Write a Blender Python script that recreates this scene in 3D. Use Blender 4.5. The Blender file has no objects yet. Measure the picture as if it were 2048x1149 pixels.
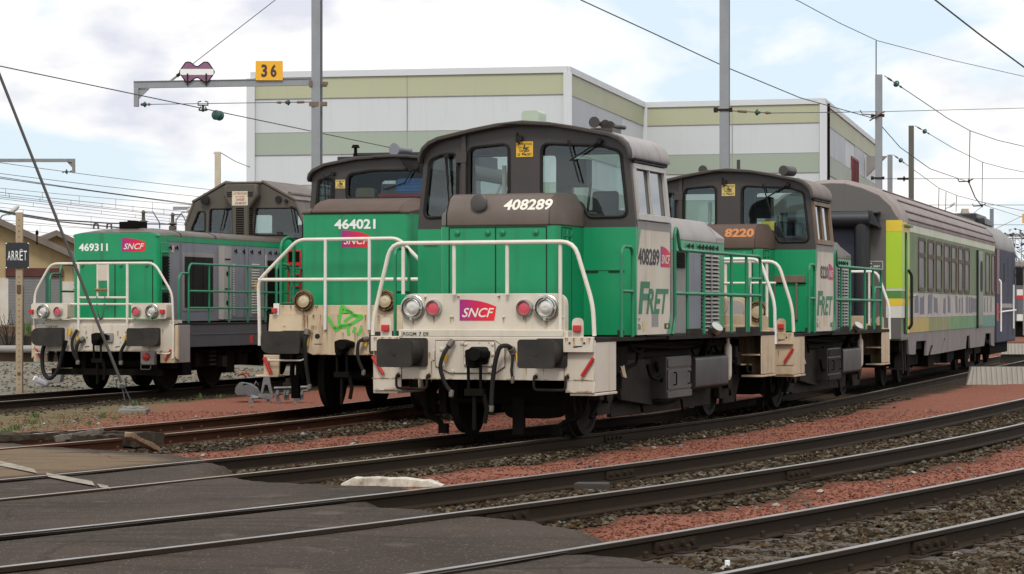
import bpy, bmesh, math, random
import numpy as np
from mathutils import Vector, Matrix
from mathutils.geometry import tessellate_polygon
random.seed(7); rng = np.random.default_rng(7)
SC = bpy.context.scene
COL = SC.collection
# ------------------------------------------------------------------ camera
EYE = 1.573; FPX = 4836.0; HOR = 615.0          # eye height above the rail head, focal length and horizon in pixels of a 2048 wide frame
cam_d = bpy.data.cameras.new('camera'); cam = bpy.data.objects.new('camera', cam_d); COL.objects.link(cam)
cam.location = (0, 0, EYE); cam.rotation_euler = (math.radians(90), 0, 0)
cam_d.sensor_width = 36; cam_d.lens = FPX/2048*36; cam_d.shift_y = (HOR-574.5)/2048
cam_d.clip_start = .5; cam_d.clip_end = 5000
SC.camera = cam
# ------------------------------------------------------------------ sky, sun, exposure
SUN = Vector((-.06, -.66, .80)).normalized()
w = bpy.data.worlds.new('World'); SC.world = w; w.use_nodes = True
nt = w.node_tree; nt.nodes.clear()
def wn(t, **k):
    n = nt.nodes.new(t)
    for a, b in k.items(): setattr(n, a, b)
    return n
sky = wn('ShaderNodeTexSky', sky_type='NISHITA', sun_disc=False)
sky.sun_elevation = math.asin(SUN.z); sky.sun_rotation = math.atan2(SUN.x, SUN.y)
tc = wn('ShaderNodeTexCoord')
mp = wn('ShaderNodeMapping'); mp.inputs['Scale'].default_value = (7, 7, 17); mp.inputs['Location'].default_value = (2.3, .4, 1.15)
n1 = wn('ShaderNodeTexNoise'); n1.inputs['Scale'].default_value = 1.0; n1.inputs['Detail'].default_value = 9; n1.inputs['Roughness'].default_value = .52; n1.inputs['Distortion'].default_value = .35
mp2 = wn('ShaderNodeMapping'); mp2.inputs['Scale'].default_value = (16, 16, 34); mp2.inputs['Location'].default_value = (5, 9, 3)
n2 = wn('ShaderNodeTexNoise'); n2.inputs['Scale'].default_value = 1.0; n2.inputs['Detail'].default_value = 7
r1 = wn('ShaderNodeValToRGB'); r1.color_ramp.elements[0].position = .40; r1.color_ramp.elements[1].position = .50
r1.color_ramp.elements[0].color = (0, 0, 0, 1); r1.color_ramp.elements[1].color = (1, 1, 1, 1)
r2 = wn('ShaderNodeValToRGB'); e = r2.color_ramp.elements
e[0].position = .34; e[0].color = (.70, .72, .80, 1); e[1].position = .50; e[1].color = (1, .985, .965, 1)
sc1 = wn('ShaderNodeMix', data_type='RGBA', blend_type='MULTIPLY'); sc1.inputs[0].default_value = 1
CLOUD = 9.2
sc1.inputs[7].default_value = (CLOUD, CLOUD, CLOUD, 1)
blue = wn('ShaderNodeMix', data_type='RGBA', blend_type='MIX'); blue.inputs[0].default_value = .82   # thin high cloud in front of the blue
blue.inputs[7].default_value = (6.6, 7.7, 8.6, 1)
mx = wn('ShaderNodeMix', data_type='RGBA')
bg = wn('ShaderNodeBackground'); bg.inputs['Strength'].default_value = .1
out = wn('ShaderNodeOutputWorld')
L = nt.links.new
L(tc.outputs['Generated'], mp.inputs[0]); L(tc.outputs['Generated'], mp2.inputs[0])
L(mp.outputs[0], n1.inputs[0]); L(mp2.outputs[0], n2.inputs[0])
L(n1.outputs[0], r1.inputs[0]); L(n2.outputs[0], r2.inputs[0]); L(r2.outputs[0], sc1.inputs[6])
# clouds brightened overhead and towards the sun, out of view, for more fill light
sep = wn('ShaderNodeVectorMath', operation='DOT_PRODUCT'); sep.inputs[1].default_value = tuple(SUN)
L(tc.outputs['Generated'], sep.inputs[0])
mr = wn('ShaderNodeMapRange'); mr.inputs[1].default_value = -.55; mr.inputs[2].default_value = 1; mr.inputs[3].default_value = 1.0; mr.inputs[4].default_value = 1.25
L(sep.outputs['Value'], mr.inputs[0])
L(sky.outputs[0], blue.inputs[6])
L(r1.outputs[0], mx.inputs[0]); L(blue.outputs[2], mx.inputs[6]); L(sc1.outputs[2], mx.inputs[7])
mul = wn('ShaderNodeVectorMath', operation='SCALE'); L(mx.outputs[2], mul.inputs[0]); L(mr.outputs[0], mul.inputs['Scale'])
L(mul.outputs[0], bg.inputs[0]); L(bg.outputs[0], out.inputs[0])
sun_d = bpy.data.lights.new('sun', 'SUN'); sun = bpy.data.objects.new('sun', sun_d); COL.objects.link(sun)
sun_d.energy = 1.5; sun_d.angle = math.radians(14); sun_d.color = (1, .95, .87)
sun.rotation_euler = SUN.to_track_quat('Z', 'Y').to_euler(); sun.location = (-20, -20, 40)
SC.view_settings.view_transform = 'Standard'; SC.view_settings.look = 'None'
SC.view_settings.exposure = .27; SC.view_settings.gamma = 1; SC.view_settings.use_curve_mapping = False
# ------------------------------------------------------------------ materials
def srgb(r, g, b):
    f = lambda c: (c/255/12.92 if c/255 <= .04045 else ((c/255+.055)/1.055)**2.4)
    return (f(r), f(g), f(b))
MATS = {}
def paint(name, c, rough=.45, dirt=.3, dirtc=(.07, .055, .04), streak=.25, metal=0., bump=.03, scale=1.6, spec=.5, fine=0.):
    """painted or weathered surface: base colour broken by blotchy dirt and vertical streaks (a real grime layer)"""
    if name in MATS: return MATS[name]
    m = bpy.data.materials.new(name); m.use_nodes = True; MATS[name] = m
    t = m.node_tree; N = t.nodes; Lk = t.links.new; p = N['Principled BSDF']
    co = N.new('ShaderNodeTexCoord')
    na = N.new('ShaderNodeTexNoise'); na.inputs['Scale'].default_value = scale; na.inputs['Detail'].default_value = 8; na.inputs['Roughness'].default_value = .62
    Lk(co.outputs['Object'], na.inputs[0])
    ma = N.new('ShaderNodeMapping'); ma.inputs['Scale'].default_value = (6.5, 6.5, .38); Lk(co.outputs['Object'], ma.inputs[0])
    nb = N.new('ShaderNodeTexNoise'); nb.inputs['Scale'].default_value = 1; nb.inputs['Detail'].default_value = 3; nb.inputs['Roughness'].default_value = .45; Lk(ma.outputs[0], nb.inputs[0])
    ra = N.new('ShaderNodeMapRange'); ra.inputs[1].default_value = .38; ra.inputs[2].default_value = .8; ra.inputs[4].default_value = dirt; Lk(na.outputs[0], ra.inputs[0])
    rb = N.new('ShaderNodeMapRange'); rb.inputs[1].default_value = .52; rb.inputs[2].default_value = .74; rb.inputs[4].default_value = streak; Lk(nb.outputs[0], rb.inputs[0])
    nd = N.new('ShaderNodeTexNoise'); nd.inputs['Scale'].default_value = .9; nd.inputs['Detail'].default_value = 3; Lk(co.outputs['Object'], nd.inputs[0])
    rd = N.new('ShaderNodeMapRange'); rd.inputs[1].default_value = .34; rd.inputs[2].default_value = .56; Lk(nd.outputs[0], rd.inputs[0])
    mu = N.new('ShaderNodeMath'); mu.operation = 'MULTIPLY'; Lk(rb.outputs[0], mu.inputs[0]); Lk(rd.outputs[0], mu.inputs[1])   # runs of dirt come in patches
    ad = N.new('ShaderNodeMath'); ad.operation = 'ADD'; ad.use_clamp = True; Lk(ra.outputs[0], ad.inputs[0]); Lk(mu.outputs[0], ad.inputs[1])
    mi = N.new('ShaderNodeMix'); mi.data_type = 'RGBA'; mi.inputs[6].default_value = (*c, 1); mi.inputs[7].default_value = (*dirtc, 1)
    Lk(ad.outputs[0], mi.inputs[0])
    last = mi.outputs[2]
    if fine:
        nf = N.new('ShaderNodeTexNoise'); nf.inputs['Scale'].default_value = 60; nf.inputs['Detail'].default_value = 3; Lk(co.outputs['Object'], nf.inputs[0])
        rf = N.new('ShaderNodeMapRange'); rf.inputs[3].default_value = 1-fine; rf.inputs[4].default_value = 1+fine; Lk(nf.outputs[0], rf.inputs[0])
        vm = N.new('ShaderNodeVectorMath'); vm.operation = 'SCALE'; Lk(last, vm.inputs[0]); Lk(rf.outputs[0], vm.inputs['Scale']); last = vm.outputs[0]
    Lk(last, p.inputs['Base Color'])
    rr_ = N.new('ShaderNodeMapRange'); rr_.inputs[3].default_value = rough*.8; rr_.inputs[4].default_value = min(1, rough*1.35+.05); Lk(na.outputs[0], rr_.inputs[0])
    Lk(rr_.outputs[0], p.inputs['Roughness'])
    p.inputs['Metallic'].default_value = metal; p.inputs['Specular IOR Level'].default_value = spec
    if bump:
        nc = N.new('ShaderNodeTexNoise'); nc.inputs['Scale'].default_value = 3.2; nc.inputs['Detail'].default_value = 4; Lk(co.outputs['Object'], nc.inputs[0])
        bp = N.new('ShaderNodeBump'); bp.inputs['Strength'].default_value = bump*4; bp.inputs['Distance'].default_value = .02
        Lk(nc.outputs[0], bp.inputs['Height']); Lk(bp.outputs[0], p.inputs['Normal'])
    return m
def glass(name, tint, refl=.12, rough=.02):
    if name in MATS: return MATS[name]
    m = bpy.data.materials.new(name); m.use_nodes = True; MATS[name] = m
    t = m.node_tree; N = t.nodes; N.clear(); Lk = t.links.new
    o = N.new('ShaderNodeOutputMaterial'); mi = N.new('ShaderNodeMixShader'); tr = N.new('ShaderNodeBsdfTransparent'); gl = N.new('ShaderNodeBsdfGlossy')
    tr.inputs[0].default_value = (*tint, 1); gl.inputs['Roughness'].default_value = rough; gl.inputs[0].default_value = (.9, .95, 1, 1)
    fr = N.new('ShaderNodeFresnel'); fr.inputs[0].default_value = 1.32
    ad = N.new('ShaderNodeMath'); ad.operation = 'ADD'; ad.inputs[1].default_value = refl; ad.use_clamp = True
    Lk(fr.outputs[0], ad.inputs[0]); Lk(ad.outputs[0], mi.inputs[0]); Lk(tr.outputs[0], mi.inputs[1]); Lk(gl.outputs[0], mi.inputs[2]); Lk(mi.outputs[0], o.inputs[0])
    return m
def attr_mat(name, rough=.5, dirt=.15):
    if name in MATS: return MATS[name]
    m = paint(name, (1, 1, 1), rough, dirt, streak=.08, bump=0)
    N = m.node_tree.nodes; a = N.new('ShaderNodeAttribute'); a.attribute_name = 'paint'
    mi = [n for n in N if n.bl_idname == 'ShaderNodeMix'][0]
    m.node_tree.links.new(a.outputs['Color'], mi.inputs[6])
    return m
GREEN = paint('green_paint', (.003, .262, .100), .30, .30, (.018, .125, .062), .55, bump=.05)
GREENR = paint('green_rail_paint', (.008, .19, .085), .4, .2, (.05, .06, .04), .1, bump=0)
CREAM = paint('cream_paint', (.585, .525, .435), .55, .30, (.25, .16, .085), .5)
CREAMD = paint('stained_cream_paint', (.54, .43, .29), .65, .6, (.19, .09, .035), .8)
RUSTCREAM = paint('rusty_cream_paint', (.60, .48, .32), .65, .5, (.17, .065, .022), .9)
WHITEP = paint('white_paint', (.70, .69, .65), .5, .2, (.25, .18, .1), .2, bump=0)
RAILW = paint('handrail_cream_paint', (.68, .63, .54), .45, .25, (.22, .12, .06), .05, bump=0, scale=5)
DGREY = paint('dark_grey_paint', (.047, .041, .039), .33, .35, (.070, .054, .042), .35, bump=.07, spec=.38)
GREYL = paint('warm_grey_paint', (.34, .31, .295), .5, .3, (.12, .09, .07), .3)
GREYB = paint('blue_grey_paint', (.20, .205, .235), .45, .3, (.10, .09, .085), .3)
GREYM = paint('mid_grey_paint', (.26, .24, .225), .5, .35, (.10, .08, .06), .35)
BROWN = paint('rusty_roof_paint', (.085, .052, .036), .6, .5, (.05, .025, .014), .2)
BROWNG = paint('brown_grey_roof_paint', (.115, .088, .072), .45, .55, (.06, .035, .02), .15)
OLIVE = paint('olive_brown_paint', (.075, .065, .049), .55, .35, (.06, .045, .03), .4)
BLACKR = paint('black_rubber', (.014, .013, .012), .6, .2, (.05, .042, .034), .1, bump=0, spec=.2)
BLACKF = paint('black_bellows', (.012, .013, .016), .35, .2, (.04, .035, .03), .1)
BUFF = paint('greased_buffer_steel', (.026, .024, .022), .65, .6, (.070, .058, .045), .3, bump=.08, scale=4, spec=.2)
UNDER = paint('grimy_underframe', (.006, .0053, .0046), .9, .5, (.022, .016, .011), .3, bump=.08, spec=.06)
UNDERL = paint('grimy_frame_plate', (.028, .023, .019), .8, .5, (.010, .008, .006), .45, bump=.06, spec=.12)
TANK = paint('grey_tank_steel', (.044, .039, .035), .42, .5, (.020, .015, .011), .6, metal=.1, spec=.35)
WHEEL = paint('wheel_steel', (.022, .019, .016), .7, .5, (.012, .009, .006), .1, spec=.12)
CHROME = paint('lamp_rim_steel', (.55, .54, .5), .25, .3, (.15, .12, .09), 0, metal=.9, bump=0)
BRASS = paint('weathered_brass', (.20, .125, .055), .5, .5, (.06, .03, .015), 0, metal=.4, bump=.05, scale=9)
REFL = paint('lamp_reflector', (.66, .64, .58), .28, .25, (.3, .25, .18), streak=0, metal=.75, bump=.12, scale=7)
REDL = paint('red_lens', (.55, .02, .03), .2, .05, streak=0, bump=0)
REDLP = paint('faded_red_lens', (.55, .075, .10), .25, .05, streak=0, bump=0)
RED = paint('red_paint', (.48, .022, .018), .45, .2, (.1, .02, .01), .05, bump=0)
YELLOW = paint('yellow_sign_paint', (.72, .42, .025), .5, .15, (.3, .16, .03), .08, bump=0)
YELLOWF = paint('faded_yellow_paint', (.62, .48, .14), .55, .25, (.3, .2, .1), .1, bump=0)
BLACKP = paint('black_lettering', (.02, .019, .018), .5, .1, streak=0, bump=0)
CREAMP = paint('cream_lettering', (.72, .68, .58), .5, .15, (.3, .22, .15), .1, bump=0)
WHITEL = paint('white_lettering', (.78, .78, .74), .5, .12, (.35, .4, .35), .08, bump=0)
ORANGEP = paint('orange_lettering', (.52, .17, .035), .55, .3, (.15, .07, .03), .2, bump=0)
FRETG = paint('dark_green_lettering', (.015, .17, .075), .5, .2, (.1, .12, .08), .1, bump=0)
GAP = paint('panel_gap', (.006, .010, .008), .8, 0, streak=0, bump=0)
LOGO = attr_mat('logo_paint')
CABIN = paint('cab_lining', (.46, .42, .30), .6, .3, (.1, .09, .06), .1, bump=0)
CABDK = paint('cab_fittings', (.03, .032, .034), .5, .2, streak=0, bump=0)
GLASS = glass('cab_glass', (.84, .90, .89), .02)
GLASSD = glass('dusty_cab_glass', (.74, .78, .78), .0)
GLASSM = glass('side_glass', (.10, .10, .11), .20)
GALV = paint('galvanised_steel', (.27, .28, .29), .45, .3, (.15, .15, .15), .3, metal=.35, bump=.02)
CONC = paint('weathered_concrete', (.34, .32, .28), .85, .4, (.16, .14, .1), .25, bump=.08, fine=.12)
WIRE = paint('wire_metal', (.05, .05, .05), .5, .1, streak=0, bump=0)
INSG = paint('glass_insulator', (.025, .075, .062), .15, .1, streak=0, bump=0)
# ------------------------------------------------------------------ mesh builder
def rr(poly, r, n=5):
    """round the corners of a 2D polygon; r is one radius or one per corner"""
    out = []; k = len(poly)
    for i, p in enumerate(poly):
        ri = r[i] if isinstance(r, (list, tuple)) else r
        a = Vector(poly[i-1]); b = Vector(p); c = Vector(poly[(i+1) % k])
        u = (a-b); v = (c-b); lu, lv = u.length, v.length
        if ri <= 0 or lu < 1e-6 or lv < 1e-6: out.append(tuple(b)); continue
        u /= lu; v /= lv; ang = math.acos(max(-1, min(1, u.dot(v))))
        d = min(ri/math.tan(ang/2) if ang > .05 else 0, lu*.49, lv*.49)
        p0, p1 = b+u*d, b+v*d
        for j in range(n+1):
            t = j/n; out.append(tuple((1-t)**2*p0+2*t*(1-t)*b+t*t*p1))
    return out
def rect(x0, x1, z0, z1): return [(x0, z0), (x1, z0), (x1, z1), (x0, z1)]
def circ(cx, cz, r, n=16): return [(cx+r*math.cos(2*math.pi*i/n), cz+r*math.sin(2*math.pi*i/n)) for i in range(n)]
def smooth_path(pts, r=.08, n=4):
    """round the bends of an open 3D path"""
    P = [Vector(p) for p in pts]; out = [P[0]]
    for i in range(1, len(P)-1):
        a, b, c = P[i-1], P[i], P[i+1]; u = a-b; v = c-b
        d = min(r, u.length*.48, v.length*.48); p0 = b+u.normalized()*d; p1 = b+v.normalized()*d
        for j in range(n+1):
            t = j/n; out.append((1-t)**2*p0+2*t*(1-t)*b+t*t*p1)
    out.append(P[-1]); return out
class MB:
    def __init__(s): s.v = []; s.f = []; s.m = []; s.c = {}; s.k = []
    def cut(s): s.k.append((len(s.v), len(s.f))); return s   # what follows becomes a part of its own
    def add(s, vs, fs, mat=0):
        o = len(s.v); s.v += [tuple(p) for p in vs]
        for f in fs: s.f.append([i+o for i in f]); s.m.append(mat)
        return s
    def box(s, x0, x1, y0, y1, z0, z1, mat=0):
        vs = [(x, y, z) for z in (z0, z1) for y in (y0, y1) for x in (x0, x1)]
        return s.add(vs, [(0, 2, 3, 1), (4, 5, 7, 6), (0, 1, 5, 4), (1, 3, 7, 5), (3, 2, 6, 7), (2, 0, 4, 6)], mat)
    def prism(s, poly, axis, a, b, mat=0):
        """2D polygon extruded along an axis: x -> (y,z), y -> (x,z), z -> (x,y)"""
        f = {'x': lambda p, t: (t, p[0], p[1]), 'y': lambda p, t: (p[0], t, p[1]), 'z': lambda p, t: (p[0], p[1], t)}[axis]
        n = len(poly); tri = tessellate_polygon([[Vector((p[0], p[1], 0)) for p in poly]])
        vs = [f(p, a) for p in poly]+[f(p, b) for p in poly]
        fs = [t for t in tri]+[(t[2]+n, t[1]+n, t[0]+n) for t in tri]+[(i, (i+1) % n, (i+1) % n+n, i+n) for i in range(n)]
        return s.add(vs, fs, mat)
    def plate(s, outer, holes, fn, mat=0):
        """plate with holes; fn(u, v, k) gives the front (k=0) and back (k=1) point"""
        loops = [outer]+list(holes); flat = [p for l in loops for p in l]; n = len(flat)
        tri = tessellate_polygon([[Vector((p[0], p[1], 0)) for p in l] for l in loops])
        vs = [fn(p[0], p[1], 0) for p in flat]+[fn(p[0], p[1], 1) for p in flat]
        fs = [t for t in tri]+[(t[2]+n, t[1]+n, t[0]+n) for t in tri]; o = 0
        for l in loops:
            k = len(l); fs += [(o+i, o+(i+1) % k, o+(i+1) % k+n, o+i+n) for i in range(k)]; o += k
        return s.add(vs, fs, mat)
    def tube(s, pts, r, n=8, mat=0, closed=False, cap=True):
        P = [Vector(p) for p in pts]; k = len(P); rings = []
        up = None
        for i in range(k):
            a = P[i-1] if (i > 0 or closed) else P[i]; c = P[(i+1) % k] if (i < k-1 or closed) else P[i]
            d = (c-a).normalized()
            if up is None:
                up = Vector((0, 0, 1)) if abs(d.z) < .9 else Vector((1, 0, 0))
            x = d.cross(up)
            if x.length < 1e-4: x = d.orthogonal()
            x.normalize(); y = x.cross(d); up = y
            q = r[i] if isinstance(r, (list, tuple)) else r
            rings.append([P[i]+(x*math.cos(2*math.pi*j/n)+y*math.sin(2*math.pi*j/n))*q for j in range(n)])
        vs = [p for g in rings for p in g]; fs = []
        for i in range(k if closed else k-1):
            for j in range(n):
                a = i*n+j; b = i*n+(j+1) % n; i2 = (i+1) % k; fs.append((a, b, i2*n+(j+1) % n, i2*n+j))
        if cap and not closed: fs += [tuple(range(n))[::-1], tuple((k-1)*n+j for j in range(n))]
        return s.add(vs, fs, mat)
    def lathe(s, prof, c, d, n=20, mat=0):
        """profile of (radius, distance along d) turned about the axis d through c"""
        d = Vector(d).normalized(); x = d.orthogonal().normalized(); y = d.cross(x); c = Vector(c); vs = []; fs = []
        for (r, h) in prof:
            for j in range(n): vs.append(c+d*h+(x*math.cos(2*math.pi*j/n)+y*math.sin(2*math.pi*j/n))*r)
        for i in range(len(prof)-1):
            for j in range(n): fs.append((i*n+j, i*n+(j+1) % n, (i+1)*n+(j+1) % n, (i+1)*n+j))
        fs += [tuple(range(n))[::-1], tuple((len(prof)-1)*n+j for j in range(n))]
        return s.add(vs, fs, mat)
    def sweep(s, sect, ax, a, b, mat=0, ends=True):
        """open section line of (u, v) points swept along y from a to b, as a strip with both faces"""
        n = len(sect); vs = [(p[0], a, p[1]) for p in sect]+[(p[0], b, p[1]) for p in sect]
        return s.add(vs, [(i, i+1, i+1+n, i+n) for i in range(n-1)], mat)
    def shell(s, sect, y0, y1, th, mat=0):
        """roof-like shell: section line thickened downwards by th"""
        low = [(p[0]*(1-th*.3), p[1]-th) for p in sect]
        return s.prism(list(sect)+low[::-1], 'y', y0, y1, mat)
    def build(s, name, mats, parent=None, bev=0, smooth=38, loc=None):
        if s.k:
            first = None; ends = s.k+[(len(s.v), len(s.f))]; v0 = f0 = 0
            for v1, f1 in ends:
                if f1 > f0:
                    q = MB(); q.v = s.v[v0:v1]; q.f = [[i-v0 for i in f] for f in s.f[f0:f1]]; q.m = s.m[f0:f1]; o = q.build(name, mats, parent, bev, smooth, loc); first = first or o
                v0, f0 = v1, f1
            return first
        me = bpy.data.meshes.new(name); me.from_pydata(s.v, [], s.f)
        for m in (mats if isinstance(mats, (list, tuple)) else [mats]): me.materials.append(m)
        me.polygons.foreach_set('material_index', s.m)
        bm = bmesh.new(); bm.from_mesh(me); bmesh.ops.recalc_face_normals(bm, faces=bm.faces); bm.to_mesh(me); bm.free()
        if s.c:
            at = me.color_attributes.new('paint', 'FLOAT_COLOR', 'POINT')
            for i, c in s.c.items(): at.data[i].color = (*c, 1)
        if smooth:
            me.polygons.foreach_set('use_smooth', [True]*len(me.polygons)); me.set_sharp_from_angle(angle=math.radians(smooth))
        o = bpy.data.objects.new(name, me); COL.objects.link(o)
        if parent: o.parent = parent
        if loc: o.location = loc
        if bev:
            b = o.modifiers.new('bevel', 'BEVEL'); b.width = bev; b.segments = 2; b.limit_method = 'ANGLE'; b.angle_limit = math.radians(40)
        return o
def tag(o, label, cat=None, group=None, kind=None):
    if label: o['label'] = label
    if cat: o['category'] = cat
    if group: o['group'] = group
    if kind: o['kind'] = kind
    return o
def thing(name, label, cat, loc=(0, 0, 0), rz=0, group=None):
    o = bpy.data.objects.new(name, None); COL.objects.link(o); o.empty_display_size = .2
    o.location = loc; o.rotation_euler = (0, 0, rz); return tag(o, label, cat, group)
def at(u, v, Y):
    """world point at distance Y that shows at pixel (u, v) of the 2048 wide photograph"""
    return Vector(((u-1024)*Y/FPX, Y, EYE-(v-HOR)*Y/FPX))
def beyond(p, q, k):
    """the point k lengths past q on the line from p to q"""
    p, q = Vector(p), Vector(q); return q+(q-p)*k
def gnd(u, v, z=0.):
    Y = FPX*(EYE-z)/(v-HOR); return Vector(((u-1024)*Y/FPX, Y, z))
# ------------------------------------------------------------------ lettering
_TC = {}
def text_geo(s, bold=.0):
    k = (s, bold)
    if k not in _TC:
        cu = bpy.data.curves.new('lettering', 'FONT'); cu.body = s; cu.resolution_u = 3; cu.offset = bold; cu.fill_mode = 'FRONT'
        ob = bpy.data.objects.new('lettering', cu); me = bpy.data.meshes.new_from_object(ob)
        V = [tuple(v.co[:2]) for v in me.vertices]; Fc = [tuple(p.vertices) for p in me.polygons]
        xs = [p[0] for p in V]; ys = [p[1] for p in V]
        _TC[k] = (V, Fc, min(xs), max(xs), min(ys), max(ys))
        bpy.data.objects.remove(ob); bpy.data.curves.remove(cu); bpy.data.meshes.remove(me)
    return _TC[k]
def letter(mb, s, O, U, Vv, mat=0, bold=.02, shear=0):
    """lettering that fills the parallelogram O, O+U, O+V"""
    V, Fc, x0, x1, y0, y1 = text_geo(s, bold); O = Vector(O); U = Vector(U); Vv = Vector(Vv)
    vs = []
    for x, y in V:
        a = (x-x0)/(x1-x0); b = (y-y0)/(y1-y0); vs.append(O+U*(a+shear*b)+Vv*b)
    return mb.add(vs, Fc, mat)
LA, LB, LCc = srgb(150, 25, 120), srgb(200, 10, 70), srgb(222, 30, 30)
def logo(parent, O, U, V, off, textmat=None):
    """railway emblem: rectangle with a curved top and slanted right end, purple turning to red, letters on it"""
    O = Vector(O); U = Vector(U); V = Vector(V); off = Vector(off); mb = MB(); n = 14; vs = []
    for i in range(n+1):
        t = i/n; top = 1-.34*t**2.3; xb = min(t, .93) if i == n else t*.93+.0
        vs += [O+U*(t*.92), O+U*(t*(.92+.08*(top if True else 1)))+V*top]
    mb.add(vs, [(2*i, 2*i+2, 2*i+3, 2*i+1) for i in range(n)])
    for i in range(n+1):
        t = i/n; c = [LA[k]+(LB[k]-LA[k])*min(1, t*2) if t < .5 else LB[k]+(LCc[k]-LB[k])*(t-.5)*2 for k in range(3)]
        mb.c[2*i] = c; mb.c[2*i+1] = c
    o = mb.build('emblem', LOGO, parent, smooth=0)
    t = MB(); letter(t, 'SNCF', O+U*.06+V*.16+off, U*.78, V*.44, 0, .012, .10); t.build('emblem_lettering', CREAMP if textmat is None else textmat, o, smooth=0)
    return o
# ------------------------------------------------------------------ shared vehicle pieces (local frame: x to the right, y backwards along the vehicle, z up from the rail head)
def root_at(name, label, cat, x, y, yaw, z=0): return thing(name, label, cat, (x, y, z), -yaw)
def wheelset(root, y, r=.5, hw=.72, mat=None, sub='wheelset'):
    b = MB()
    for s in (-1, 1):
        b.lathe([(r*.93, 0), (r+.03, .012), (r+.03, .03), (r, .04), (r-.008, .13), (r-.07, .135), (r-.09, .10), (.12, .08), (.12, .16), (0.02, .16)], (s*(hw-.05), y, r), (s, 0, 0), 28)
    b.tube([(-hw, y, r), (hw, y, r)], .08, 10)
    return b.build(sub, mat or WHEEL, root)
def louvre_panel(root, plane, a0, a1, z0, z1, n, mat, back=GAP, name='louvre_grille', bars=0):
    """horizontal slats in front of a dark recess; plane(a, z, out) -> point"""
    b = MB()
    def q(a, c, zz0, zz1, o0, o1, m):
        vs = [plane(a, zz0, o0), plane(c, zz0, o0), plane(c, zz1, o1), plane(a, zz1, o1)]
        b.add(vs, [(0, 1, 2, 3)], m)
    q(a0, a1, z0, z1, .004, .004, 1)
    h = (z1-z0)/n
    for i in range(n): q(a0, a1, z0+i*h+h*.05, z0+i*h+h*.62, .035, .008, 0)
    for i in range(bars):
        a = a0+(a1-a0)*(i+1)/(bars+1); q(a-.03, a+.03, z0, z1, .04, .04, 0)
    return b.build(name, [mat, back], root, smooth=0)
def buffer(root, cx, cz, y0, y1, head, mat=BUFF, shaft=.105, flange=True, th=.05):
    """one side buffer: head plate, shaft, base flange"""
    b = MB(); b.prism([(cx+p[0], cz+p[1]) for p in head], 'y', y0, y0+th)
    b.lathe([(.17, 0), (shaft, .07), (shaft, .25*(y1-y0)), (shaft+.03, .27*(y1-y0)), (shaft+.045, y1-y0-th)], (cx, y0+th, cz), (0, 1, 0), 18)
    if flange: b.prism(rr(rect(cx-.19, cx+.19, cz-.17, cz+.17), .04), 'y', y1-.035, y1)
    b.lathe([(.03, -.006), (.03, 0.02)], (cx, y0, cz), (0, 1, 0), 10)
    return b.build('buffer', mat, root, bev=.008)
def round_lamp(root, c, r, d=(0, -1, 0), rim=CHROME, lens=REFL, deep=.05, name='headlight', clips=True):
    b = MB(); c = Vector(c); d = Vector(d); ki = .76 if not clips else .68
    b.lathe([(r*1.0, 0), (r*1.02, deep*.5), (r*.97, deep), (r*.90, deep*1.02), (r*.87, deep*.5), (r*.86, deep*.3)], c, d, 26)
    b.lathe([(r*(ki+.10), deep*.3), (r*(ki+.09), deep*.95), (r*(ki+.03), deep*1.05), (r*ki, deep*.9), (r*ki, deep*.3)], c, d, 26)
    if clips:
        for k in range(4):
            a = k*math.pi/2+.0; p = c+Vector((math.cos(a)*r*.93, 0, math.sin(a)*r*.93)); b.box(p.x-.014, p.x+.014, p.y-deep*1.25, p.y-deep*.2, p.z-.014, p.z+.014)
        b.tube([c+Vector((math.cos(i*math.pi/10)*r*1.06, -deep*.35, math.sin(i*math.pi/10)*r*1.06)) for i in range(20)], .009, 6, closed=True)
    o = b.build(name, rim, root)
    g = MB(); g.lathe([(.004, deep*.74), (r*.2, deep*.78), (r*.45, deep*.72), (r*ki, deep*.58), (r*ki, deep*.3)], c, d, 24)
    g.build('lens', lens, o)
    return o
def hose(root, pts, r=.026, mat=BLACKR, name='brake_hose', end=True):
    b = MB(); b.tube(smooth_path(pts, .12, 5), r, 8); P = [Vector(p) for p in pts]
    o = b.build(name, mat, root)
    if end:
        e = MB(); e.lathe([(r*1.1, -.03), (r*1.3, 0), (r*1.1, .05), (r*.6, .06)], P[-1], (0, -.2, -1), 10); e.cut(); e.lathe([(r*1.5, -.04), (r*1.5, .05)], P[0], (P[1]-P[0]), 10)
        e.build('hose_coupling', paint('hose_fitting', (.11, .095, .075), .5, .4, bump=0), o)
    return o
def pipe(root, pts, r, mat, name='handrail', bend=.09):
    b = MB()
    for p in (pts if isinstance(pts[0][0], (list, tuple, Vector)) else [pts]):
        if name in ('handrail_post', 'air_pipe'): b.cut()
        b.tube(smooth_path(p, bend), r, 8)
    return b.build(name, mat, root)
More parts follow.
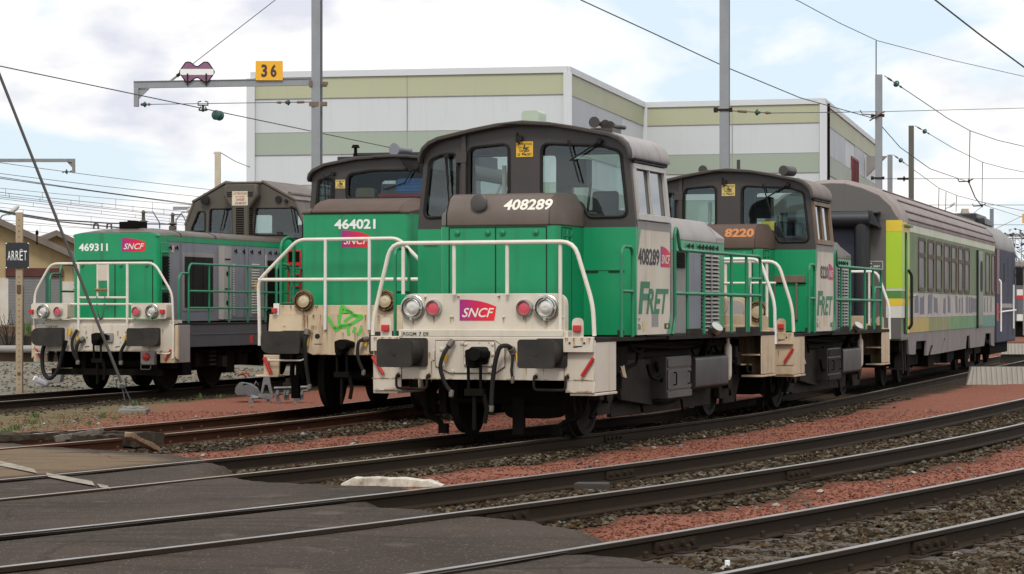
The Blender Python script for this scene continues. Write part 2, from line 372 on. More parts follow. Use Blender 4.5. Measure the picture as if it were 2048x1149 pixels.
def coupling(root, y, z, mat=UNDER):
    b = MB(); b.prism(rr([(-.10, z-.10), (-.02, z-.15), (.02, z-.08), (.05, z-.02), (.12, z-.03), (.12, z+.06), (-.02, z+.10), (-.11, z+.07)], .03), 'y', y-.28, y-.02)
    b.lathe([(.075, 0), (.075, .08)], (.03, y-.26, z), (0, -1, .3), 12)
    o = b.build('coupling_hook', mat, root, bev=.01)
    s = MB(); s.tube([(-.09, y-.22, z-.06), (-.09, y-.2, z-.42)], .02, 8); s.tube([(.07, y-.24, z-.05), (.06, y-.2, z-.42)], .02, 8)
    s.box(-.13, .10, y-.24, y-.16, z-.46, z-.38); s.tube([(-.02, y-.2, z-.42), (-.03, y-.18, z-.86)], .026, 8); s.tube([(.09, y-.19, z-.44), (.13, y-.18, z-.62), (.10, y-.18, z-.78)], .03, 8)
    s.build('screw_coupling', mat, o); return o
def danger_sign(root, x0, x1, z0, z1, y, mat=YELLOW, ink=BLACKP, bolt=True):
    b = MB(); b.box(x0, x1, y-.004, y, z0, z1); o = b.build('danger_sign', mat, root)
    t = MB(); w = x1-x0; h = z1-z0
    def ln(s, a, c, zb, zt): letter(t, s, (x0+w*a, y-.0065, z0+h*zb), (w*(c-a), 0, 0), (0, 0, h*(zt-zb)), 0, .015)
    ln('ATTENTION', .08, .93, .76, .92); ln('AUX CATENAIRES', .2, .8, .58, .66)
    if bolt: ln('DANGER', .2, .8, .32, .5); ln('DE', .08, .24, .07, .24); ln('MORT', .5, .93, .07, .24)
    else: ln('DANGER', .25, .8, .32, .5); ln('DE MORT', .2, .9, .07, .24)
    if bolt: t.add([(x0+w*a, y-.008, z0+h*c) for a, c in ((.50, .82), (.40, .52), (.62, .52), (.42, .22), (.36, .30), (.34, .12), (.50, .17), (.45, .22), (.72, .60), (.50, .60), (.56, .82))], [(0, 1, 2, 8, 9, 10), (8, 2, 3, 7), (3, 4, 5, 6, 7)])
    t.build('danger_lettering', ink, o, smooth=0); return o
def wiper(root, a, c, bl0, bl1, name='wiper'):
    b = MB(); b.tube([a, c], .012, 6); b.tube([bl0, bl1], .011, 6); b.lathe([(.032, -.03), (.032, .03)], a, (0, 1, 0), 10)
    return b.build(name, BLACKR, root)
def gasket(root, loop, y, r=.021, mat=BLACKR, name='window_rubber'):
    b = MB(); b.tube([(p[0], y, p[1]) for p in loop], r, 6, closed=True); return b.build(name, mat, root)
def bolts(mb, pts, y, r=.014, mat=0, h=.014):
    for x, z in pts: mb.lathe([(r, -.002), (r, h), (r*.5, h+.004)], (x, y, z), (0, -1, 0), 8, mat)
RUN1 = paint('rust_run', (.44, .325, .205), .8, .6, (.30, .17, .08), streak=0, bump=0, scale=9); RUN2 = paint('dark_rust_run', (.24, .125, .06), .85, .5, (.07, .03, .015), streak=0, bump=0, scale=9)
def rust_runs(parent, spots, y, seed=1, mat=None):
    """rust that has run down a vertical face from bolts and edges; spots are (x, z of the top, length)"""
    r_ = random.Random(seed)
    for m_, nm in ((RUN1, 'rust_run'), (RUN2, 'dark_rust_run')):
        b = MB()
        for x, z, l_ in spots:
            for k in range(2 if m_ is RUN1 else 1):
                w_ = r_.uniform(.004, .014) if m_ is RUN1 else r_.uniform(.003, .007); xx = x+r_.uniform(-.02, .02); ll = l_*r_.uniform(.4, 1.)*(1 if m_ is RUN1 else .6); yy = y-(.0012 if m_ is RUN1 else .0020)
                b.add([(xx-w_, yy, z), (xx+w_, yy, z), (xx+w_*.7+.002, yy, z-ll*.5), (xx+.001, yy, z-ll), (xx-w_*.5, yy, z-ll*.6)], [(0, 1, 2, 3, 4)])
        o = b.build(nm, m_, parent, smooth=0); o['kind'] = 'stuff'
def edge_rust(parent, x0, x1, z, y, n, seed=3, h=.02):
    """ragged rusty chips along an edge"""
    r_ = random.Random(seed); b = MB()
    for k in range(n):
        x = r_.uniform(x0, x1); w_ = r_.uniform(.01, .05); hh = r_.uniform(.3, 1)*h; b.add([(x-w_, y-.0015, z), (x+w_, y-.0015, z), (x+w_*.5, y-.0015, z+hh), (x-w_*.2, y-.0015, z+hh*.6), (x-w_*.7, y-.0015, z+hh*.9)], [(0, 1, 2, 3, 4)])
    o = b.build('rust_chip', RUN1, parent, smooth=0); o['kind'] = 'stuff'
def grime_box(root, x0, x1, y0, y1, z0, z1, mat=UNDER, name='equipment_box', bev=.015):
    b = MB(); b.box(x0, x1, y0, y1, z0, z1); return b.build(name, mat, root, bev=bev)
# ------------------------------------------------------------------ end-cab diesel shunter
def make_shunter(label, x, y, yaw, z, number, front):
    R = root_at('diesel_shunter', label, 'locomotive', x, y, yaw, z)
    nose = BROWNG if front == 'panel' else BROWN
    ccream = CREAM if front == 'panel' else CREAMD
    # --- underframe
    b = MB()
    for s in (-1, 1):
        b.prism([(1.9, 1.0), (9.2, 1.0), (9.2, .5), (8.9, .17), (8.2, .17), (8.2, .60), (7.55, .60), (7.5, .18), (2.75, .20), (2.7, .58), (1.95, .58)], 'x', s*.86, s*.92)
    b.box(-.86, .86, .75, 9.4, .86, 1.1); b.box(-.6, .6, 2.9, 7.3, .25, .85)
    b.build('underframe', UNDERL, R, bev=.01)
    b = MB()
    for yy in (2.12, 7.9):
        for s in (-1, 1):
            b.cut(); b.prism(rr([(yy-.26, .26), (yy+.26, .26), (yy+.30, .9), (yy-.34, .9)], .05), 'x', s*.93, s*1.02)
            b.lathe([(.11, 0), (.13, .10), (.05, .12)], (s*1.0, yy, .52), (s, 0, 0), 14)
    b.build('axle_box', UNDERL, R, bev=.01)
    wheelset(R, 2.12, .52); wheelset(R, 7.9, .52)
    # guard irons, brake rigging, sand pipes, hanging gear under the nose
    b = MB()
    for s in (-1, 1):
        b.cut(); b.tube(smooth_path([(s*.98, 1.35, .75), (s*.98, 1.3, .27), (s*.80, 1.25, .2), (s*.72, 1.2, .12)], .06), .035, 8); b.box(s*.72-.055, s*.72+.055, 1.17, 1.25, .05, .17)
        b.prism([(s*.92, 1.1), (s*1.2, 1.1), (s*1.0, .35), (s*.92, .3)], 'y', 1.45, 1.5)
    b.cut(); b.box(.22, .36, 1.05, 1.12, .06, .5); b.prism(rr(rect(.02, .72, .24, .62), .14), 'y', 1.3, 1.62); b.box(-.25, .05, 1.4, 1.6, .45, .8); b.tube([(-.6, 1.3, .45), (.75, 1.3, .42)], .03, 8)
    b.build('rail_guard', UNDER, R)
    # --- buffer beams at both ends
    for yb, d, nm in ((.6, 1, 0), (9.52, -1, 1)):
        b = MB(); lo = [(-1.39, .72), (-1.39, 1.14), (-1.28, 1.225), (1.28, 1.225), (1.39, 1.14), (1.39, .72)]
        b.prism(lo, 'y', yb, yb+d*.05)
        b.box(-1.05, 1.05, yb+d*.05, yb+d*.2, 1.12, 1.30)
        b.prism([(-1.06, 1.2255), (1.0, 1.2255), (1.0, 1.31), (-1.06, 1.31)], 'y', yb+d*.002, yb+d*.05)
        beam = b.build('buffer_beam', ccream if nm == 0 else CREAMD, R, bev=.008)
        if nm == 0:
            b = MB(); b.prism([(-.58, 1.18), (.17, 1.18), (.29, 1.10), (.29, .88), (.17, .80), (-.40, .80), (-.58, .88)], 'y', yb-.018, yb-.002)
            b.prism(rr(rect(-.21, .17, .88, 1.17), .03), 'y', yb-.036, yb-.018)
            pts = [(-.48, 1.10), (-.19, 1.20), (.06, 1.20), (.23, 1.2), (-.48, .84), (.06, .77), (-.26, .75)]
            bolts(b, [(-.5, 1.08), (-.5, .88), (-.36, .82), (.10, .83), (-.24, 1.15), (.1, 1.15), (-.02, 1.15)], yb-.018, .024); bolts(b, [(-.19, 1.14), (-.19, 1.02), (-.19, .91), (.15, 1.14), (.15, 1.02), (.15, .91)], yb-.036, .02)
            b.box(-.62, -.595, yb-.02, yb, .95, 1.06)
            b.build('coupler_plate', ccream, beam, bev=.004)
            b = MB()
            for lp, yy in (([(-.58, 1.18), (.17, 1.18), (.29, 1.10), (.29, .88), (.17, .80), (-.40, .80), (-.58, .88)], yb-.012), (rr(rect(-.21, .17, .88, 1.17), .03), yb-.027)): b.cut().tube([(p[0], yy, p[1]) for p in lp], .008, 5, closed=True)
            for xx in (-1.02, 1.02): b.cut().box(xx-.004, xx+.004, yb-.004, yb-.001, .73, 1.15)
            b.build('grimy_seam', paint('rusty_seam', (.10, .055, .028), .9, .4, (.04, .025, .015), streak=0, bump=0), beam, smooth=0)
            b = MB(); b.prism(rr(rect(-.145, .10, .90, 1.11), .05), 'y', yb-.040, yb-.037); b.build('coupler_opening', GAP, beam)
            rs_ = random.Random(int(y)); rust_runs(beam, [(rs_.uniform(-1.36, 1.36), 1.12 if rs_.random() < .4 else rs_.uniform(.9, 1.1), rs_.uniform(.1, .32)) for _ in range(26)]+[(xx, .80, .08) for xx in (-1.06, -.67, .67, 1.06)]+[(xx, 1.19, .3) for xx in (-1.0, 1.0)], yb-.001, int(y)); edge_rust(beam, -1.38, 1.38, .722, yb-.001, 34 if front == 'panel' else 60, 5)
            t = MB(); letter(t, 'RGQM', (-1.0, yb-.004, 1.232), (.17, 0, 0), (0, 0, .048), 0, .01); letter(t, '7 09', (-.80, yb-.004, 1.232), (.125, 0, 0), (0, 0, .048), 0, .01)
            t.box(-1.018, -1.012, yb-.004, yb-.002, 1.215, 1.285); t.build('beam_lettering', BLACKP, beam, smooth=0)
            coupling(R, yb, 1.0)
            hose(R, [(-.36, yb-.08, 1.15), (-.43, yb-.16, 1.02), (-.47, yb-.17, .85), (-.40, yb-.15, .66), (-.33, yb-.14, .57)])
            hose(R, [(.40, yb-.06, 1.06), (.38, yb-.13, 1.13), (.28, yb-.16, 1.12), (.23, yb-.17, .95), (.19, yb-.16, .70), (.17, yb-.15, .40)], .028)
            hose(R, [(.405, yb-.06, 1.07), (.41, yb-.08, .93), (.40, yb-.1, .84), (.42, yb-.1, .74)], .018)
            b = MB()
            for xx, zz in ((-.44, 1.02), (.47, 1.02)): b.cut().prism([(xx-.015, zz-.09), (xx+.012, zz-.09), (xx+.03, zz+.03), (xx+.0, zz-.03), (xx-.03, zz+.03)], 'y', yb-.06, yb-.04)
            b.build('hose_hook', YELLOW, R)
            b = MB()
            for sx in (-1, 1):
                x0 = .67*sx; x1 = 1.06*sx; b.cut()
                b.tube(smooth_path([(x0, yb-.02, .76), (x0, yb-.07, .75), (x0, yb-.07, .61), (x1, yb-.07, .61), (x1, yb-.07, .75), (x1, yb-.02, .76)], .05), .016, 8); bolts(b, [(x0, .76), (x1, .76)], yb, .026, 0, .03)
            b.build('shunter_grab_rail', UNDERL, R)
            b = MB()
            for sx in (-1, 1): b.cut().tube([(sx*1.385, yb-.03, .985), (sx*1.245, yb-.03, .775)], .022, 8)
            b.build('reflector_bar', RED, R)
        for sx in (-1, 1):
            buffer(R, sx*.872, 1.04, yb-d*.6 if nm == 0 else 10.02, yb, rr(rect(-.218, .218, -.165, .165), .045)) if nm == 0 else buffer(R, sx*.872, 1.04, 10.0, yb, rr(rect(-.218, .218, -.165, .165), .045), th=-.05)
    # --- corner steps
    for yb, d, fr_ in ((.6, 1, True), (9.52, -1, False)):
        for sx in (-1, 1):
            b = MB(); ya, yc = (yb, yb+d*.86)
            b.prism(rect(min(sx*1.03, sx*1.39), max(sx*1.03, sx*1.39), .58, .72), 'y', ya+d*.004, ya+d*.03)
            b.box(min(sx*1.03, sx*1.39), max(sx*1.03, sx*1.39), min(ya-d*.07, ya), max(ya-d*.07, ya), 1.05, 1.23)
            b.box(min(sx*1.372, sx*1.385), max(sx*1.372, sx*1.385), min(ya+d*.03, yc), max(ya+d*.03, yc), .585, 1.19)
            b.box(min(sx*1.08, sx*1.40), max(sx*1.08, sx*1.40), min(ya+d*.03, yc), max(ya+d*.03, yc), .545, .575)
            b.box(min(sx*1.08, sx*1.36), max(sx*1.08, sx*1.36), min(ya+d*.2, yc), max(ya+d*.2, yc), .86, .885)
            st = b.build('step_well', CREAM if (fr_ and front == 'panel') else CREAMD, R, bev=.006)
            b = MB(); b.prism(rr([(sx*1.13, 1.22), (sx*1.27, 1.22), (sx*1.27, 1.45), (sx*1.13, 1.45)], [.0, 0, .066, .066]), 'y', ya-d*.05, ya-d*.035)
            tab = b.build('lamp_bracket', ccream if fr_ else CREAMD, R, bev=.003)
            if fr_:
                b = MB(); b.box(sx*1.2-.045, sx*1.2+.045, ya-.10, ya-.05, 1.29, 1.365); b.build('red_marker_box', RED, tab, bev=.006); rust_runs(st, [(sx*1.2+dx, 1.22, .12) for dx in (-.13, -.05, .06, .14)], ya-.0705, int(y)+3); edge_rust(st, min(sx*1.04, sx*1.38), max(sx*1.04, sx*1.38), .582, ya+.003, 10, 9, .035)
                t = MB(); bolts(t, [(sx*1.2-.09, 1.16), (sx*1.2+.09, 1.16)], ya-.07, .012); t.add([(sx*1.2-.05, ya-.0715, 1.10), (sx*1.2+.06, ya-.0715, 1.115), (sx*1.2+.06, ya-.0715, 1.127), (sx*1.2-.03, ya-.0715, 1.125), (sx*1.2-.02, ya-.0715, 1.145), (sx*1.2-.045, ya-.0715, 1.12)], [(0, 1, 2, 3, 4, 5)]); t.build('step_marking', BLACKP, st, smooth=0)
    # --- deck
    b = MB(); b.box(-1.39, 1.39, .66, 2.66, 1.165, 1.215); b.box(-1.36, 1.36, 2.66, 3.7, 1.17, 1.21); b.box(-1.39, 1.39, 3.72, 9.5, 1.155, 1.21)
    for s in (-1, 1):
        for a, c in ((4.6, 5.35), (5.7, 6.6), (7.2, 7.75), (8.0, 8.6)): b.box(s*1.375-.006, s*1.375+.006, a, c, 1.21, 1.29)
        b.box(s*1.375-.006, s*1.375+.006, 1.55, 1.8, 1.215, 1.30)
    b.build('footplate', UNDERL, R, bev=.005)
    # --- front lamp panel
    if front == 'panel':
        b = MB(); b.prism(rr([(-1.05, 1.30), (1.0, 1.30), (1.0, 1.735), (-1.05, 1.735)], [.0, 0, .14, .14]), 'y', .70, .82)
        bolts(b, [(-.75, 1.70), (-.33, 1.71), (.17, 1.71), (.7, 1.70), (-.42, 1.46), (.24, 1.46), (-1.02, 1.46), (.97, 1.46)], .70, .014)
        pn = b.build('lamp_panel', CREAM, R, bev=.012); rust_runs(pn, [(-.75, 1.70, .1), (-.33, 1.71, .12), (.17, 1.71, .09), (.7, 1.70, .1), (-.42, 1.46, .12), (.24, 1.46, .12), (-.91, 1.42, .11), (.77, 1.42, .11), (-.64, 1.46, .1), (.5, 1.46, .12)], .6985, 7)
        for xx in (-.91, .772): round_lamp(pn, (xx, .70, 1.566), .140, rim=CHROME, lens=REFL, deep=.07)
        for xx in (-.640, .505): round_lamp(pn, (xx, .70, 1.566), .102, rim=CHROME, lens=REDLP, deep=.06, name='red_tail_lamp', clips=False)
        logo(pn, (-.318, .696, 1.415), (.475, 0, 0), (0, 0, .25), (0, -.003, 0))
    def stadium(yy, d, xs):
        b = MB(); b.prism(rr(rect(-xs-.05, xs+.05, 1.42, 1.78), .17, 8), 'y', yy, yy+d*.12); o = b.build('lamp_panel', CREAMD, R, bev=.01)
        b = MB(); b.prism(rr(rect(-xs, xs, 1.45, 1.73), .14, 8), 'y', yy-d*.012, yy-d*.002); b.build('panel_plate', GREYL if d > 0 else CREAM, o, bev=.004)
        b = MB(); b.box(-xs-.3, xs+.3, min(yy, yy+d*.1), max(yy, yy+d*.1), 1.22, 1.46); b.build('panel_base', CREAMD, o, bev=.006)
        b = MB(); b.box(xs-.42, xs-.27, yy-d*.08, yy-d*.02, 1.24, 1.37); b.tube([(xs-.34, yy-d*.05, 1.37), (xs-.33, yy-d*.05, 1.44)], .01); b.build('socket_box', CREAM, o, bev=.004)
    if front != 'panel':
        stadium(.72, 1, .58)
        for xx in (-.80, .80): round_lamp(R, (xx, .74, 1.56), .155, rim=BRASS, lens=paint('yellowed_lens', (.62, .52, .34), .25, .25, (.3, .2, .1), streak=0, metal=.3, bump=.1, scale=7), deep=.085)
    stadium(9.45, -1, .62)
    # --- bonnet ahead of the cab
    HW = .76
    b = MB(); b.prism(rr([(-HW, 1.15), (HW, 1.15), (HW, 2.13), (-HW, 2.13)], [.11, .11, 0, 0]), 'z', 1.21, 2.545)
    hd = b.build('front_bonnet', GREEN, R)
    b = MB(); sec = [(1.13, 2.545), (1.13, 2.70), (1.24, 2.885), (1.36, 2.94), (1.6, 2.955), (2.135, 2.96), (2.135, 2.545)]
    b.prism(sec, 'x', -HW+.10, HW-.10)
    for s in (-1, 1):
        vs = [(s*(HW-.10), p[0], p[1]) for p in sec]; q = [(s*(HW+.006), 2.135, 2.545), (s*(HW+.006), 2.135, 2.78), (s*(HW-.02), 1.42, 2.80), (s*(HW+.006), 1.26, 2.68), (s*(HW+.006), 1.26, 2.545)]
        b.add(vs+q, [(0, 1, 10, 11), (1, 2, 9, 10), (2, 3, 9), (3, 4, 5, 8, 9), (5, 8, 7), (7, 8, 9, 10, 11), (0, 11, 7, 6)])
    b.build('bonnet_top', nose, hd, bev=.02, smooth=50)
    # door outlines, latches
    b = MB()
    for xx in (-.625, -.03, .615): b.box(xx-.006, xx+.006, 1.143, 1.151, 1.3, 2.53)
    b.box(-.625, .615, 1.143, 1.151, 2.527, 2.538)
    for yy in (1.28, 1.66): b.box(HW-.001, HW+.004, yy-.006, yy+.006, 1.25, 2.53)
    b.box(HW-.001, HW+.004, 1.28, 1.66, 2.52, 2.532); b.build('door_gap', GAP, hd, smooth=0)
    b = MB()
    for xx in (-.52, -.13, .06, .48): b.cut().lathe([(.036, 0), (.034, .02), (.02, .024), (.014, .03)], (xx, 1.149, 2.465), (0, -1, 0), 14)
    for yy in (1.40, 1.58): b.cut().box(HW, HW+.05, yy-.03, yy+.03, 2.42, 2.45); b.tube([(HW+.03, yy, 2.50), (HW+.03, yy-.02, 2.36)], .012, 6)
    b.build('door_latch', GREENR, hd)
    # number on the sloping bonnet top, round cover beside it
    sl = Vector((0, .11, .185)).normalized(); nr = Vector((0, -sl.z, sl.y))
    t = MB(); o_ = Vector((.19, 1.13, 2.70))+sl*.035+nr*.004
    if front == 'panel': letter(t, number, o_+Vector((-.13, 0, 0)), (.61, 0, 0), sl*.155, 0, .03, .02)
    else: letter(t, number, o_+Vector((-.03, 0, 0)), (.47, 0, 0), sl*.16, 0, .04)
    t.build('bonnet_number', CREAMP if front == 'panel' else ORANGEP, hd, smooth=0)
    if front == 'panel':
        b = MB(); b.lathe([(.107, 0), (.107, .02), (.09, .028)], Vector((-.235, 1.135, 2.825)), (0, -1, .15), 24); b.build('lamp_cover', DGREY, hd)
    # --- cab
    hw0, hw1 = 1.43, 1.335
    X = lambda zz: hw0 if zz <= 2.55 else hw0-(hw0-hw1)*min(1, (zz-2.55)/.95)
    CF, CR, FL = 2.13, 3.68, 1.235
    b = MB(); b.plate([(-hw0, FL), (hw0, FL), (hw0, 2.55), (-hw0, 2.55)], [], lambda u, v, k: (u, CF+k*.05, v)); lowf = b.build('cab_front_skirt', GREEN, R)
    b = MB(); b.box(.64+.1, 1.22, CF-.004, CF, 2.02, 2.025); b.box(.62+.1, .95, CF-.012, CF, 2.0, 2.018); b.box(1.08, 1.28, CF-.012, CF, 2.0, 2.018)
    b.build('hatch_hinge', GAP, lowf)
    b = MB(); b.box(-1.34, -1.16, CF-.03, CF, 2.36, 2.385); b.build('cab_grip', RAILW, lowf)
    if front != 'panel':
        b = MB(); b.box(.62+.1, 1.26, CF-.05, CF-.005, 2.02, 2.14); b.box(.74, .78, CF-.04, CF-.005, 1.45, 2.02); b.box(1.10, 1.14, CF-.04, CF-.005, 1.42, 2.02); b.build('flag_rack', paint('raw_wood', (.16, .12, .085), .8, .4, (.08, .05, .03), .4), lowf, bev=.006)
    wl = rr([(-1.345, 2.69), (-.90, 2.71), (-.885, 3.50), (-1.10, 3.48), (-1.262, 3.42)], [.09, .05, .09, .12, .10]); wm = rr([(-.745, 2.925), (-.21, 2.94), (-.212, 3.60), (-.738, 3.56)], .09)
    wr = rr([(.215, 2.935), (.60, 2.915), (.74, 2.84), (.83, 2.675), (1.322, 2.675), (1.235, 3.47), (1.0, 3.545), (.217, 3.592)], [.10, .10, .10, .09, .09, .12, .2, .10])
    wh = [wl, wm, wr]
    top = [(X(3.45), 3.45), (1.30, 3.55), (1.13, 3.655), (.68, 3.765), (.3, 3.815), (0, 3.845)]
    outl = [(-hw0, 2.55), (hw0, 2.55)]+top+[(-p[0], p[1]) for p in top[:-1][::-1]]
    b = MB(); b.plate(outl, [w_[::-1] for w_ in wh], lambda u, v, k: (u, CF+k*.06, v)); up = b.build('cab_front', DGREY, R, smooth=20)
    for w_ in wh:
        g = gasket(up, w_, CF-.004)
        b = MB(); b.plate(w_, [], lambda u, v, k: (u, CF+.03+k*.006, v)); b.build('windscreen', GLASS, g, smooth=0)
    b = MB(); b.box(-.83, -.77, CF-.045, CF, 2.94, 3.72); b.box(-.90, -.76, CF-.05, CF-.002, 3.37, 3.50); b.build('door_post_hinge', DGREY, up, bev=.005)
    b = MB(); b.tube([(-.1, CF-.01, 3.73), (-.1, CF-.04, 3.62), (-.05, CF-.06, 3.60)], .012, 6); b.lathe([(.035, -.01), (.035, .03)], (-.055, CF-.02, 3.66), (0, -1, 0), 12); b.build('roof_hook', BLACKR, up)
    danger_sign(up, -.115, .105, 3.43, 3.62, CF-.003, YELLOW if front == 'panel' else YELLOWF)
    wiper(up, (.98, CF-.05, 3.60), (.60, CF-.05, 3.37), (.57, CF-.04, 3.62), (.72, CF-.04, 3.10)); wiper(up, (-1.02, CF-.05, 3.46), (-1.0, CF-.05, 3.1), (-1.04, CF-.04, 3.45), (-.99, CF-.04, 2.86))
    # side walls
    for s in (-1, 1):
        b = MB(); b.plate([(CF+.05, FL), (CR, FL), (CR, 2.53), (CF+.05, 2.53)], [], lambda u, v, k: (s*(hw0-k*.05), u, v)); sk = b.build('cab_side_skirt', CREAM, R)
        win = rr([(2.24, 2.68), (3.58, 2.68), (3.58, 3.32), (2.24, 3.32)], .03)
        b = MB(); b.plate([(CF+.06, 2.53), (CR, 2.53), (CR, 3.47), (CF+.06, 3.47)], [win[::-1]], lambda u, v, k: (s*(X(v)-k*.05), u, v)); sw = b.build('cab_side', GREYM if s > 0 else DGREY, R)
        b = MB()
        P3 = lambda u, v, o=.0: (s*(X(v)+o), u, v)
        def bar(u0, u1, v0, v1, o0, o1, m=0): b.add([P3(u0, v0, o0), P3(u1, v0, o0), P3(u1, v1, o0), P3(u0, v1, o0), P3(u0, v0, o1), P3(u1, v0, o1), P3(u1, v1, o1), P3(u0, v1, o1)], [(0, 1, 2, 3), (4, 5, 6, 7), (0, 1, 5, 4), (1, 2, 6, 5), (2, 3, 7, 6), (3, 0, 4, 7)], m)
        bar(2.22, 3.60, 2.64, 2.72, -.02, .035); bar(2.22, 3.60, 3.27, 3.335, -.02, .03); bar(2.22, 2.29, 2.72, 3.27, -.02, .03); bar(3.52, 3.60, 2.72, 3.27, -.02, .03); bar(2.86, 2.90, 2.72, 3.27, -.02, .02)
        fm = b.build('side_window_frame', paint('aluminium_frame', (.44, .42, .39), .4, .3, (.2, .16, .12), .2, bump=0) if front == 'panel' else paint('rusty_window_frame', (.22, .165, .11), .6, .6, (.12, .05, .02), .5), sw, bev=.006)
        b = MB(); bar(2.2, 3.62, 3.345, 3.365, -.01, .045); bar(2.2, 3.62, 3.38, 3.40, -.01, .05); b.build('drip_rail', BLACKR, sw)
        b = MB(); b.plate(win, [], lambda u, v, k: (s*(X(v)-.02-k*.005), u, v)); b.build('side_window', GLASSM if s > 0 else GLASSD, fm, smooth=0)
        O = lambda u, v, o=.003: Vector((s*(hw0+o), u, v)); sg = s
        if s > 0:
            b = MB(); b.add([O(2.185, 2.53), O(2.33, 2.53), O(2.185, 2.2)], [(0, 1, 2)]); b.add([O(3.46, 1.24), O(3.68, 1.24), O(3.68, 1.53)], [(0, 1, 2)]); b.build('green_stripe', GREEN, sk, smooth=0)
            b = MB(); b.add([O(CF+.05, 2.53), O(CR, 2.53), O(CR, 2.63), O(CF+.05, 2.63)], [(0, 1, 2, 3)]); b.build('grey_stripe', GREYM, sk, smooth=0)
            t = MB(); letter(t, number, O(2.21 if len(number) > 4 else 2.5, 2.09), (0, .93 if len(number) > 4 else .66, 0), (0, 0, .21), 0, .03); t.build('side_number', BLACKP, sk, smooth=0)
            logo(sk, O(3.19, 2.08), (0, .45, 0), (0, 0, .26), (.003, 0, 0))
            t = MB(); letter(t, 'F', O(2.22, 1.49, .004), (0, .40, 0), (0, 0, .40), 0, .03, .25); letter(t, 'RET', O(2.56, 1.49, .004), (0, .88, 0), (0, 0, .315), 0, .03, .13); t.build('freight_lettering', FRETG, sk, smooth=0)
            t = MB(); t.add([O(2.80, 1.33), O(3.09, 1.33), O(3.09, 1.49), O(2.80, 1.49)], [(0, 1, 2, 3)]); t.build('data_plate', GREYM if front == 'panel' else RUSTCREAM, sk, smooth=0)
            t = MB(); letter(t, '35t', O(2.2, 1.30), (0, .13, 0), (0, 0, .07), 0, .01); letter(t, 'Y', O(2.2, 1.40), (0, .1, 0), (0, 0, .04), 0, .01); t.add([O(3.36, 1.30), O(3.6, 1.30), O(3.6, 1.37), O(3.36, 1.37)], [(0, 1, 2, 3)]); t.build('weight_lettering', BLACKP, sk, smooth=0)
            t = MB(); t.add([O(2.40, 1.29), O(2.5, 1.29), O(2.5, 1.40), O(2.40, 1.40)], [(0, 1, 2, 3)]); t.add([O(3.44, 1.315, .006), O(3.52, 1.315, .006), O(3.52, 1.355, .006), O(3.44, 1.355, .006)], [(0, 1, 2, 3)]); t.build('small_label', YELLOWF, sk, smooth=0)
    # back wall with windows, cab floor, inside lining
    bw = [rr(rect(-1.26, -.10, 2.80, 3.56), .07), rr(rect(.10, 1.26, 2.80, 3.56), .07)]
    b = MB(); b.plate([(-hw0, FL), (hw0, FL), (hw0, 2.55)]+top+[(-p[0], p[1]) for p in top[:-1][::-1]]+[(-hw0, 2.55)], [w_[::-1] for w_ in bw], lambda u, v, k: (u, CR-k*.05, v)); bk = b.build('cab_back', DGREY, R, smooth=20)
    for w_ in bw:
        g = gasket(bk, w_, CR+.004); b = MB(); b.plate(w_, [], lambda u, v, k: (u, CR-.02-k*.006, v)); b.build('rear_windscreen', GLASS, g, smooth=0)
    b = MB(); b.box(-1.37, 1.37, CF+.06, CR-.06, FL, 1.5); b.box(-.7, .8, CF+.08, CF+.45, 1.5, 2.75); b.box(.80, 1.3, CF+.07, CF+.30, 1.5, 2.66); b.build('cab_desk', CABIN, R, bev=.02)
    b = MB(); b.box(.45, .9, 2.9, 3.3, 1.5, 2.35); b.box(.5, .85, 3.25, 3.34, 2.3, 3.05); b.cut(); b.box(-1.0, -.55, 2.9, 3.3, 1.5, 2.3); b.box(-.95, -.6, 3.25, 3.33, 2.3, 2.95); b.build('driver_seat', CABDK, R, bev=.04)
    b = MB(); b.tube([(-.40, CF+.35, 2.7), (-.40, CF+.35, 3.35)], .03, 8); b.cut(); b.tube([(-.33, CF+.5, 2.7), (-.33, CF+.5, 3.4)], .018, 6); b.cut(); b.box(1.16, 1.22, CF+.6, CF+.66, 2.6, 3.5); b.build('cab_pipe', CREAMP, R)
    b = MB(); b.box(.24, .5, CF+.9, CF+1.15, 3.1, 3.45); b.cut(); b.tube([(.7, CF+.3, 2.66), (.75, CF+.32, 3.12)], .018, 6); b.cut(); b.box(.5, .95, CF+.1, CF+.32, 2.66, 2.72); b.build('cab_instrument', CABDK, R, bev=.01)
    # roof
    sec = [(1.385, 3.41), (1.372, 3.49), (1.335, 3.57), (1.25, 3.645), (1.12, 3.70), (.68, 3.79), (.35, 3.845), (0, 3.875)]
    sec = sec+[(-p[0], p[1]) for p in sec[:-1][::-1]]
    b = MB(); b.shell(sec, CF-.13, CR+.05, .05); rf = b.build('cab_roof', paint('sooty_roof_paint', (.040, .033, .028), .6, .5, (.075, .055, .04), .2), R, bev=.012, smooth=50)
    b = MB()
    b = MB(); b.shell([(p[0]*1.006, p[1]+.010) for p in sec if p[0] >= 1.1], CF-.0, CR+.07, .03); b.build('roof_side_panel', GREYL if front == 'panel' else paint('brown_roof_side', (.17, .125, .10), .5, .4, (.08, .05, .035), .3), rf, smooth=60)
    b = MB(); b.prism(rr(rect(-.115, .115, 3.86, 4.02), [0, 0, .05, .05]), 'y', 2.32, 2.60)
    if front == 'panel': b.build('roof_beacon', paint('pale_plastic', (.42, .50, .38), .4, .2, streak=.1, bump=0), rf, bev=.02)
    else:
        b = MB(); b.tube([(.03, 2.7, 3.83), (.03, 2.7, 4.05)], .03); b.build('roof_stub', DGREY, rf)
    b = MB()
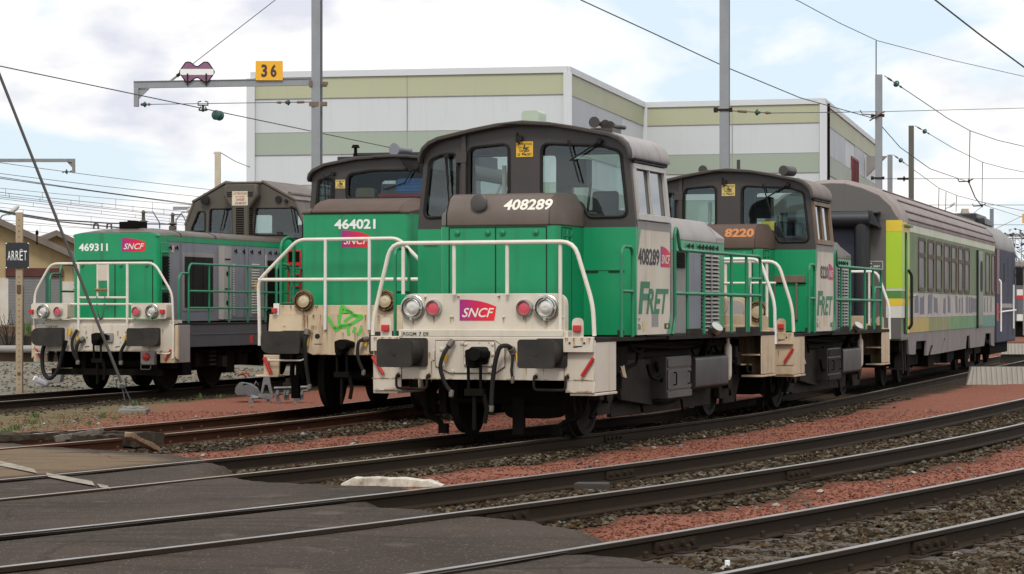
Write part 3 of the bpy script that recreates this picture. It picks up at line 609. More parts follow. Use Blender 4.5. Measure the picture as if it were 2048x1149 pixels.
    def horn(x, yy, zz, d, r): r *= .82; b.lathe([(r*.72, .0), (r, 0.0), (r*.98, .02), (r*.55, .1), (r*.4, .22), (r*.45, .24), (r*.45, .34), (.02, .35)], (x, yy, zz), d, 20)
    if front == 'panel': horn(.84, 2.30, 3.85, (0, 1, 0), .085); b.cut(); horn(1.0, 2.45, 3.81, (.25, 1, 0), .075); b.lathe([(.065, 0), (.065, .20)], (.92, 2.5, 3.83), (0, 1, 0), 14); b.box(.78, 1.06, 2.35, 2.7, 3.72, 3.78)
    else: horn(-.5, 2.4, 3.88, (0, 1, 0), .09); b.cut(); b.lathe([(.08, 0), (.085, .02), (.085, .34), (.07, .36)], (.86, 2.3, 3.84), (.25, 1, 0), 18)
    hn = b.build('horn', DGREY, rf)
    b = MB()
    if front == 'panel': b.lathe([(.001, .02), (.05, .018)], (.84, 2.296, 3.85), (0, 1, 0), 16); b.build('horn_mouth', GAP, hn)
    # --- bonnet behind the cab
    b = MB(); b.box(-HW, HW, CR, 8.85, 1.205, 2.51); rb = b.build('rear_bonnet', GREYM, R, bev=.01)
    ch = [(-HW-.008, 2.51), (HW+.008, 2.51), (HW+.008, 2.60), (HW-.17, 2.83), (-HW+.17, 2.83), (-HW-.008, 2.60)]
    b = MB(); b.prism(ch, 'y', CR, 8.42)
    b.add([(p[0], 8.42, p[1]) for p in ch]+[(-HW-.008, 8.87, 2.51), (HW+.008, 8.87, 2.51), (HW+.008, 8.87, 2.60), (HW-.2, 8.60, 2.80), (-HW+.2, 8.60, 2.80), (-HW-.008, 8.87, 2.60)], [(0, 1, 7, 6), (1, 2, 8, 7), (2, 3, 9, 8), (3, 4, 10, 9), (4, 5, 11, 10), (5, 0, 6, 11), (6, 7, 8, 9, 10, 11)])
    for yy in (5.2, 6.0): b.add([], [])
    b.build('rear_bonnet_top', GREYL if front == 'panel' else BROWNG, rb, bev=.012)
    for s in (-1, 1):
        pl = lambda a, zz, o, s=s: (s*(HW+o), a, zz)
        b = MB(); b.add([pl(CR, 2.36, .006), pl(8.86, 2.36, .006), pl(8.86, 2.51, .006), pl(CR, 2.51, .006)], [(0, 1, 2, 3)]); b.add([pl(8.53, 1.21, .006), pl(8.86, 1.21, .006), pl(8.86, 2.36, .006), pl(8.53, 2.36, .006)], [(0, 1, 2, 3)]); b.build('bonnet_green_band', GREEN, rb, smooth=0)
        b = MB(); b.add([pl(6.78, 1.22, .008), pl(7.55, 1.22, .008), pl(7.55, 2.38, .008), pl(6.78, 2.38, .008)], [(0, 1, 2, 3)]); b.build('bonnet_door', GREYB, rb, smooth=0)
        louvre_panel(rb, pl, 6.2, 6.72, 2.12, 2.36, 9, UNDERL); louvre_panel(rb, pl, 7.57, 8.51, 1.23, 2.36, 20, GREYL, bars=1)
        b = MB()
        for yy in (5.2, 5.45, 6.85, 7.05, 7.42, 7.6, 7.8, 8.0, 8.15, 8.4): b.cut().box(s*HW, s*(HW+.04), yy-.02, yy+.02, 2.42, 2.45); b.tube([(s*(HW+.03), yy, 2.47), (s*(HW+.035), yy-.03, 2.38)], .012, 6)
        b.build('bonnet_latch', BLACKR, rb)
    b = MB()
    for yy, xx in ((5.2, .3), (5.6, .3), (6.6, .3), (7.2, .3)): b.cut().tube([(xx, yy, 2.83), (xx, yy, 2.90), (xx, yy+.08, 2.90), (xx, yy+.08, 2.83)], .012, 6)
    b.build('lifting_ring', CHROME, rb)
    # --- handrails
    yb = .63
    pipe(R, [[(-1.405, yb, 1.24), (-1.392, yb, 1.45), (-1.17, yb, 2.335), (1.13, yb, 2.335), (1.362, yb, 1.60), (1.378, yb, 1.24)]], .026, RAILW if front == 'panel' else RAILW, 'front_handrail', .16)
    pipe(R, [[(xx, yb+.02, zz), (xx, yb+.02, 2.33)] for xx, zz in ((-1.02, 1.73), (-.37, 1.72), (.297, 1.72), (.955, 1.18))], .023, RAILW, 'handrail_post')
    if front != 'panel': pipe(R, [[(-1.0, yb, 2.0), (1.1, yb, 2.0)]], .018, RAILW, 'handrail_crossbar')
    yb = 9.5
    pipe(R, [[(-1.39, yb, 1.2), (-1.38, yb, 1.5), (-1.17, yb, 2.3), (1.15, yb, 2.3), (1.38, yb, 1.65), (1.39, yb, 1.02)]], .026, WHITEP, 'rear_handrail', .14)
    pipe(R, [[(xx, yb, 1.2), (xx, yb, 2.29)] for xx in (-1.0, -.35, .35, 1.0)], .022, RAILW, 'handrail_post')
    for s in (-1, 1):
        xx = s*1.36
        pipe(R, [[(xx, 3.98, 1.22), (xx, 4.10, 1.42), (xx, 4.08, 2.52), (xx, 4.15, 2.62), (xx, 4.24, 2.52), (xx, 4.34, 2.32), (xx, 8.64, 2.318), (xx, 8.70, 2.2), (xx, 8.70, 1.22)], [(xx, 4.11, 1.755), (xx, 8.72, 1.745)], [(xx, 8.70, 1.99), (xx, 8.05, 1.985), (xx, 7.98, 1.9), (xx, 7.98, 1.22)]], .024, GREENR, 'side_handrail', .07)
        pipe(R, [[(xx, yy, 1.22), (xx, yy, 2.315)] for yy in (4.70, 5.53, 7.0, 7.85)], .022, GREENR, 'handrail_post')
        xg = s*1.455
        pipe(R, [[(xg, 1.45, 1.22), (xg, 1.45, 2.24), (xg, 1.52, 2.30), (xg, 1.83, 2.30), (xg, 1.90, 2.22), (xg, 1.90, 1.22)], [(xg, 1.45, 1.765), (xg, 1.90, 1.765)]], .022, GREENR, 'cab_step_rail', .06)
    # --- boxes and tanks under the footplate
    for s in (-1, 1):
        lo, hi = sorted((s*.72, s*1.24))
        l2, h2 = sorted((s*.72, s*1.05)); b = MB(); b.prism([(2.75, .42), (4.125, .30), (4.125, .90), (2.95, .92), (2.8, .72)], 'x', l2, h2); b.build('gear_casing', UNDERL, R, bev=.012); b = MB(); b.box(lo, hi, 4.13, 5.30, .38, .93)
        bb = b.build('battery_box', TANK, R, bev=.012)
        xo = s*1.242
        b = MB()
        b.box(min(xo, xo+s*.012), max(xo, xo+s*.012), 4.16, 5.28, .50, .76); b.box(min(xo, xo+s*.012), max(xo, xo+s*.012), 4.16, 5.28, .79, .905); b.box(min(xo, xo+s*.016), max(xo, xo+s*.016), 4.14, 5.3, .39, .475)
        b.build('battery_door', paint('grimy_grey_door', (.078, .068, .060), .6, .5, (.04, .03, .022), .5) if front == 'panel' else UNDERL, bb, bev=.008)
        b = MB()
        for yy in (4.42, 5.12): b.cut().tube(smooth_path([(xo+s*.01, yy, .72), (xo+s*.05, yy, .72), (xo+s*.05, yy, .56), (xo+s*.01, yy, .56)], .02), .01, 6)
        b.build('box_handle', UNDER, bb)
        b = MB(); b.prism(rr([(s*.7, .43), (s*1.08, .43), (s*1.24, .48), (s*1.24, .90), (s*.7, .905)], [0, .05, .05, .05, 0]), 'y', 5.55, 7.30); b.build('fuel_tank', TANK, R, bev=.012, smooth=50)
        b = MB(); b.tube([(s*1.1, 6.35, .9), (s*1.30, 6.0, 1.15), (s*1.42, 5.9, 1.27)], .05, 10); fp = b.build('filler_pipe', UNDER, R)
        b = MB(); b.lathe([(.075, -.03), (.085, 0), (.085, .06), (.05, .07)], (s*1.42, 5.9, 1.27), (s*.5, -.3, .6), 14); b.build('filler_cap', CHROME, fp)
        # pipes, cables and small gear hung along the frame
        rp_ = random.Random(int(y*10)+s)
        for k_ in range(9):
            ya = rp_.uniform(1.7, 7.6); yb_ = ya+rp_.uniform(.5, 2.0); zz = rp_.uniform(.3, 1.08); xx = rp_.uniform(.95, 1.18); b = MB(); b.tube(smooth_path([(s*xx, ya, zz+.15), (s*xx, ya+.12, zz), (s*(xx+.03), (ya+yb_)/2, zz-.05), (s*xx, yb_-.1, zz), (s*xx, yb_, zz+rp_.choice((-.2, .2)))], .08), rp_.uniform(.012, .026), 6); b.build('air_pipe', UNDER, R)
        for k_ in range(6):
            ya = rp_.choice((1.75, 2.45, 7.35, 7.65, 8.2))+rp_.uniform(-.1, .1); zz = rp_.uniform(.35, .9); b = MB(); b.box(min(s*.96, s*1.12), max(s*.96, s*1.12), ya, ya+rp_.uniform(.08, .2), zz, zz+rp_.uniform(.08, .2)); b.build('frame_bracket', UNDERL, R, bev=.008)
        for yy in (1.72, 7.42):
            b = MB(); b.lathe([(.03, -.10), (.052, -.05), (.055, 0), (.055, .36), (.045, .40), (.025, .42), (.02, .5)], (s*1.2, yy, .64), (0, 0, 1), 14); dm = b.build('damper', CREAM, R)
            if yy < 2: b = MB(); b.lathe([(.058, 0), (.058, .09)], (s*1.2, yy, .86), (0, 0, 1), 14); b.build('damper_band', RED, dm)
        grime_box(R, min(s*.95, s*1.15), max(s*.95, s*1.15), 2.25, 2.7, .75, 1.1, UNDER)
        pipe(R, [[(s*1.1, 2.3, .62), (s*1.1, 2.7, 1.1), (s*1.15, 3.4, 1.08), (s*1.12, 5.0, 1.04), (s*1.1, 7.3, 1.06)], [(s*1.0, 7.3, 1.1), (s*1.05, 7.7, .8), (s*1.0, 8.3, .3)], [(s*1.05, 2.5, .95), (s*1.12, 2.1, .7), (s*1.05, 1.5, .25)]], .028, UNDER, 'air_pipe', .1)
        b = MB(); b.add([(s*1.1, 2.45, .98), (s*1.2, 2.35, .72), (s*1.2, 2.5, .70), (s*1.1, 2.6, 1.02)], [(0, 1, 2, 3)]); b.cut(); b.add([(s*1.08, 2.45, .98), (s*1.18, 2.35, .72), (s*1.18, 2.5, .70), (s*1.08, 2.6, 1.02)], [(0, 1, 2, 3)]); b.build('sand_chute', CREAMD, R)
    return R
# ------------------------------------------------------------------ larger shunting locomotive with a big arched windscreen
def make_arched_loco(x, y, yaw):
    R = root_at('diesel_locomotive', 'green locomotive with rust stained cream buffer beam, brass lamps, green scrawl and number 464021', 'locomotive', x, y, yaw)
    yb = .6
    b = MB(); b.prism([(-1.255, 1.22), (-1.1, 1.10), (-.555, .865), (.42, .865), (.95, 1.1), (1.255, 1.22), (1.235, 1.47), (-1.235, 1.47)], 'y', yb, yb+.06); b.prism(rect(-1.11, 1.11, 1.47, 1.605), 'y', yb+.03, yb+.5); b.box(-1.11, 1.11, yb+.01, yb+.03, 1.42, 1.45)
    bolts(b, [(-1.0, 1.3), (1.0, 1.3)], yb, .012); beam = b.build('buffer_beam', RUSTCREAM, R, bev=.01)
    r2 = random.Random(4); rust_runs(beam, [(r2.uniform(-1.2, 1.0), r2.choice((1.46, 1.46, 1.3, 1.2)), r2.uniform(.12, .42)) for _ in range(20)]+[(-.68, 1.46, .5), (-.66, 1.44, .4), (-.70, 1.42, .45)], yb-.001, 6); rust_runs(beam, [(r2.uniform(-1.08, 1.0), 1.6, r2.uniform(.05, .13)) for _ in range(9)]+[(-.69, 1.58, .13), (-.62, 1.58, .13)], yb+.0285, 8); edge_rust(beam, -.55, .4, .868, yb-.001, 20, 8, .03)
    b = MB(); b.prism(circ(-.475, 1.14, .04), 'y', yb-.003, yb-.001); b.box(-.52, -.40, yb-.003, yb-.001, 1.02, 1.03); b.build('beam_hole', GAP, beam, smooth=0)
    # scrawled green tag: strokes of spray paint on the beam
    sp = MB(); gp_ = paint('spray_green', (.09, .50, .05), .6, .2, streak=.1, bump=0)
    for pl in ([(-.27, 1.48), (-.10, 1.22), (.0, 1.30)], [(-.02, 1.60), (.12, 1.50), (.24, 1.42)], [(-.02, 1.58), (-.06, 1.30), (.14, 1.32)], [(.03, 1.36), (.16, 1.46), (.34, 1.44), (.20, 1.36), (.08, 1.30), (.10, 1.16)], [(.0, 1.50), (.10, 1.52), (.16, 1.48)], [(.20, 1.28), (.17, 1.2)], [(.30, 1.27), (.25, 1.16)], [(-.14, 1.26), (.06, 1.29)]):
        sp.tube(smooth_path([(p[0]-.08, yb-.001, p[1]) for p in pl], .06), .026, 6)
    sp.v = [(p[0], yb-.002-(.004 if p[1] < yb else 0), p[2]) for p in sp.v]; sp.build('spray_paint', gp_, beam, smooth=0)
    for s in (-1, 1):
        pts = [(-.30*s, -.165), (.30*s, -.165), (.30*s, .165), (-.30*s, .165)] if s > 0 else [(-.305, -.165), (.305, -.165), (.305, .165), (-.305, .165)]
        buffer(R, s*.84, 1.055, 0, yb, rr(pts, [.16, .04, .04, .12] if s < 0 else [.04, .16, .12, .04], 6))
        b = MB(); b.prism(rect(min(s*1.075, s*1.325), max(s*1.075, s*1.325), .56, .86), 'y', yb-.02, yb+.03); b.box(min(s*1.075, s*1.44), max(s*1.075, s*1.44), yb-.06, yb+.25, .53, .56); b.build('step_board', RUSTCREAM, R, bev=.008)
        b = MB(); b.tube([(s*1.30, yb-.06, .82), (s*1.19, yb-.06, .58)], .03, 8); b.build('reflector_bar', RED, R)
        pipe(R, [[(s*1.23, yb-.02, .80), (s*1.22, yb-.1, .78), (s*.70, yb-.1, .78), (s*.68, yb-.02, .80)]], .013, RAILW, 'shunter_grab_rail', .03)
        b = MB(); b.box(s*1.125-.045, s*1.125+.045, yb-.01, yb+.02, 1.45, 1.63); t = b.build('lamp_bracket', WHITEP, R, bev=.003); b = MB(); b.box(s*1.125-.05, s*1.125+.02, yb-.08, yb-.02, 1.49, 1.56); b.build('red_marker_box', RED, t, bev=.006)
        round_lamp(R, (-.685 if s < 0 else .595, .62, 1.67), .145, rim=BRASS, lens=paint('yellowed_lens', (.62, .52, .34)), deep=.085)
    coupling(R, yb, 1.0)
    hose(R, [(.30, yb-.05, 1.1), (.22, yb-.14, 1.08), (.2, yb-.16, .85), (.30, yb-.14, .62)]); hose(R, [(-.62, yb-.05, 1.2), (-.64, yb-.12, 1.05), (-.6, yb-.14, .7), (-.55, yb-.14, .4)], .03)
    b = MB()
    for xx in (-.62, .30): b.cut().prism([(xx-.015, 1.0), (xx+.012, 1.0), (xx+.03, 1.12), (xx, 1.06), (xx-.03, 1.12)], 'y', yb-.06, yb-.04)
    b.build('hose_hook', YELLOW, R)
    pipe(R, [[(-1.395, yb, 1.0), (-1.395, yb, 1.2), (-1.415, yb, 1.97), (-.785, yb, 2.58), (.795, yb, 2.59), (1.42, yb, 1.97), (1.40, yb, 1.0)], [(-1.41, yb, 1.985), (1.41, yb, 1.985)]], .027, RAILW, 'front_handrail', .12)
    pipe(R, [[(xx, yb-.02, 1.24), (xx, yb-.01, 2.58)] for xx in (-.345, .345)], .025, WHITEP, 'handrail_post')
    for s in (-1, 1):
        pipe(R, [[(s*1.32, 1.3, 1.5), (s*1.32, 1.3, 2.55), (s*1.30, 1.5, 2.65), (s*1.28, 1.75, 2.62), (s*1.28, 1.75, 1.5)], [(s*1.32, 1.3, 2.0), (s*1.28, 1.75, 2.0)], [(s*1.32, 1.3, 1.62), (s*1.28, 1.75, 1.62)]], .025, GREENR, 'step_handrail', .1)
    # bonnet, cab
    b = MB(); b.prism(rr([(-.84, .95), (.84, .95), (.93, 2.75), (-.93, 2.75)], [.06, .06, 0, 0]), 'z', 1.6, 2.985); hd = b.build('front_bonnet', GREEN, R)
    b = MB(); b.prism([(.93, 2.985), (.93, 3.02), (1.1, 3.12), (1.35, 3.19), (1.7, 3.235), (2.75, 3.25), (2.75, 2.985)], 'x', -.70, .70)
    for s in (-1, 1):
        a = [(s*.70, .93, 2.985), (s*.70, .93, 3.02), (s*.70, 1.1, 3.12), (s*.70, 1.35, 3.19), (s*.70, 1.7, 3.235), (s*.70, 2.75, 3.25)]; q = [(s*.855, .96, 2.985), (s*.855, .96, 3.01), (s*.90, 1.5, 3.08), (s*.93, 2.75, 3.12), (s*.93, 2.75, 2.985)]
        b.add(a+q, [(0, 1, 7, 6), (1, 2, 8, 7), (2, 3, 8), (3, 4, 9, 8), (4, 5, 9), (6, 7, 8, 9, 10)])
    b.build('bonnet_top', BROWN, hd, bev=.015, smooth=50)
    b = MB(); b.box(-.86, .86, .94, .95, 2.97, 2.985); b.build('bonnet_seam', GAP, hd, smooth=0)
    t = MB(); letter(t, '464021', (-.33, .946, 2.745), (.65, 0, 0), (0, 0, .15), 0, .03); t.build('bonnet_number', WHITEL, hd, smooth=0)
    logo(hd, (-.215, .946, 2.475), (.47, 0, 0), (0, 0, .25), (0, -.003, 0))
    CF, CR, hw = 2.75, 4.9, 1.385
    top = [(1.345, 3.63), (1.30, 3.70), (1.13, 3.79), (.6, 3.88), (0, 3.92)]
    outl = [(-1.43, 1.3), (1.43, 1.3), (hw, 3.16)]+top+[(-p[0], p[1]) for p in top[:-1][::-1]]+[(-hw, 3.16)]
    w1 = rr([(-1.30, 2.95), (-1.0, 2.95), (-.99, 3.60), (-1.23, 3.60)], .06); w2 = rr([(-.77, 3.285), (.80, 3.285), (.86, 3.40), (.80, 3.66), (.35, 3.725), (-.35, 3.725), (-.75, 3.67)], [.09, .09, .1, .1, .3, .3, .12])
    b = MB(); b.plate(outl, [w1[::-1], w2[::-1]], lambda u, v, k: (u, CF+k*.06, v)); up = b.build('cab_front', DGREY, R, smooth=20)
    for w_ in (w1, w2):
        g = gasket(up, w_, CF-.004, .026); b = MB(); b.plate(w_, [], lambda u, v, k: (u, CF+.03+k*.006, v)); b.build('windscreen', GLASSD, g, smooth=0)
    danger_sign(up, -.955, -.795, 3.45, 3.585, CF-.003, YELLOWF)
    wiper(up, (-.98, CF-.05, 3.68), (-1.2, CF-.05, 3.58), (-1.13, CF-.05, 3.66), (-1.10, CF-.04, 3.15)); wiper(up, (.35, CF-.06, 3.76), (.20, CF-.06, 3.5), (.20, CF-.05, 3.52), (-.15, CF-.05, 3.42))
    b = MB(); b.prism([(.12, 3.92), (.62, 3.86), (.55, 3.66), (.28, 3.70)], 'y', CF-.08, CF-.01); b.lathe([(.05, 0), (.05, .05)], (.42, CF-.12, 3.76), (0, -1, 0), 12); b.build('soot_hood', BLACKR, up, bev=.01)
    for s in (-1, 1):
        win = rr(rect(CF+.25, CR-.25, 2.75, 3.55), .05)
        b = MB(); b.plate([(CF+.06, 1.3), (CR, 1.3), (CR, 3.63), (CF+.06, 3.63)], [win[::-1]], lambda u, v, k: (s*(1.43-.045*max(0, min(1, (v-1.3)/1.86))-.04*max(0, (v-3.16)/.47)-k*.05), u, v)); sw = b.build('cab_side', DGREY, R)
        b = MB(); b.plate(win, [], lambda u, v, k: (s*(1.39-.03*(v-2.75)-.01-k*.006), u, v)); b.build('side_window', GLASSM, sw, smooth=0)
    bw = rr(rect(-.9, .9, 3.25, 3.68), .07)
    b = MB(); b.plate(outl, [bw[::-1]], lambda u, v, k: (u, CR-k*.05, v)); bk = b.build('cab_back', DGREY, R, smooth=20)
    b = MB(); b.plate(bw, [], lambda u, v, k: (u, CR-.02-k*.005, v)); b.build('rear_windscreen', GLASS, bk, smooth=0)
    b = MB(); b.box(-1.3, 1.3, CF+.07, CR-.06, 1.3, 1.55); b.box(-.9, .9, CF+.08, CF+.5, 1.55, 3.2); b.build('cab_desk', CABDK, R)
    b = MB(); b.box(-.28, .80, CF+.08, CF+.115, 3.30, 3.365); b.build('red_lamp_bar', paint('bright_red_plastic', (.62, .03, .03), .3, .05, streak=0, bump=0), R, bev=.01)
    b = MB(); b.prism(rr(rect(.02, .85, 3.37, 3.60), .06), 'y', CF+.14, CF+.7)
    for k in range(4): b.box(.0, .87, CF+.12, CF+.14, 3.40+k*.05, 3.42+k*.05)
    b.build('blue_view_panel', paint('blue_view_paint', (.13, .38, .80), .4, .15, streak=0, bump=0), R, bev=.01)  # added ridged panel standing in for the blue image in the windscreen
    b = MB(); b.prism(rr(rect(-.66, -.34, 3.29, 3.46), .07), 'y', CF+.1, CF+.25); b.build('yellow_bag', paint('bag_fabric', (.35, .27, .16), .7, .5, (.05, .08, .12), 0, bump=0), R, bev=.02)
    sec = [(1.40, 3.60), (1.385, 3.68), (1.32, 3.755), (1.12, 3.845), (.6, 3.935), (0, 3.97)]; sec = sec+[(-p[0], p[1]) for p in sec[:-1][::-1]]
    b = MB(); b.shell(sec, CF-.12, CR+.15, .05); rf = b.build('cab_roof', paint('sooty_roof_paint', (.040, .033, .028)), R, bev=.012, smooth=50)
    b = MB(); b.lathe([(.02, 0), (.10, 0), (.10, .02), (.055, .12), (.045, .3), (.05, .42), (.02, .42)], (.02, CF-.02, 4.05), (.35, 1, 0), 16); b.cut(); b.tube([(.85, CF+.1, 3.9), (.85, CF+.1, 4.08)], .02); b.build('horn', GREYB, rf)
    b = MB(); b.box(-1.18, 1.2, CF+.7, CF+1.8, 3.78, 4.0); b.box(-.95, 1.0, CF+.8, CF+1.7, 4.0, 4.06); rb_ = b.build('roof_box', paint('blue_black_paint', (.016, .019, .026), .5, .3), rf, bev=.015); b = MB(); b.tube([(-.9, CF+.8, 4.0), (-.9, CF+.8, 4.16)], .028); b.lathe([(.07, 0), (.05, .05)], (-.9, CF+.8, 4.14), (0, 0, 1), 10); b.build('aerial', UNDER, rb_)
    # rear bonnet, frame, running gear
    b = MB(); b.box(-.93, .93, CR, 13.7, 1.6, 3.0); b.prism([(-.93, 3.0), (.93, 3.0), (.6, 3.25), (-.6, 3.25)], 'y', CR, 13.6); b.build('rear_bonnet', GREYB, R, bev=.03)
    b = MB(); b.box(-1.40, 1.40, yb+.3, 14.2, 1.22, 1.5); b.box(-1.1, 1.1, yb+.2, 14.2, .95, 1.22); b.build('frame', UNDER, R, bev=.01)
    b = MB(); b.prism(rect(-1.4, 1.4, .87, 1.5), 'y', 14.2, 14.26); b.build('rear_buffer_beam', RUSTCREAM, R, bev=.01)
    for yy in (2.0, 4.2, 10.6, 12.8): wheelset(R, yy, .52)
    for y0 in (1.6, 10.2):
        b = MB()
        for s in (-1, 1): b.prism(rr([(y0-.3, .45), (y0+3.4, .45), (y0+3.4, .8), (y0+2.2, 1.0), (y0+.8, 1.0), (y0-.3, .8)], .05), 'x', s*.95, s*1.08)
        b.box(-1.0, 1.0, y0+.9, y0+2.1, .35, .9); b.tube([(-1.05, y0-.5, .85), (-1.05, y0-.55, .5), (-.95, y0-.6, .25)], .04); b.box(-1.02, -.9, y0-.66, y0-.58, .2, .55); b.build('bogie_frame', UNDER, R, bev=.01)
    grime_box(R, -1.2, 1.2, 5.5, 9.2, .45, 1.2, UNDER, 'fuel_tank')
    return R
# ------------------------------------------------------------------ road locomotive with a long bonnet in front of a raised cab
def make_long_bonnet_loco(x, y, yaw):
    R = root_at('diesel_locomotive', 'long bonnet locomotive in green and grey with number 469311, guy wire crossing its nose', 'locomotive', x, y, yaw)
    yb = .37
    b = MB(); b.prism([(-1.45, .745), (1.45, .745), (1.45, 1.17), (1.38, 1.26), (-1.38, 1.26), (-1.47, 1.2)], 'y', yb, yb+.06); b.box(-1.25, 1.38, yb+.03, yb+.5, 1.26, 1.335); b.box(-.42, .95, yb-.012, yb, .76, 1.245)
    bolts(b, [(-.42+.05, 1.21), (-.45, .93), (.36, .93), (.9, 1.2)], yb-.012, .01); beam = b.build('buffer_beam', CREAM, R, bev=.008)
    b = MB(); b.prism(rr(rect(-.22, .22, .925, 1.09), .02), 'y', yb-.05, yb-.013); b.build('coupler_housing', GREYM, beam, bev=.01)
    b = MB(); b.box(-.16, -.08, yb-.056, yb-.05, .96, 1.05); b.box(.04, .16, yb-.056, yb-.05, .96, 1.05); b.build('coupler_opening', GAP, beam, smooth=0)
    r2 = random.Random(9); rust_runs(beam, [(r2.uniform(-1.4, 1.4), r2.choice((1.17, 1.0)), r2.uniform(.08, .3)) for _ in range(26)], yb-.001, 2); rust_runs(beam, [(xx, 1.13, .2) for xx in (-.36, .30, .48, .0, .8)], yb-.0125, 3); edge_rust(beam, -1.4, 1.4, .748, yb-.001, 36, 4, .025)
    t = MB(); letter(t, '1169107', (-1.20, yb-.004, 1.192), (.26, 0, 0), (0, 0, .04), 0, .01)
    for xx in (-.33, .30): t.add([(xx-.04, yb-.015, .84), (xx+.05, yb-.015, .85), (xx+.04, yb-.015, .83), (xx-.02, yb-.015, .825), (xx-.04, yb-.015, .80)], [(0, 1, 2, 3, 4)])
    bolts(t, [(-.33, 1.01), (.36, 1.01)], yb-.012, .013); t.build('beam_lettering', BLACKP, beam, smooth=0)
    coupling(R, yb, 1.0)
    for s in (-1, 1):
        hw, hh = .325, .168
        buffer(R, s*.99, 1.02, 0, yb, rr([(-hw, -hh), (hw, -hh), (hw, hh), (-hw, hh)], [.03, .165, .165, .05] if s > 0 else [.165, .03, .05, .165], 8))
        lo, hi = sorted((s*1.17, s*1.46))
        b = MB(); b.prism(rect(lo, hi, .54, .745), 'y', yb, yb+.04); b.box(min(s*1.40, s*1.46), max(s*1.40, s*1.46), yb+.04, yb+.2, .54, 1.2); b.prism(rr([(s*1.455, .66), (s*1.455+s*.06, .6), (s*1.455+s*.06, 1.24), (s*1.455, 1.24)], .0), 'y', yb+.02, yb+.10); b.build('step_well', CREAMD, R, bev=.006)
        b = MB(); b.prism([(yb+.1, .54), (1.05, .54), (1.05, 1.24), (yb+.1, 1.24)], 'x', s*1.43, s*1.46); b.build('step_side', GREYM, R, bev=.005)
        b = MB(); b.tube([(s*1.40, yb-.03, .79), (s*1.28, yb-.03, .585)], .022, 8); b.build('reflector_bar', RED, R)
        pipe(R, [[(s*1.15, yb, .75), (s*1.12, yb-.07, .72), (s*1.38, yb-.07, .71), (s*1.39, yb, .76)]], .014, RAILW, 'shunter_grab_rail', .04)
        # lamp boxes
        lo, hi = (-1.43, -.67) if s < 0 else (.65, 1.37)
        b = MB(); b.prism(rr(rect(lo, hi, 1.36, 1.65), .05), 'y', .22, .50); lb = b.build('lamp_box', CREAM, R, bev=.02)
        xs = (-1.165, -.855) if s < 0 else (.765, 1.085)
        hx, rx = (xs[0], xs[1]) if s < 0 else (xs[1], xs[0])
        round_lamp(lb, (hx, .22, 1.5), .125, rim=CHROME, deep=.07); round_lamp(lb, (rx, .22, 1.5), .092, rim=CHROME, lens=REDLP, deep=.05, name='red_tail_lamp', clips=False)
        b = MB(); mx_ = -1.41 if s < 0 else 1.30; b.box(mx_-.04, mx_+.04, .15, .22, 1.455, 1.53); b.build('red_marker_box', RED, lb, bev=.006)
    hose(R, [(-1.19, yb-.06, .90), (-1.22, yb-.12, .70), (-1.19, yb-.14, .36), (-1.05, yb-.15, .20), (-.88, yb-.14, .36), (-.78, yb-.12, .75), (-.72, yb-.1, .95)], .04, end=False)
    hose(R, [(-.52, yb-.05, 1.15), (-.6, yb-.13, .95), (-.55, yb-.14, .7), (-.47, yb-.12, .55)], .03, end=False)
    hose(R, [(-.40, yb-.06, .97), (-.47, yb-.13, .90), (-.5, yb-.14, .72), (-.46, yb-.13, .55)], .034); hose(R, [(.55, yb-.06, .97), (.50, yb-.13, .88), (.42, yb-.14, .72), (.43, yb-.13, .55)], .034)
    b = MB()
    for xx in (-.52, .46): b.cut().prism([(xx-.015, .95), (xx+.012, .95), (xx+.03, 1.06), (xx, 1.0), (xx-.03, 1.06)], 'y', yb-.06, yb-.04)
    b.cut(); b.prism([(-.70, 1.05), (-.66, 1.05), (-.62, 1.18), (-.68, 1.18)], 'y', yb-.07, yb-.05); b.build('hose_hook', YELLOW, R)
    b = MB(); b.box(.79, 1.08, yb-.06, yb+.06, .5, .76); so = b.build('brake_socket', GREYM, R, bev=.02); b = MB(); b.lathe([(.075, 0), (.07, .05), (.04, .07)], (.92, yb-.06, .655), (0, -1, 0), 8); b.build('red_socket_cap', RED, so)
    b = MB(); b.tube(smooth_path([(.82, yb-.08, .54), (.82, yb-.1, .42), (1.02, yb-.1, .42), (1.02, yb-.08, .54)], .03), .008, 6); b.build('socket_guard', OLIVE, so)
    # handrails
    yh = .36
    pipe(R, [[(-1.45, yh, .8), (-1.44, yh, 1.2), (-1.43, yh, 1.85), (-1.09, yh, 2.395), (1.06, yh, 2.395), (1.42, yh, 1.83), (1.44, yh, 1.25), (1.43, yh, .62)]], .023, RAILW, 'front_handrail', .14)
    pipe(R, [[(xx, yh, 1.12), (xx, yh, 2.39)] for xx in (-.51, .50)], .027, RAILW, 'handrail_post')
    pipe(R, [[(-.67, yh, 1.63), (.65, yh, 1.63)], [(-.67, yh, 1.355), (.65, yh, 1.355)], [(-.51, yh, 1.755), (.5, yh, 1.755)], [(-.115, yh, 1.755), (-.115, yh, 2.39)], [(.105, yh, 1.755), (.105, yh, 2.39)]], .019, RAILW, 'handrail_bar')
    b = MB(); b.box(-.10, .09, yh-.01, yh+.01, 2.07, 2.38); b.build('gangway_plate', CREAM, R, bev=.004)
    b = MB(); b.tube([(-.15, yh-.03, 1.90), (.09, yh-.03, 1.90)], .022, 8); b.build('rusty_bar', paint('rust_orange', (.30, .10, .03), .7, .4, (.1, .04, .02), 0, bump=0), R)
    ch = MB(); P0, P1 = Vector((-.11, yh-.04, 1.75)), Vector((.06, yh-.04, 1.76))
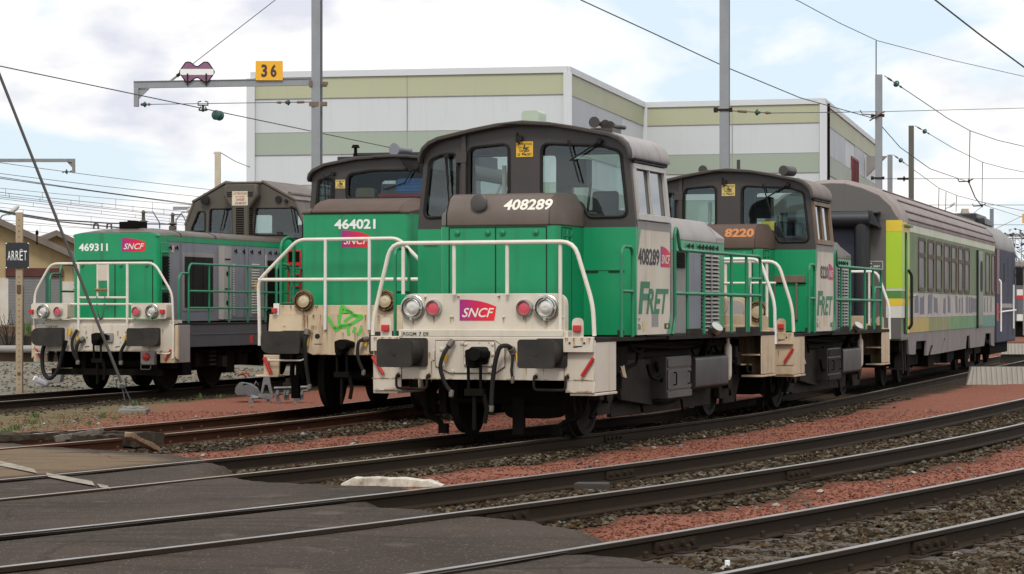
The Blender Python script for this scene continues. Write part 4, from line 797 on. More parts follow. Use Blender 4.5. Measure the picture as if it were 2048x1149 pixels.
    for k in range(24):
        t = k/23; z = 1.755-.40*(1-(2*t-1)**2)**.6; p = Vector((-.11+.17*t, yh-.045, z)); a = k % 2*math.pi/2
        ch.cut().tube([p+Vector((math.cos(j*math.pi/4)*.012*math.cos(a), math.cos(j*math.pi/4)*.012*math.sin(a), math.sin(j*math.pi/4)*.021)) for j in range(8)], .005, 5, closed=True)
    ch.build('safety_chain', OLIVE, R)
    for s in (-1, 1):
        xx = s*1.35
        pipe(R, [[(xx, 1.22, 1.28), (xx, 1.22, 2.30), (xx, 1.30, 2.395), (xx, 6.8, 2.385), (xx, 6.8, 1.35)], [(xx, .80, 1.28), (xx, .80, 2.12), (xx, .87, 2.21), (xx, 1.2, 2.215)], [(xx, 1.22, 1.88), (xx, 6.8, 1.87)], [(xx, 1.22, 1.56), (xx, 5.3, 1.55)]], .021, GREENR, 'side_handrail', .08)
        pipe(R, [[(xx, yy, 1.28), (xx, yy, 2.39)] for yy in (2.14, 3.07, 3.97, 4.86)], .02, GREENR, 'handrail_post')
        pipe(R, [[(xx+s*.06, 5.28, 1.0), (xx+s*.06, 5.28, 2.38), (xx+s*.06, 5.38, 2.47), (xx+s*.06, 5.9, 2.45), (xx+s*.06, 6.0, 2.3), (xx+s*.06, 6.0, 1.0)], [(xx+s*.06, 5.28, 1.45), (xx+s*.06, 6.0, 1.45)], [(xx+s*.06, 5.28, 2.13), (xx+s*.06, 6.5, 2.11)]], .03, GREENR, 'cab_step_rail', .07)
    # bonnet
    hw = .90
    b = MB(); b.prism(rr([(-hw, .85), (hw, .85), (hw, 1.25), (-hw, 1.25)], [.12, .12, 0, 0]), 'z', 1.30, 2.93); nose = b.build('bonnet_nose', GREEN, R)
    b = MB(); b.box(-hw, hw, 1.25, 6.85, 1.30, 2.82); body = b.build('bonnet', GREYB, R, bev=.01)
    for s in (-1, 1):
        b = MB(); b.box(min(s*.5, s*(hw+.006)), max(s*.5, s*(hw+.006)), 1.25, 6.85, 2.82, 2.955); b.build('green_top_band', GREEN, body, bev=.006)
    sec = [(hw+.012, 2.94), (hw-.02, 2.99), (hw-.17, 3.045), (.3, 3.085), (0, 3.09)]; sec = sec+[(-p[0], p[1]) for p in sec[:-1][::-1]]
    b = MB(); b.shell(sec, 1.45, 6.85, .06)
    n0 = len(sec)
    b.add([(p[0], 1.45, p[1]) for p in sec]+[(p[0]*.975, .86, min(p[1]-.03, 2.985)) for p in sec], [(i, i+1, i+1+n0, i+n0) for i in range(n0-1)]); b.build('bonnet_top', BROWNG, R, smooth=50)
    b = MB(); fs_ = [(p[0]*.985, min(p[1]-.03, 2.978)) for p in sec]; b.prism(fs_+[(-hw+.03, 2.90), (hw-.03, 2.90)], 'y', .853, 1.30); b.build('nose_crown', GREEN, nose, bev=.02)
    b = MB()
    for yy in (1.82, 3.42): b.prism([(p[0]*1.006, p[1]+.006) for p in sec]+[(p[0]*.99, p[1]-.03) for p in sec[::-1]], 'y', yy-.015, yy+.015)
    for a, c in ((-.79, -.775), (.775, .79), (-.007, .007)): b.box(a, c, .842, .851, 1.32, 2.46)
    b.box(-.79, .79, .842, .851, 2.45, 2.468); b.build('bonnet_seam', GAP, body, smooth=0)
    b = MB()
    for xx in (-.69, .12, .66): b.cut().lathe([(.035, 0), (.03, .03)], (xx, .85, 2.37), (0, -1, 0), 10)
    b.build('door_latch', GREENR, nose)
    t = MB(); letter(t, '469311', (-.76, .846, 2.635), (.61, 0, 0), (0, 0, .15), 0, .03); t.build('nose_number', WHITEL, nose, smooth=0)
    logo(nose, (.145, .846, 2.625), (.51, 0, 0), (0, 0, .255), (0, -.003, 0))
    for s in (-1, 1):
        pl = lambda a, zz, o, s=s: (s*(hw+o), a, zz)
        def pan(a0, a1, z0, z1, th, mat, name, par=body, s=s):
            b = MB(); b.box(min(s*hw, s*(hw+th)), max(s*hw, s*(hw+th)), a0, a1, z0, z1); return b.build(name, mat, par, bev=.004)
        pan(.95, 1.30, 1.32, 2.80, .012, GREEN, 'nose_side', nose)
        louvre_panel(nose, lambda a, zz, o, s=s: (s*(hw+.014+o), a, zz), .99, 1.26, 2.0, 2.55, 10, UNDER); louvre_panel(nose, lambda a, zz, o, s=s: (s*(hw+.014+o), a, zz), .99, 1.26, 1.40, 1.86, 8, UNDER)
        pan(.96, 1.29, 2.60, 2.625, .05, GREEN, 'nose_moulding', nose); pan(.96, 1.29, 1.90, 1.925, .05, GREEN, 'nose_moulding', nose)
        g = pan(1.9, 3.34, 1.50, 2.62, .012, GREYM, 'grille_frame'); b = MB()
        b.add([pl(1.97, 1.57, .016), pl(3.27, 1.57, .016), pl(3.27, 2.55, .016), pl(1.97, 2.55, .016)], [(0, 1, 2, 3)], 1)
        for k in range(36): a = 1.57+k*.0272; b.add([pl(1.97, a, .026), pl(3.27, a, .026), pl(3.27, a+.009, .028), pl(1.97, a+.009, .028)], [(0, 1, 2, 3)], 0)
        for a in (2.38, 2.84): b.tube([pl(a, 1.57, .03), pl(a, 2.55, .03)], .016, 6, 0)
        b.build('radiator_grille', [UNDERL, GAP], g, smooth=0)
        c = pan(3.56, 3.92, 1.33, 2.78, .12, GREYL, 'cable_cabinet'); b = MB()
        for zz in (2.52, 2.50-.57): b.box(min(s*(hw+.12), s*(hw+.135)), max(s*(hw+.12), s*(hw+.135)), 3.60, 3.86, zz, zz+.02)
        for zz in (2.24, 1.66): b.lathe([(.05, 0), (.05, .01), (.02, .015)], (s*(hw+.12), 3.72, zz), (s, 0, 0), 12)
        b.build('cabinet_fitting', UNDER, c)
        d1 = pan(4.02, 5.80, 1.36, 2.70, .010, GREYB, 'engine_door'); b = MB()
        for k in range(9):
            for z0 in (1.45, 2.0): b.box(min(s*(hw+.01), s*(hw+.03)), max(s*(hw+.01), s*(hw+.03)), 5.18, 5.52, z0+k*.055, z0+k*.055+.02)
        for k in range(22): b.box(min(s*(hw+.01), s*(hw+.018)), max(s*(hw+.01), s*(hw+.018)), 4.24, 4.30, 1.42+k*.048, 1.44+k*.048)
        b.build('door_vent', CREAMP, d1, smooth=0)
        b = MB()
        for a in (4.0, 4.78, 5.0, 5.82, 1.80): b.add([pl(a, 1.33, .013), pl(a+.012, 1.33, .013), pl(a+.012, 2.8, .013), pl(a, 2.8, .013)], [(0, 1, 2, 3)])
        b.build('door_gap', GAP, body, smooth=0)
        louvre_panel(body, pl, 5.95, 6.70, 1.43, 2.55, 22, UNDER)
        pan(6.66, 6.86, 1.3, 2.82, .02, GREEN, 'bonnet_end_post'); pan(5.84, 5.93, 1.5, 2.66, .03, GREYL, 'bonnet_strip'); pan(5.3, 5.42, 1.93, 2.12, .02, YELLOW, 'yellow_label')
        b = MB()
        for a in (4.35, 4.75, 5.15, 5.55, 6.1, 6.4, 6.62, 1.32, 1.6):
            b.cut(); b.box(min(s*hw, s*(hw+.04)), max(s*hw, s*(hw+.04)), a-.03, a+.03, 2.69, 2.72); b.tube([pl(a, 2.75, .035), pl(a+.02, 2.66, .04)], .012, 6)
        b.build('bonnet_latch', UNDER, body)
        b = MB(); b.box(min(s*hw, s*(hw+.003)), max(s*hw, s*(hw+.003)), 1.40, 1.53, 2.62, 2.75); b.build('small_label', paint('pink_label', (.55, .38, .34), .6, .2, streak=0, bump=0), body)
        b = MB(); b.prism([(.95, .52), (1.05, .82), (14, .82), (14, 1.24), (.95, 1.24)], 'x', s*1.36, s*1.42); b.box(min(s*1.40, s*1.43), max(s*1.40, s*1.43), 1.1, 14, 1.05, 1.065); sl = b.build('side_sill', paint('sill_grey', (.06, .062, .07), .6, .35, (.05, .04, .035), .3), R, bev=.006)
        b = MB(); b.box(min(s*1.42, s*1.426), max(s*1.42, s*1.426), 3.9, 4.05, .85, 1.02); b.build('red_plate', RED, sl)
    b = MB(); b.box(-1.43, 1.43, yb+.3, 14.2, 1.24, 1.275); b.build('footplate', UNDERL, R, bev=.005)
    b = MB(); b.box(-.17, .23, 1.35, 1.75, 3.08, 3.21); b.box(-.05, .1, 1.45, 1.65, 3.21, 3.235)
    b.build('roof_fan_box', UNDER, R, bev=.01)
    for yy in (2.05, 3.35):
        b = MB(); b.lathe([(.075, 0), (.075, .10), (.04, .11), (.10, .15), (.035, .18), (.032, .30), (.045, .32), (.02, .37)], (0, yy, 3.085), (0, 0, 1), 12); b.tube([(0, yy, 3.42), (.16, yy+.1, 3.42), (.3, yy+.1, 3.2), (.3, yy+.1, 3.1)], .012, 6); b.build('roof_insulator', OLIVE, R)
    b = MB()
    for xx in (-.58, -.30): b.cut().tube(smooth_path([(xx-.05, 1.2, 3.07), (xx-.04, 1.2, 3.17), (xx+.04, 1.2, 3.17), (xx+.05, 1.2, 3.07)], .03), .018, 6)
    b.build('lifting_ring', BROWN, R)
    # cab
    CF, CR = 6.85, 9.1
    top = [(1.38, 3.37), (1.19, 3.80), (.85, 3.97), (.38, 4.215)]; outl = [(-1.40, 1.3), (1.40, 1.3)]+top+[(-p[0], p[1]) for p in top[::-1]]
    ws = [rr([(-1.25, 3.20), (-.905, 3.20), (-.905, 3.62), (-1.06, 3.62)], .05), rr([(-.81, 3.15), (-.22, 3.12), (-.22, 3.67), (-.79, 3.67)], .06), rr([(.23, 3.11), (.95, 3.10), (.97, 3.03), (1.345, 3.03), (1.34, 3.38), (1.18, 3.67), (.28, 3.67)], .05)]
    b = MB(); b.plate(outl, [w_[::-1] for w_ in ws], lambda u, v, k: (u, CF+k*.05, v)); cf = b.build('cab_front', OLIVE, R, smooth=20)
    for w_ in ws:
        g = gasket(cf, w_, CF-.004, .018); b = MB(); b.plate(w_, [], lambda u, v, k: (u, CF+.025+k*.005, v)); b.build('windscreen', GLASS, g, smooth=0)
    b = MB(); b.plate([(-1.405, 1.3), (1.405, 1.3), (1.405, 3.0), (-1.405, 3.0)], [], lambda u, v, k: (u, CF-.006+k*.004, v)); b.build('cab_front_skirt', GREEN, cf)
    b = MB(); b.prism([(-.20, 3.05), (.20, 3.05), (.20, 3.68), (.40, 3.93), (.37, 4.18), (-.37, 4.18), (-.40, 3.93), (-.20, 3.68)], 'y', CF-.22, CF-.002); cw = b.build('exhaust_cowl', OLIVE, cf, bev=.04)
    b = MB()
    for k in range(13): b.box(-.09, .09, CF-.232, CF-.22, 3.08+k*.048, 3.105+k*.048); b.box(.2, .212, CF-.19, CF-.05, 3.08+k*.048, 3.1+k*.048)
    for k in range(3): b.box(-.30, -.17, CF-.232, CF-.22, 3.92+k*.04, 3.935+k*.04); b.box(.17, .30, CF-.232, CF-.22, 3.92+k*.04, 3.935+k*.04)
    b.build('cowl_louvre', UNDER, cw)
    danger_sign(cw, -.18, .185, 3.73, 4.03, CF-.226, paint('aged_white_enamel', (.60, .55, .42), .5, .3, (.3, .14, .06), .2, bump=0), paint('dark_red_ink', (.30, .03, .02), .5, .2, streak=0, bump=0), False)
    b = MB(); b.lathe([(.10, 0), (.10, .05), (.02, .06)], (-.87, CF-.06, 3.86), (0, -1, 0), 18); b.cut(); b.lathe([(.02, 0), (.07, 0), (.07, .03)], (.80, CF-.02, 3.86), (0, -1, 0), 16); b.lathe([(.035, 0), (.04, .05)], (.98, CF-.01, 3.82), (0, -1, 0), 10); b.build('marker_lamp', BLACKR, cf)
    wiper(cf, (1.10, CF-.05, 3.68), (1.20, CF-.05, 3.15), (1.09, CF-.05, 3.7), (1.2, CF-.05, 3.2)); wiper(cf, (-.42, CF-.05, 3.66), (-.52, CF-.05, 3.25), (-.42, CF-.05, 3.6), (-.53, CF-.05, 3.22))
    for s in (-1, 1):
        win = rr(rect(CF+.2, CR-.2, 2.85, 3.345), .04)
        b = MB(); b.plate([(CF+.05, 1.3), (CR, 1.3), (CR, 3.37), (CF+.05, 3.37)], [win[::-1]], lambda u, v, k: (s*(1.40-.02*(v-1.3)/2.07-k*.05), u, v)); sw = b.build('cab_side', GREEN, R)
        b = MB(); b.plate(win, [], lambda u, v, k: (s*(1.37-k*.005), u, v)); b.build('side_window', GLASS, sw, smooth=0)
        b = MB(); b.add([(s*1.395, CF-.02, 3.34), (s*1.395, CR+.1, 3.34), (s*1.20, CR+.1, 3.815), (s*1.20, CF-.02, 3.815)], [(0, 1, 2, 3)]); b.add([(s*1.20, CF-.02, 3.815), (s*1.20, CR+.1, 3.815), (s*.86, CR+.1, 3.99), (s*.86, CF-.02, 3.99)], [(0, 1, 2, 3)]); b.add([(s*.86, CF-.02, 3.99), (s*.86, CR+.1, 3.99), (s*.40, CR+.1, 4.235), (s*.40, CF-.02, 4.235)], [(0, 1, 2, 3)])
        rp = b.build('roof_side', BROWNG, R, smooth=0); so = rp.modifiers.new('thickness', 'SOLIDIFY'); so.thickness = .04; so.offset = -1
        pipe(rp, [[(s*.98, CF+.15, 3.98), (s*.98, CR, 3.98)]], .05, BROWNG, 'roof_duct')
    b = MB(); b.box(-.42, .42, CF-.05, CR+.1, 4.20, 4.245); b.build('cab_roof', BROWNG, R, bev=.01)
    bw = [rr([(-1.2, 3.10), (-.3, 3.10), (-.3, 3.62), (-1.05, 3.62)], .05), rr([(.3, 3.06), (1.3, 3.06), (1.3, 3.36), (1.15, 3.62), (.3, 3.62)], .05)]
    b = MB(); b.plate(outl, [w_[::-1] for w_ in bw], lambda u, v, k: (u, CR-k*.05, v)); bk = b.build('cab_back', OLIVE, R, smooth=20)
    for w_ in bw: b = MB(); b.plate(w_, [], lambda u, v, k: (u, CR-.02-k*.005, v)); b.build('rear_windscreen', GLASS, bk, smooth=0)
    b = MB(); b.box(-1.34, 1.34, CF+.06, CR-.06, 2.0, 2.2); b.box(-.2, 1.1, CF+.1, CF+.5, 2.2, 3.15); b.box(.5, .9, CF+1.0, CF+1.4, 2.2, 3.35); b.build('cab_desk', CABDK, R, bev=.02)
    b = MB(); b.box(1.0, 1.32, CF-.05, CF-.01, 2.45, 2.78); rbx = b.build('red_ladder', RED, R, bev=.004)
    b = MB(); b.box(1.04, 1.14, CF-.056, CF-.05, 2.53, 2.75); b.box(1.19, 1.29, CF-.056, CF-.05, 2.53, 2.75); b.build('reflector_panel', UNDER, rbx)
    b = MB()
    for xx in (1.02, 1.30): b.box(xx-.015, xx+.015, CF-.05, CF-.02, 1.35, 2.45)
    for zz in (1.5, 1.75, 2.0, 2.25): b.box(1.02, 1.30, CF-.05, CF-.025, zz, zz+.025)
    b.build('ladder_frame', RED, rbx)
    b = MB(); b.box(-.9, .9, CR, 13.9, 1.3, 3.0); b.build('rear_bonnet', GREYB, R, bev=.03)
    b = MB(); b.box(-1.36, 1.36, .5, 14.1, .82, 1.24); b.build('frame', UNDER, R)
    b = MB(); b.prism(rect(-1.45, 1.45, .74, 1.26), 'y', 14.2, 14.26); b.build('rear_buffer_beam', CREAMD, R, bev=.01)
    for yy in (1.5, 3.5, 10.3, 12.3): wheelset(R, yy, .50)
    for y0 in (1.0, 9.8):
        b = MB()
        for s in (-1, 1):
            b.prism(rr([(y0-.3, .42), (y0+3.5, .42), (y0+3.6, .75), (y0+2.2, .9), (y0+1.0, .9), (y0-.4, .75)], .05), 'x', s*.98, s*1.1)
            for yy in (y0+.55, y0+2.55): b.box(s*1.08-.08, s*1.08+.08, yy-.2, yy+.2, .28, .7); b.lathe([(.09, 0), (.09, .3)], (s*1.12, yy+.4, .45), (0, 0, 1), 10)
        b.box(-1.15, 1.15, y0-.5, y0-.42, .3, .42); b.box(-.9, .9, y0+.6, y0+2.0, .35, .85); b.build('bogie_frame', UNDER, R, bev=.01)
    for s in (-1, 1):
        b = MB()
        for k in range(4): b.box(s*1.2-.02, s*1.2+.02, 2.45, 2.75, .45+k*.08, .485+k*.08)
        b.build('bogie_spring', UNDERL, R); grime_box(R, min(s*1.1, s*1.25), max(s*1.1, s*1.25), 3.0, 3.2, .40, .62, UNDERL)
    grime_box(R, -1.15, 1.15, 5.0, 9.0, .40, .85, UNDER, 'fuel_tank'); pipe(R, [[(s*1.15, .9, .5), (s*1.18, 1.5, .75), (s*1.18, 4.5, .7)] for s in (-1, 1)], .03, UNDER, 'air_pipe')
    return R
# ------------------------------------------------------------------ passenger coach
def make_coach(x, y, yaw, z):
    R = root_at('passenger_coach', 'lime green and yellow passenger coach with a ribbed brown roof behind the shunters', 'railway coach', x, y, yaw, z)
    hw = 1.41; Y0, Y1 = -.2, 19.45
    LIME = paint('lime_paint', (.38, .56, .02), .4, .15, (.1, .12, .03), .15); OLIV = paint('olive_green_paint', (.115, .175, .062), .5, .35, (.09, .10, .06), .4); YEL = paint('coach_yellow', (.68, .50, .035), .4, .2, (.2, .15, .05), .2)
    PCR = paint('pale_cream_paint', (.52, .54, .40), .45, .2, (.3, .28, .2), .2); CG = paint('coach_grey', (.10, .095, .09), .45, .35, (.09, .07, .05), .25); TEAL = paint('teal_green_paint', (.04, .20, .14), .4, .2, (.06, .08, .06), .2)
    GRN = paint('coach_green', (.07, .22, .045), .4, .2, (.06, .08, .04), .2); OCH = paint('ochre_yellow_paint', (.42, .30, .05), .45, .25, (.2, .15, .06), .25); ROOF = paint('coach_roof_paint', (.25, .20, .185), .55, .4, (.13, .09, .07), .25)
    b = MB(); b.box(-hw+.02, hw-.02, Y0+.02, Y1, .98, 3.36); body = b.build('body', OLIV, R)
    prof = [(hw+.012, 3.36), (hw-.02, 3.50), (hw-.13, 3.70), (hw-.38, 3.95), (hw-.75, 4.12), (.3, 4.22), (0, 4.235)]; prof = prof+[(-p[0], p[1]) for p in prof[:-1][::-1]]
    b = MB(); b.shell(prof, Y0+.9, Y1, .05); n0 = len(prof)
    f0 = [(p[0], Y0+.9, p[1]) for p in prof]; f1 = [(p[0]*.985, Y0+.12, p[1]-.015) for p in prof]; f2 = [(p[0]*.93, Y0-.01, 3.36+(p[1]-3.36)*.90) for p in prof]
    b.add(f0+f1+f2, [(i+r*n0, i+1+r*n0, i+1+n0+r*n0, i+n0+r*n0) for r in (0, 1) for i in range(n0-1)]); rf = b.build('roof', ROOF, R, smooth=50)
    b = MB()
    for k in (1, 2, 3, 4):
        for s in (-1, 1):
            p, q = prof[k-1], prof[k]; t = .5; px, pz = p[0]*(1-t)+q[0]*t, p[1]*(1-t)+q[1]*t
            b.tube([(s*px, Y0+1.0+.1*k, pz+.012), (s*px, Y1, pz+.012)], .022, 6)
    b.build('roof_rib', paint('roof_rib_paint', (.12, .085, .07), .6, .3, bump=0), rf)
    # end wall
    end = [(-hw+.01, 1.0), (hw-.01, 1.0), (hw-.01, 3.36)]+[(p[0]*.93, 3.36+(p[1]-3.36)*.90) for p in prof[1:-1]]+[(-hw+.01, 3.36)]
    b = MB(); b.prism(rr([(-hw+.02, Y0-.02), (hw-.02, Y0-.02), (hw-.02, Y0+.04), (-hw+.02, Y0+.04)], 0), 'z', 1.0, 3.40); b.prism([e_ for e_ in end if e_[1] >= 3.36], 'y', Y0-.02, Y0+.03); ew = b.build('end_wall', CG, R, bev=.03)
    b = MB(); b.box(-.72, .72, Y0-.05, Y0+.0, 1.3, 3.3); b.build('gangway_door', paint('dark_blue_paint', (.018, .022, .05), .4, .2, streak=.1), ew)
    b = MB(); b.tube([(-.82, Y0-.30, 3.40), (.82, Y0-.30, 3.40)], .17, 14); b.tube([(.66, Y0-.28, 1.2), (.66, Y0-.28, 3.40)], .16, 14); b.tube([(-.66, Y0-.28, 1.2), (-.66, Y0-.28, 3.40)], .16, 14); b.box(-1.0, 1.0, Y0-.32, Y0-.02, 3.50, 3.56); b.prism([(.80, 3.30), (1.02, 3.22), (.86, 3.58), (.78, 3.58)], 'y', Y0-.4, Y0-.02); b.build('gangway_bellows', BLACKF, ew, bev=.02)
    t = MB(); letter(t, 'AC', (-.62+1.27, Y0-.026, 2.44), (.14, 0, 0), (0, 0, .09), 0, .02, .1); letter(t, '5097', (.83, Y0-.026, 2.44), (.13, 0, 0), (0, 0, .04), 0, .02)
    for a in ((.63, 1.02, 2.40, 2.408), (.63, 1.02, 2.56, 2.568), (.63, .638, 2.40, 2.568), (1.012, 1.02, 2.40, 2.568)): t.add([(a[0], Y0-.026, a[2]), (a[1], Y0-.026, a[2]), (a[1], Y0-.026, a[3]), (a[0], Y0-.026, a[3])], [(0, 1, 2, 3)])
    t.v = [(p[0]+.02, p[1], p[2]) for p in t.v]; t.build('end_lettering', WHITEL, ew, smooth=0)
    round_lamp(ew, (.70, Y0-.03, 1.98), .14, rim=BLACKR, lens=REDLP, deep=.06, name='red_tail_lamp', clips=False)
    b = MB(); b.box(.78, .92, Y0-.12, Y0-.02, 1.32, 1.42); b.build('end_socket', GREYM, ew)
    # colours wrap round the corner on to the end wall
    for s in (-1, 1):
        for z0, z1, m in ((3.16, 3.385, YEL), (2.02, 3.158, LIME), (1.97, 2.018, PCR), (1.82, 1.968, GRN), (1.67, 1.818, YEL), (1.43, 1.668, paint('coach_white', (.62, .60, .54), .45, .2, streak=.2))):
            b = MB(); b.box(min(s*1.10, s*(hw+.005)), max(s*1.10, s*(hw+.005)), Y0-.028, Y0+.05, z0, z1); b.build('end_colour_band', m, ew, bev=.003)
    # painted side: proud sheets for every colour band
    for s in (-1, 1):
        def sheet(a0, a1, z0, z1, mat, name, o=.0, par=body, s=s):
            b = MB(); b.box(min(s*(hw-.02), s*(hw+o)), max(s*(hw-.02), s*(hw+o)), a0, a1, z0, z1); return b.build(name, mat, par, smooth=0)
        sheet(.88, Y1, 3.19, 3.358, PCR, 'cream_cant_rail', .003)
        sheet(.95, Y1, 1.95, 3.187, OLIV, 'green_side', .0)
        sheet(1.02, Y1, 1.425, 1.945, paint('streaked_cream_paint', (.43, .385, .34), .5, .35, (.13, .125, .14), .3), 'window_waist_band', .0)
        for a0, a1, m in ((.95, 4.3, OCH), (4.302, 8.4, paint('olive_yellow_paint', (.20, .21, .06), .45, .25, (.12, .11, .06), .25)), (8.402, 12.0, GRN), (12.002, 14.5, paint('mid_green_paint', (.05, .22, .07), .4, .2, streak=.2)), (14.502, 16.0, GRN), (16.002, Y1, TEAL)): sheet(a0, a1, 1.12, 1.42, m, 'lower_colour_band', .001)
        sheet(-.17, 1.0, 3.16, 3.36, YEL, 'yellow_door_band', .004); sheet(-.17, .24, 2.02, 3.157, LIME, 'lime_door_side', .004); sheet(.62, 1.0, 2.02, 3.157, LIME, 'lime_door_side', .004)
        sheet(-.17, .24, 1.97, 2.018, PCR, 'white_line', .005); sheet(-.17, .24, 1.82, 1.967, GRN, 'green_line', .004); sheet(-.17, .95, 1.67, 1.817, YEL, 'yellow_line', .003); sheet(-.17, .95, 1.43, 1.668, paint('coach_white', (.62, .60, .54), .45, .2, streak=.2), 'white_panel', .002); sheet(.3, .95, 1.12, 1.428, YEL, 'yellow_step_panel', .002); sheet(.62, .94, 1.82, 2.018, YEL, 'yellow_line', .003)
        # streaks of the worn picture strip
        b = MB(); r_ = random.Random(5)
        for a0, a1 in ((1.8, 2.5), (2.7, 3.5), (4.1, 4.9), (5.2, 5.9), (7.0, 7.5), (7.9, 8.5), (9.5, 10.0), (10.3, 10.6), (10.9, 11.2), (11.9, 12.3), (12.5, 12.9), (13.0, 14.4), (16.4, 16.7), (17.2, 17.5), (18.2, 18.5)):
            w_ = a1-a0; lo = [(a0+w_*t+.05*r_.uniform(-1, 1), 1.47+.06*r_.random()) for t in (0, .5, 1)]; hi = [(a1-w_*t+.06*r_.uniform(-1, 1), 1.84+.09*r_.random()) for t in (0, .5, 1)]
            b.cut(); b.add([(s*(hw+.002), p[0], p[1]) for p in lo+hi], [(0, 1, 2, 3, 4, 5)])
        b.build('faded_picture', paint('faded_picture_paint', (.085, .09, .12), .5, .5, (.30, .275, .26), .5, scale=4), body, smooth=0)
        # recessed door
        b = MB(); b.box(min(s*(hw-.14), s*(hw-.06)), max(s*(hw-.14), s*(hw-.06)), .26, .6, 1.1, 3.15); b.build('door_leaf', GRN, body)
        b = MB(); b.box(min(s*(hw-.015), s*(hw+.003)), max(s*(hw-.015), s*(hw+.003)), .245, .615, 1.1, 3.155); b.build('door_recess', GAP, body)
        b = MB(); b.box(min(s*(hw+.003), s*(hw+.02)), max(s*(hw+.003), s*(hw+.02)), .42, .60, 1.15, 3.02); b.build('open_door_leaf', GRN, body)
        b = MB(); b.box(min(s*hw, s*(hw+.07)), max(s*hw, s*(hw+.07)), .1, 1.05, 3.27, 3.31); b.build('door_gutter', OLIV, body)
        pipe(body, [[(s*(hw+.02), .66, 1.2), (s*(hw+.09), .66, 1.28), (s*(hw+.09), .66, 2.3), (s*(hw+.02), .62, 2.4)]], .03, BLACKR, 'door_handrail', .1)
        b = MB(); b.tube([(s*hw, .95, 1.86), (s*(hw+.09), .95, 1.87), (s*(hw+.09), 1.15, 1.88)], .02); b.build('door_handle', CHROME, body)
        # windows
        for a0, a1, split in ((2.41, 3.59, 1), (4.04, 5.15, 1), (5.55, 6.68, 1), (7.09, 8.25, 1), (8.58, 9.68, 1), (10.1, 11.2, 1), (11.54, 12.65, 1), (16.8, 17.9, 0), (18.45, 19.35, 0)):
            b = MB(); fr = rr(rect(a0, a1, 1.99, 3.12), .08); ir = [rr(rect(a0+.07, a1-.07, 2.06, 2.70), .05), rr(rect(a0+.07, a1-.07, 2.79, 3.05), .05)] if split else [rr(rect(a0+.07, a1-.07, 2.06, 3.05), .05)]
            b.plate(fr, [i[::-1] for i in ir], lambda u, v, k: (s*(hw+.022-k*.03), u, v)); wf = b.build('window', BROWN, body, smooth=20)
            b = MB(); b.plate(fr, [], lambda u, v, k: (s*(hw+.004-k*.006), u, v)); b.build('pane', paint('dark_coach_glass', (.026, .017, .017), .3, .4, (.055, .036, .034), .4, bump=0, spec=.22), wf, smooth=0)
        b = MB(); b.box(min(s*hw, s*(hw+.03)), max(s*hw, s*(hw+.03)), 14.55, 15.95, 1.15, 3.10); dr = b.build('side_door', paint('sage_green_paint', (.16, .20, .13), .4, .3, streak=.3), body, bev=.02)
        b = MB(); b.plate(rr(rect(15.15, 15.75, 2.05, 2.85), .2), [], lambda u, v, k: (s*(hw+.036-k*.01), u, v)); b.build('door_pane', GAP, dr, smooth=0)
        b = MB(); b.box(min(s*hw, s*(hw+.05)), max(s*hw, s*(hw+.05)), 14.46, 14.55, 1.1, 3.12); b.build('door_edge', GAP, body)
        # skirt with its openings
        b = MB(); b.prism([(Y0, 1.118), (Y1, 1.118), (Y1, .56), (18.5, .60), (18.4, .93), (17.0, .94), (16.6, .61), (13.0, .61), (12.85, .93), (12.2, .93), (12.0, .62), (7.0, .60), (7.5, .92), (7.3, .93), (6.8, .60), (4.9, .60), (5.2, .80), (4.75, .80), (4.3, .60), (3.9, .60), (3.95, .92), (2.2, .93), (2.1, .66), (1.5, .66), (Y0+1.2, .68), (Y0+1.1, 1.0), (Y0, 1.0)], 'x', s*(hw-.06), s*(hw-.01)); b.build('skirt', paint('skirt_grey_paint', (.17, .15, .14), .5, .3, (.11, .08, .065), .35), R, bev=.006)
        b = MB(); b.box(s*1.15-.15, s*1.15+.15, Y0+.55, Y0+.85, .38, .41); b.box(s*1.15-.15, s*1.15+.15, Y0+.45, Y0+.85, .75, .78); b.prism([(Y0+.4, 1.0), (Y0+.47, 1.0), (Y0+.72, .3), (Y0+.62, .3)], 'x', s*1.33, s*1.36); b.prism([(Y0+.85, 1.0), (Y0+.9, 1.0), (Y0+1.1, .35), (Y0+1.0, .35)], 'x', s*1.33, s*1.36); b.build('door_step', UNDERL, R)
    b = MB(); b.box(-1.3, 1.3, .2, Y1, .75, 1.0); b.box(-1.1, 1.1, 7, 12, .35, .8); b.build('underframe', UNDER, R)
    for s in (-1, 1): buffer(R, s*.87, 1.06, Y0-.62, Y0-.05, rr(rect(-.25, .25, -.17, .17), .06))
    for yy in (1.6, 4.1, 15.4, 17.9): wheelset(R, yy, .46)
    for y0 in (1.1, 14.9):
        b = MB()
        for s in (-1, 1): b.prism(rr([(y0-.2, .4), (y0+3.6, .4), (y0+3.6, .62), (y0+2.4, .8), (y0+1.0, .8), (y0-.2, .62)], .05), 'x', s*1.0, s*1.12); b.box(s*1.1-.06, s*1.1+.06, y0+1.5, y0+1.9, .2, .8)
        b.build('bogie_frame', UNDER, R)
    for yy in (5.5, 9.2, 13.2): grime_box(R, -1.25, 1.25, yy, yy+1.1, .32, .8, UNDER)
    return R
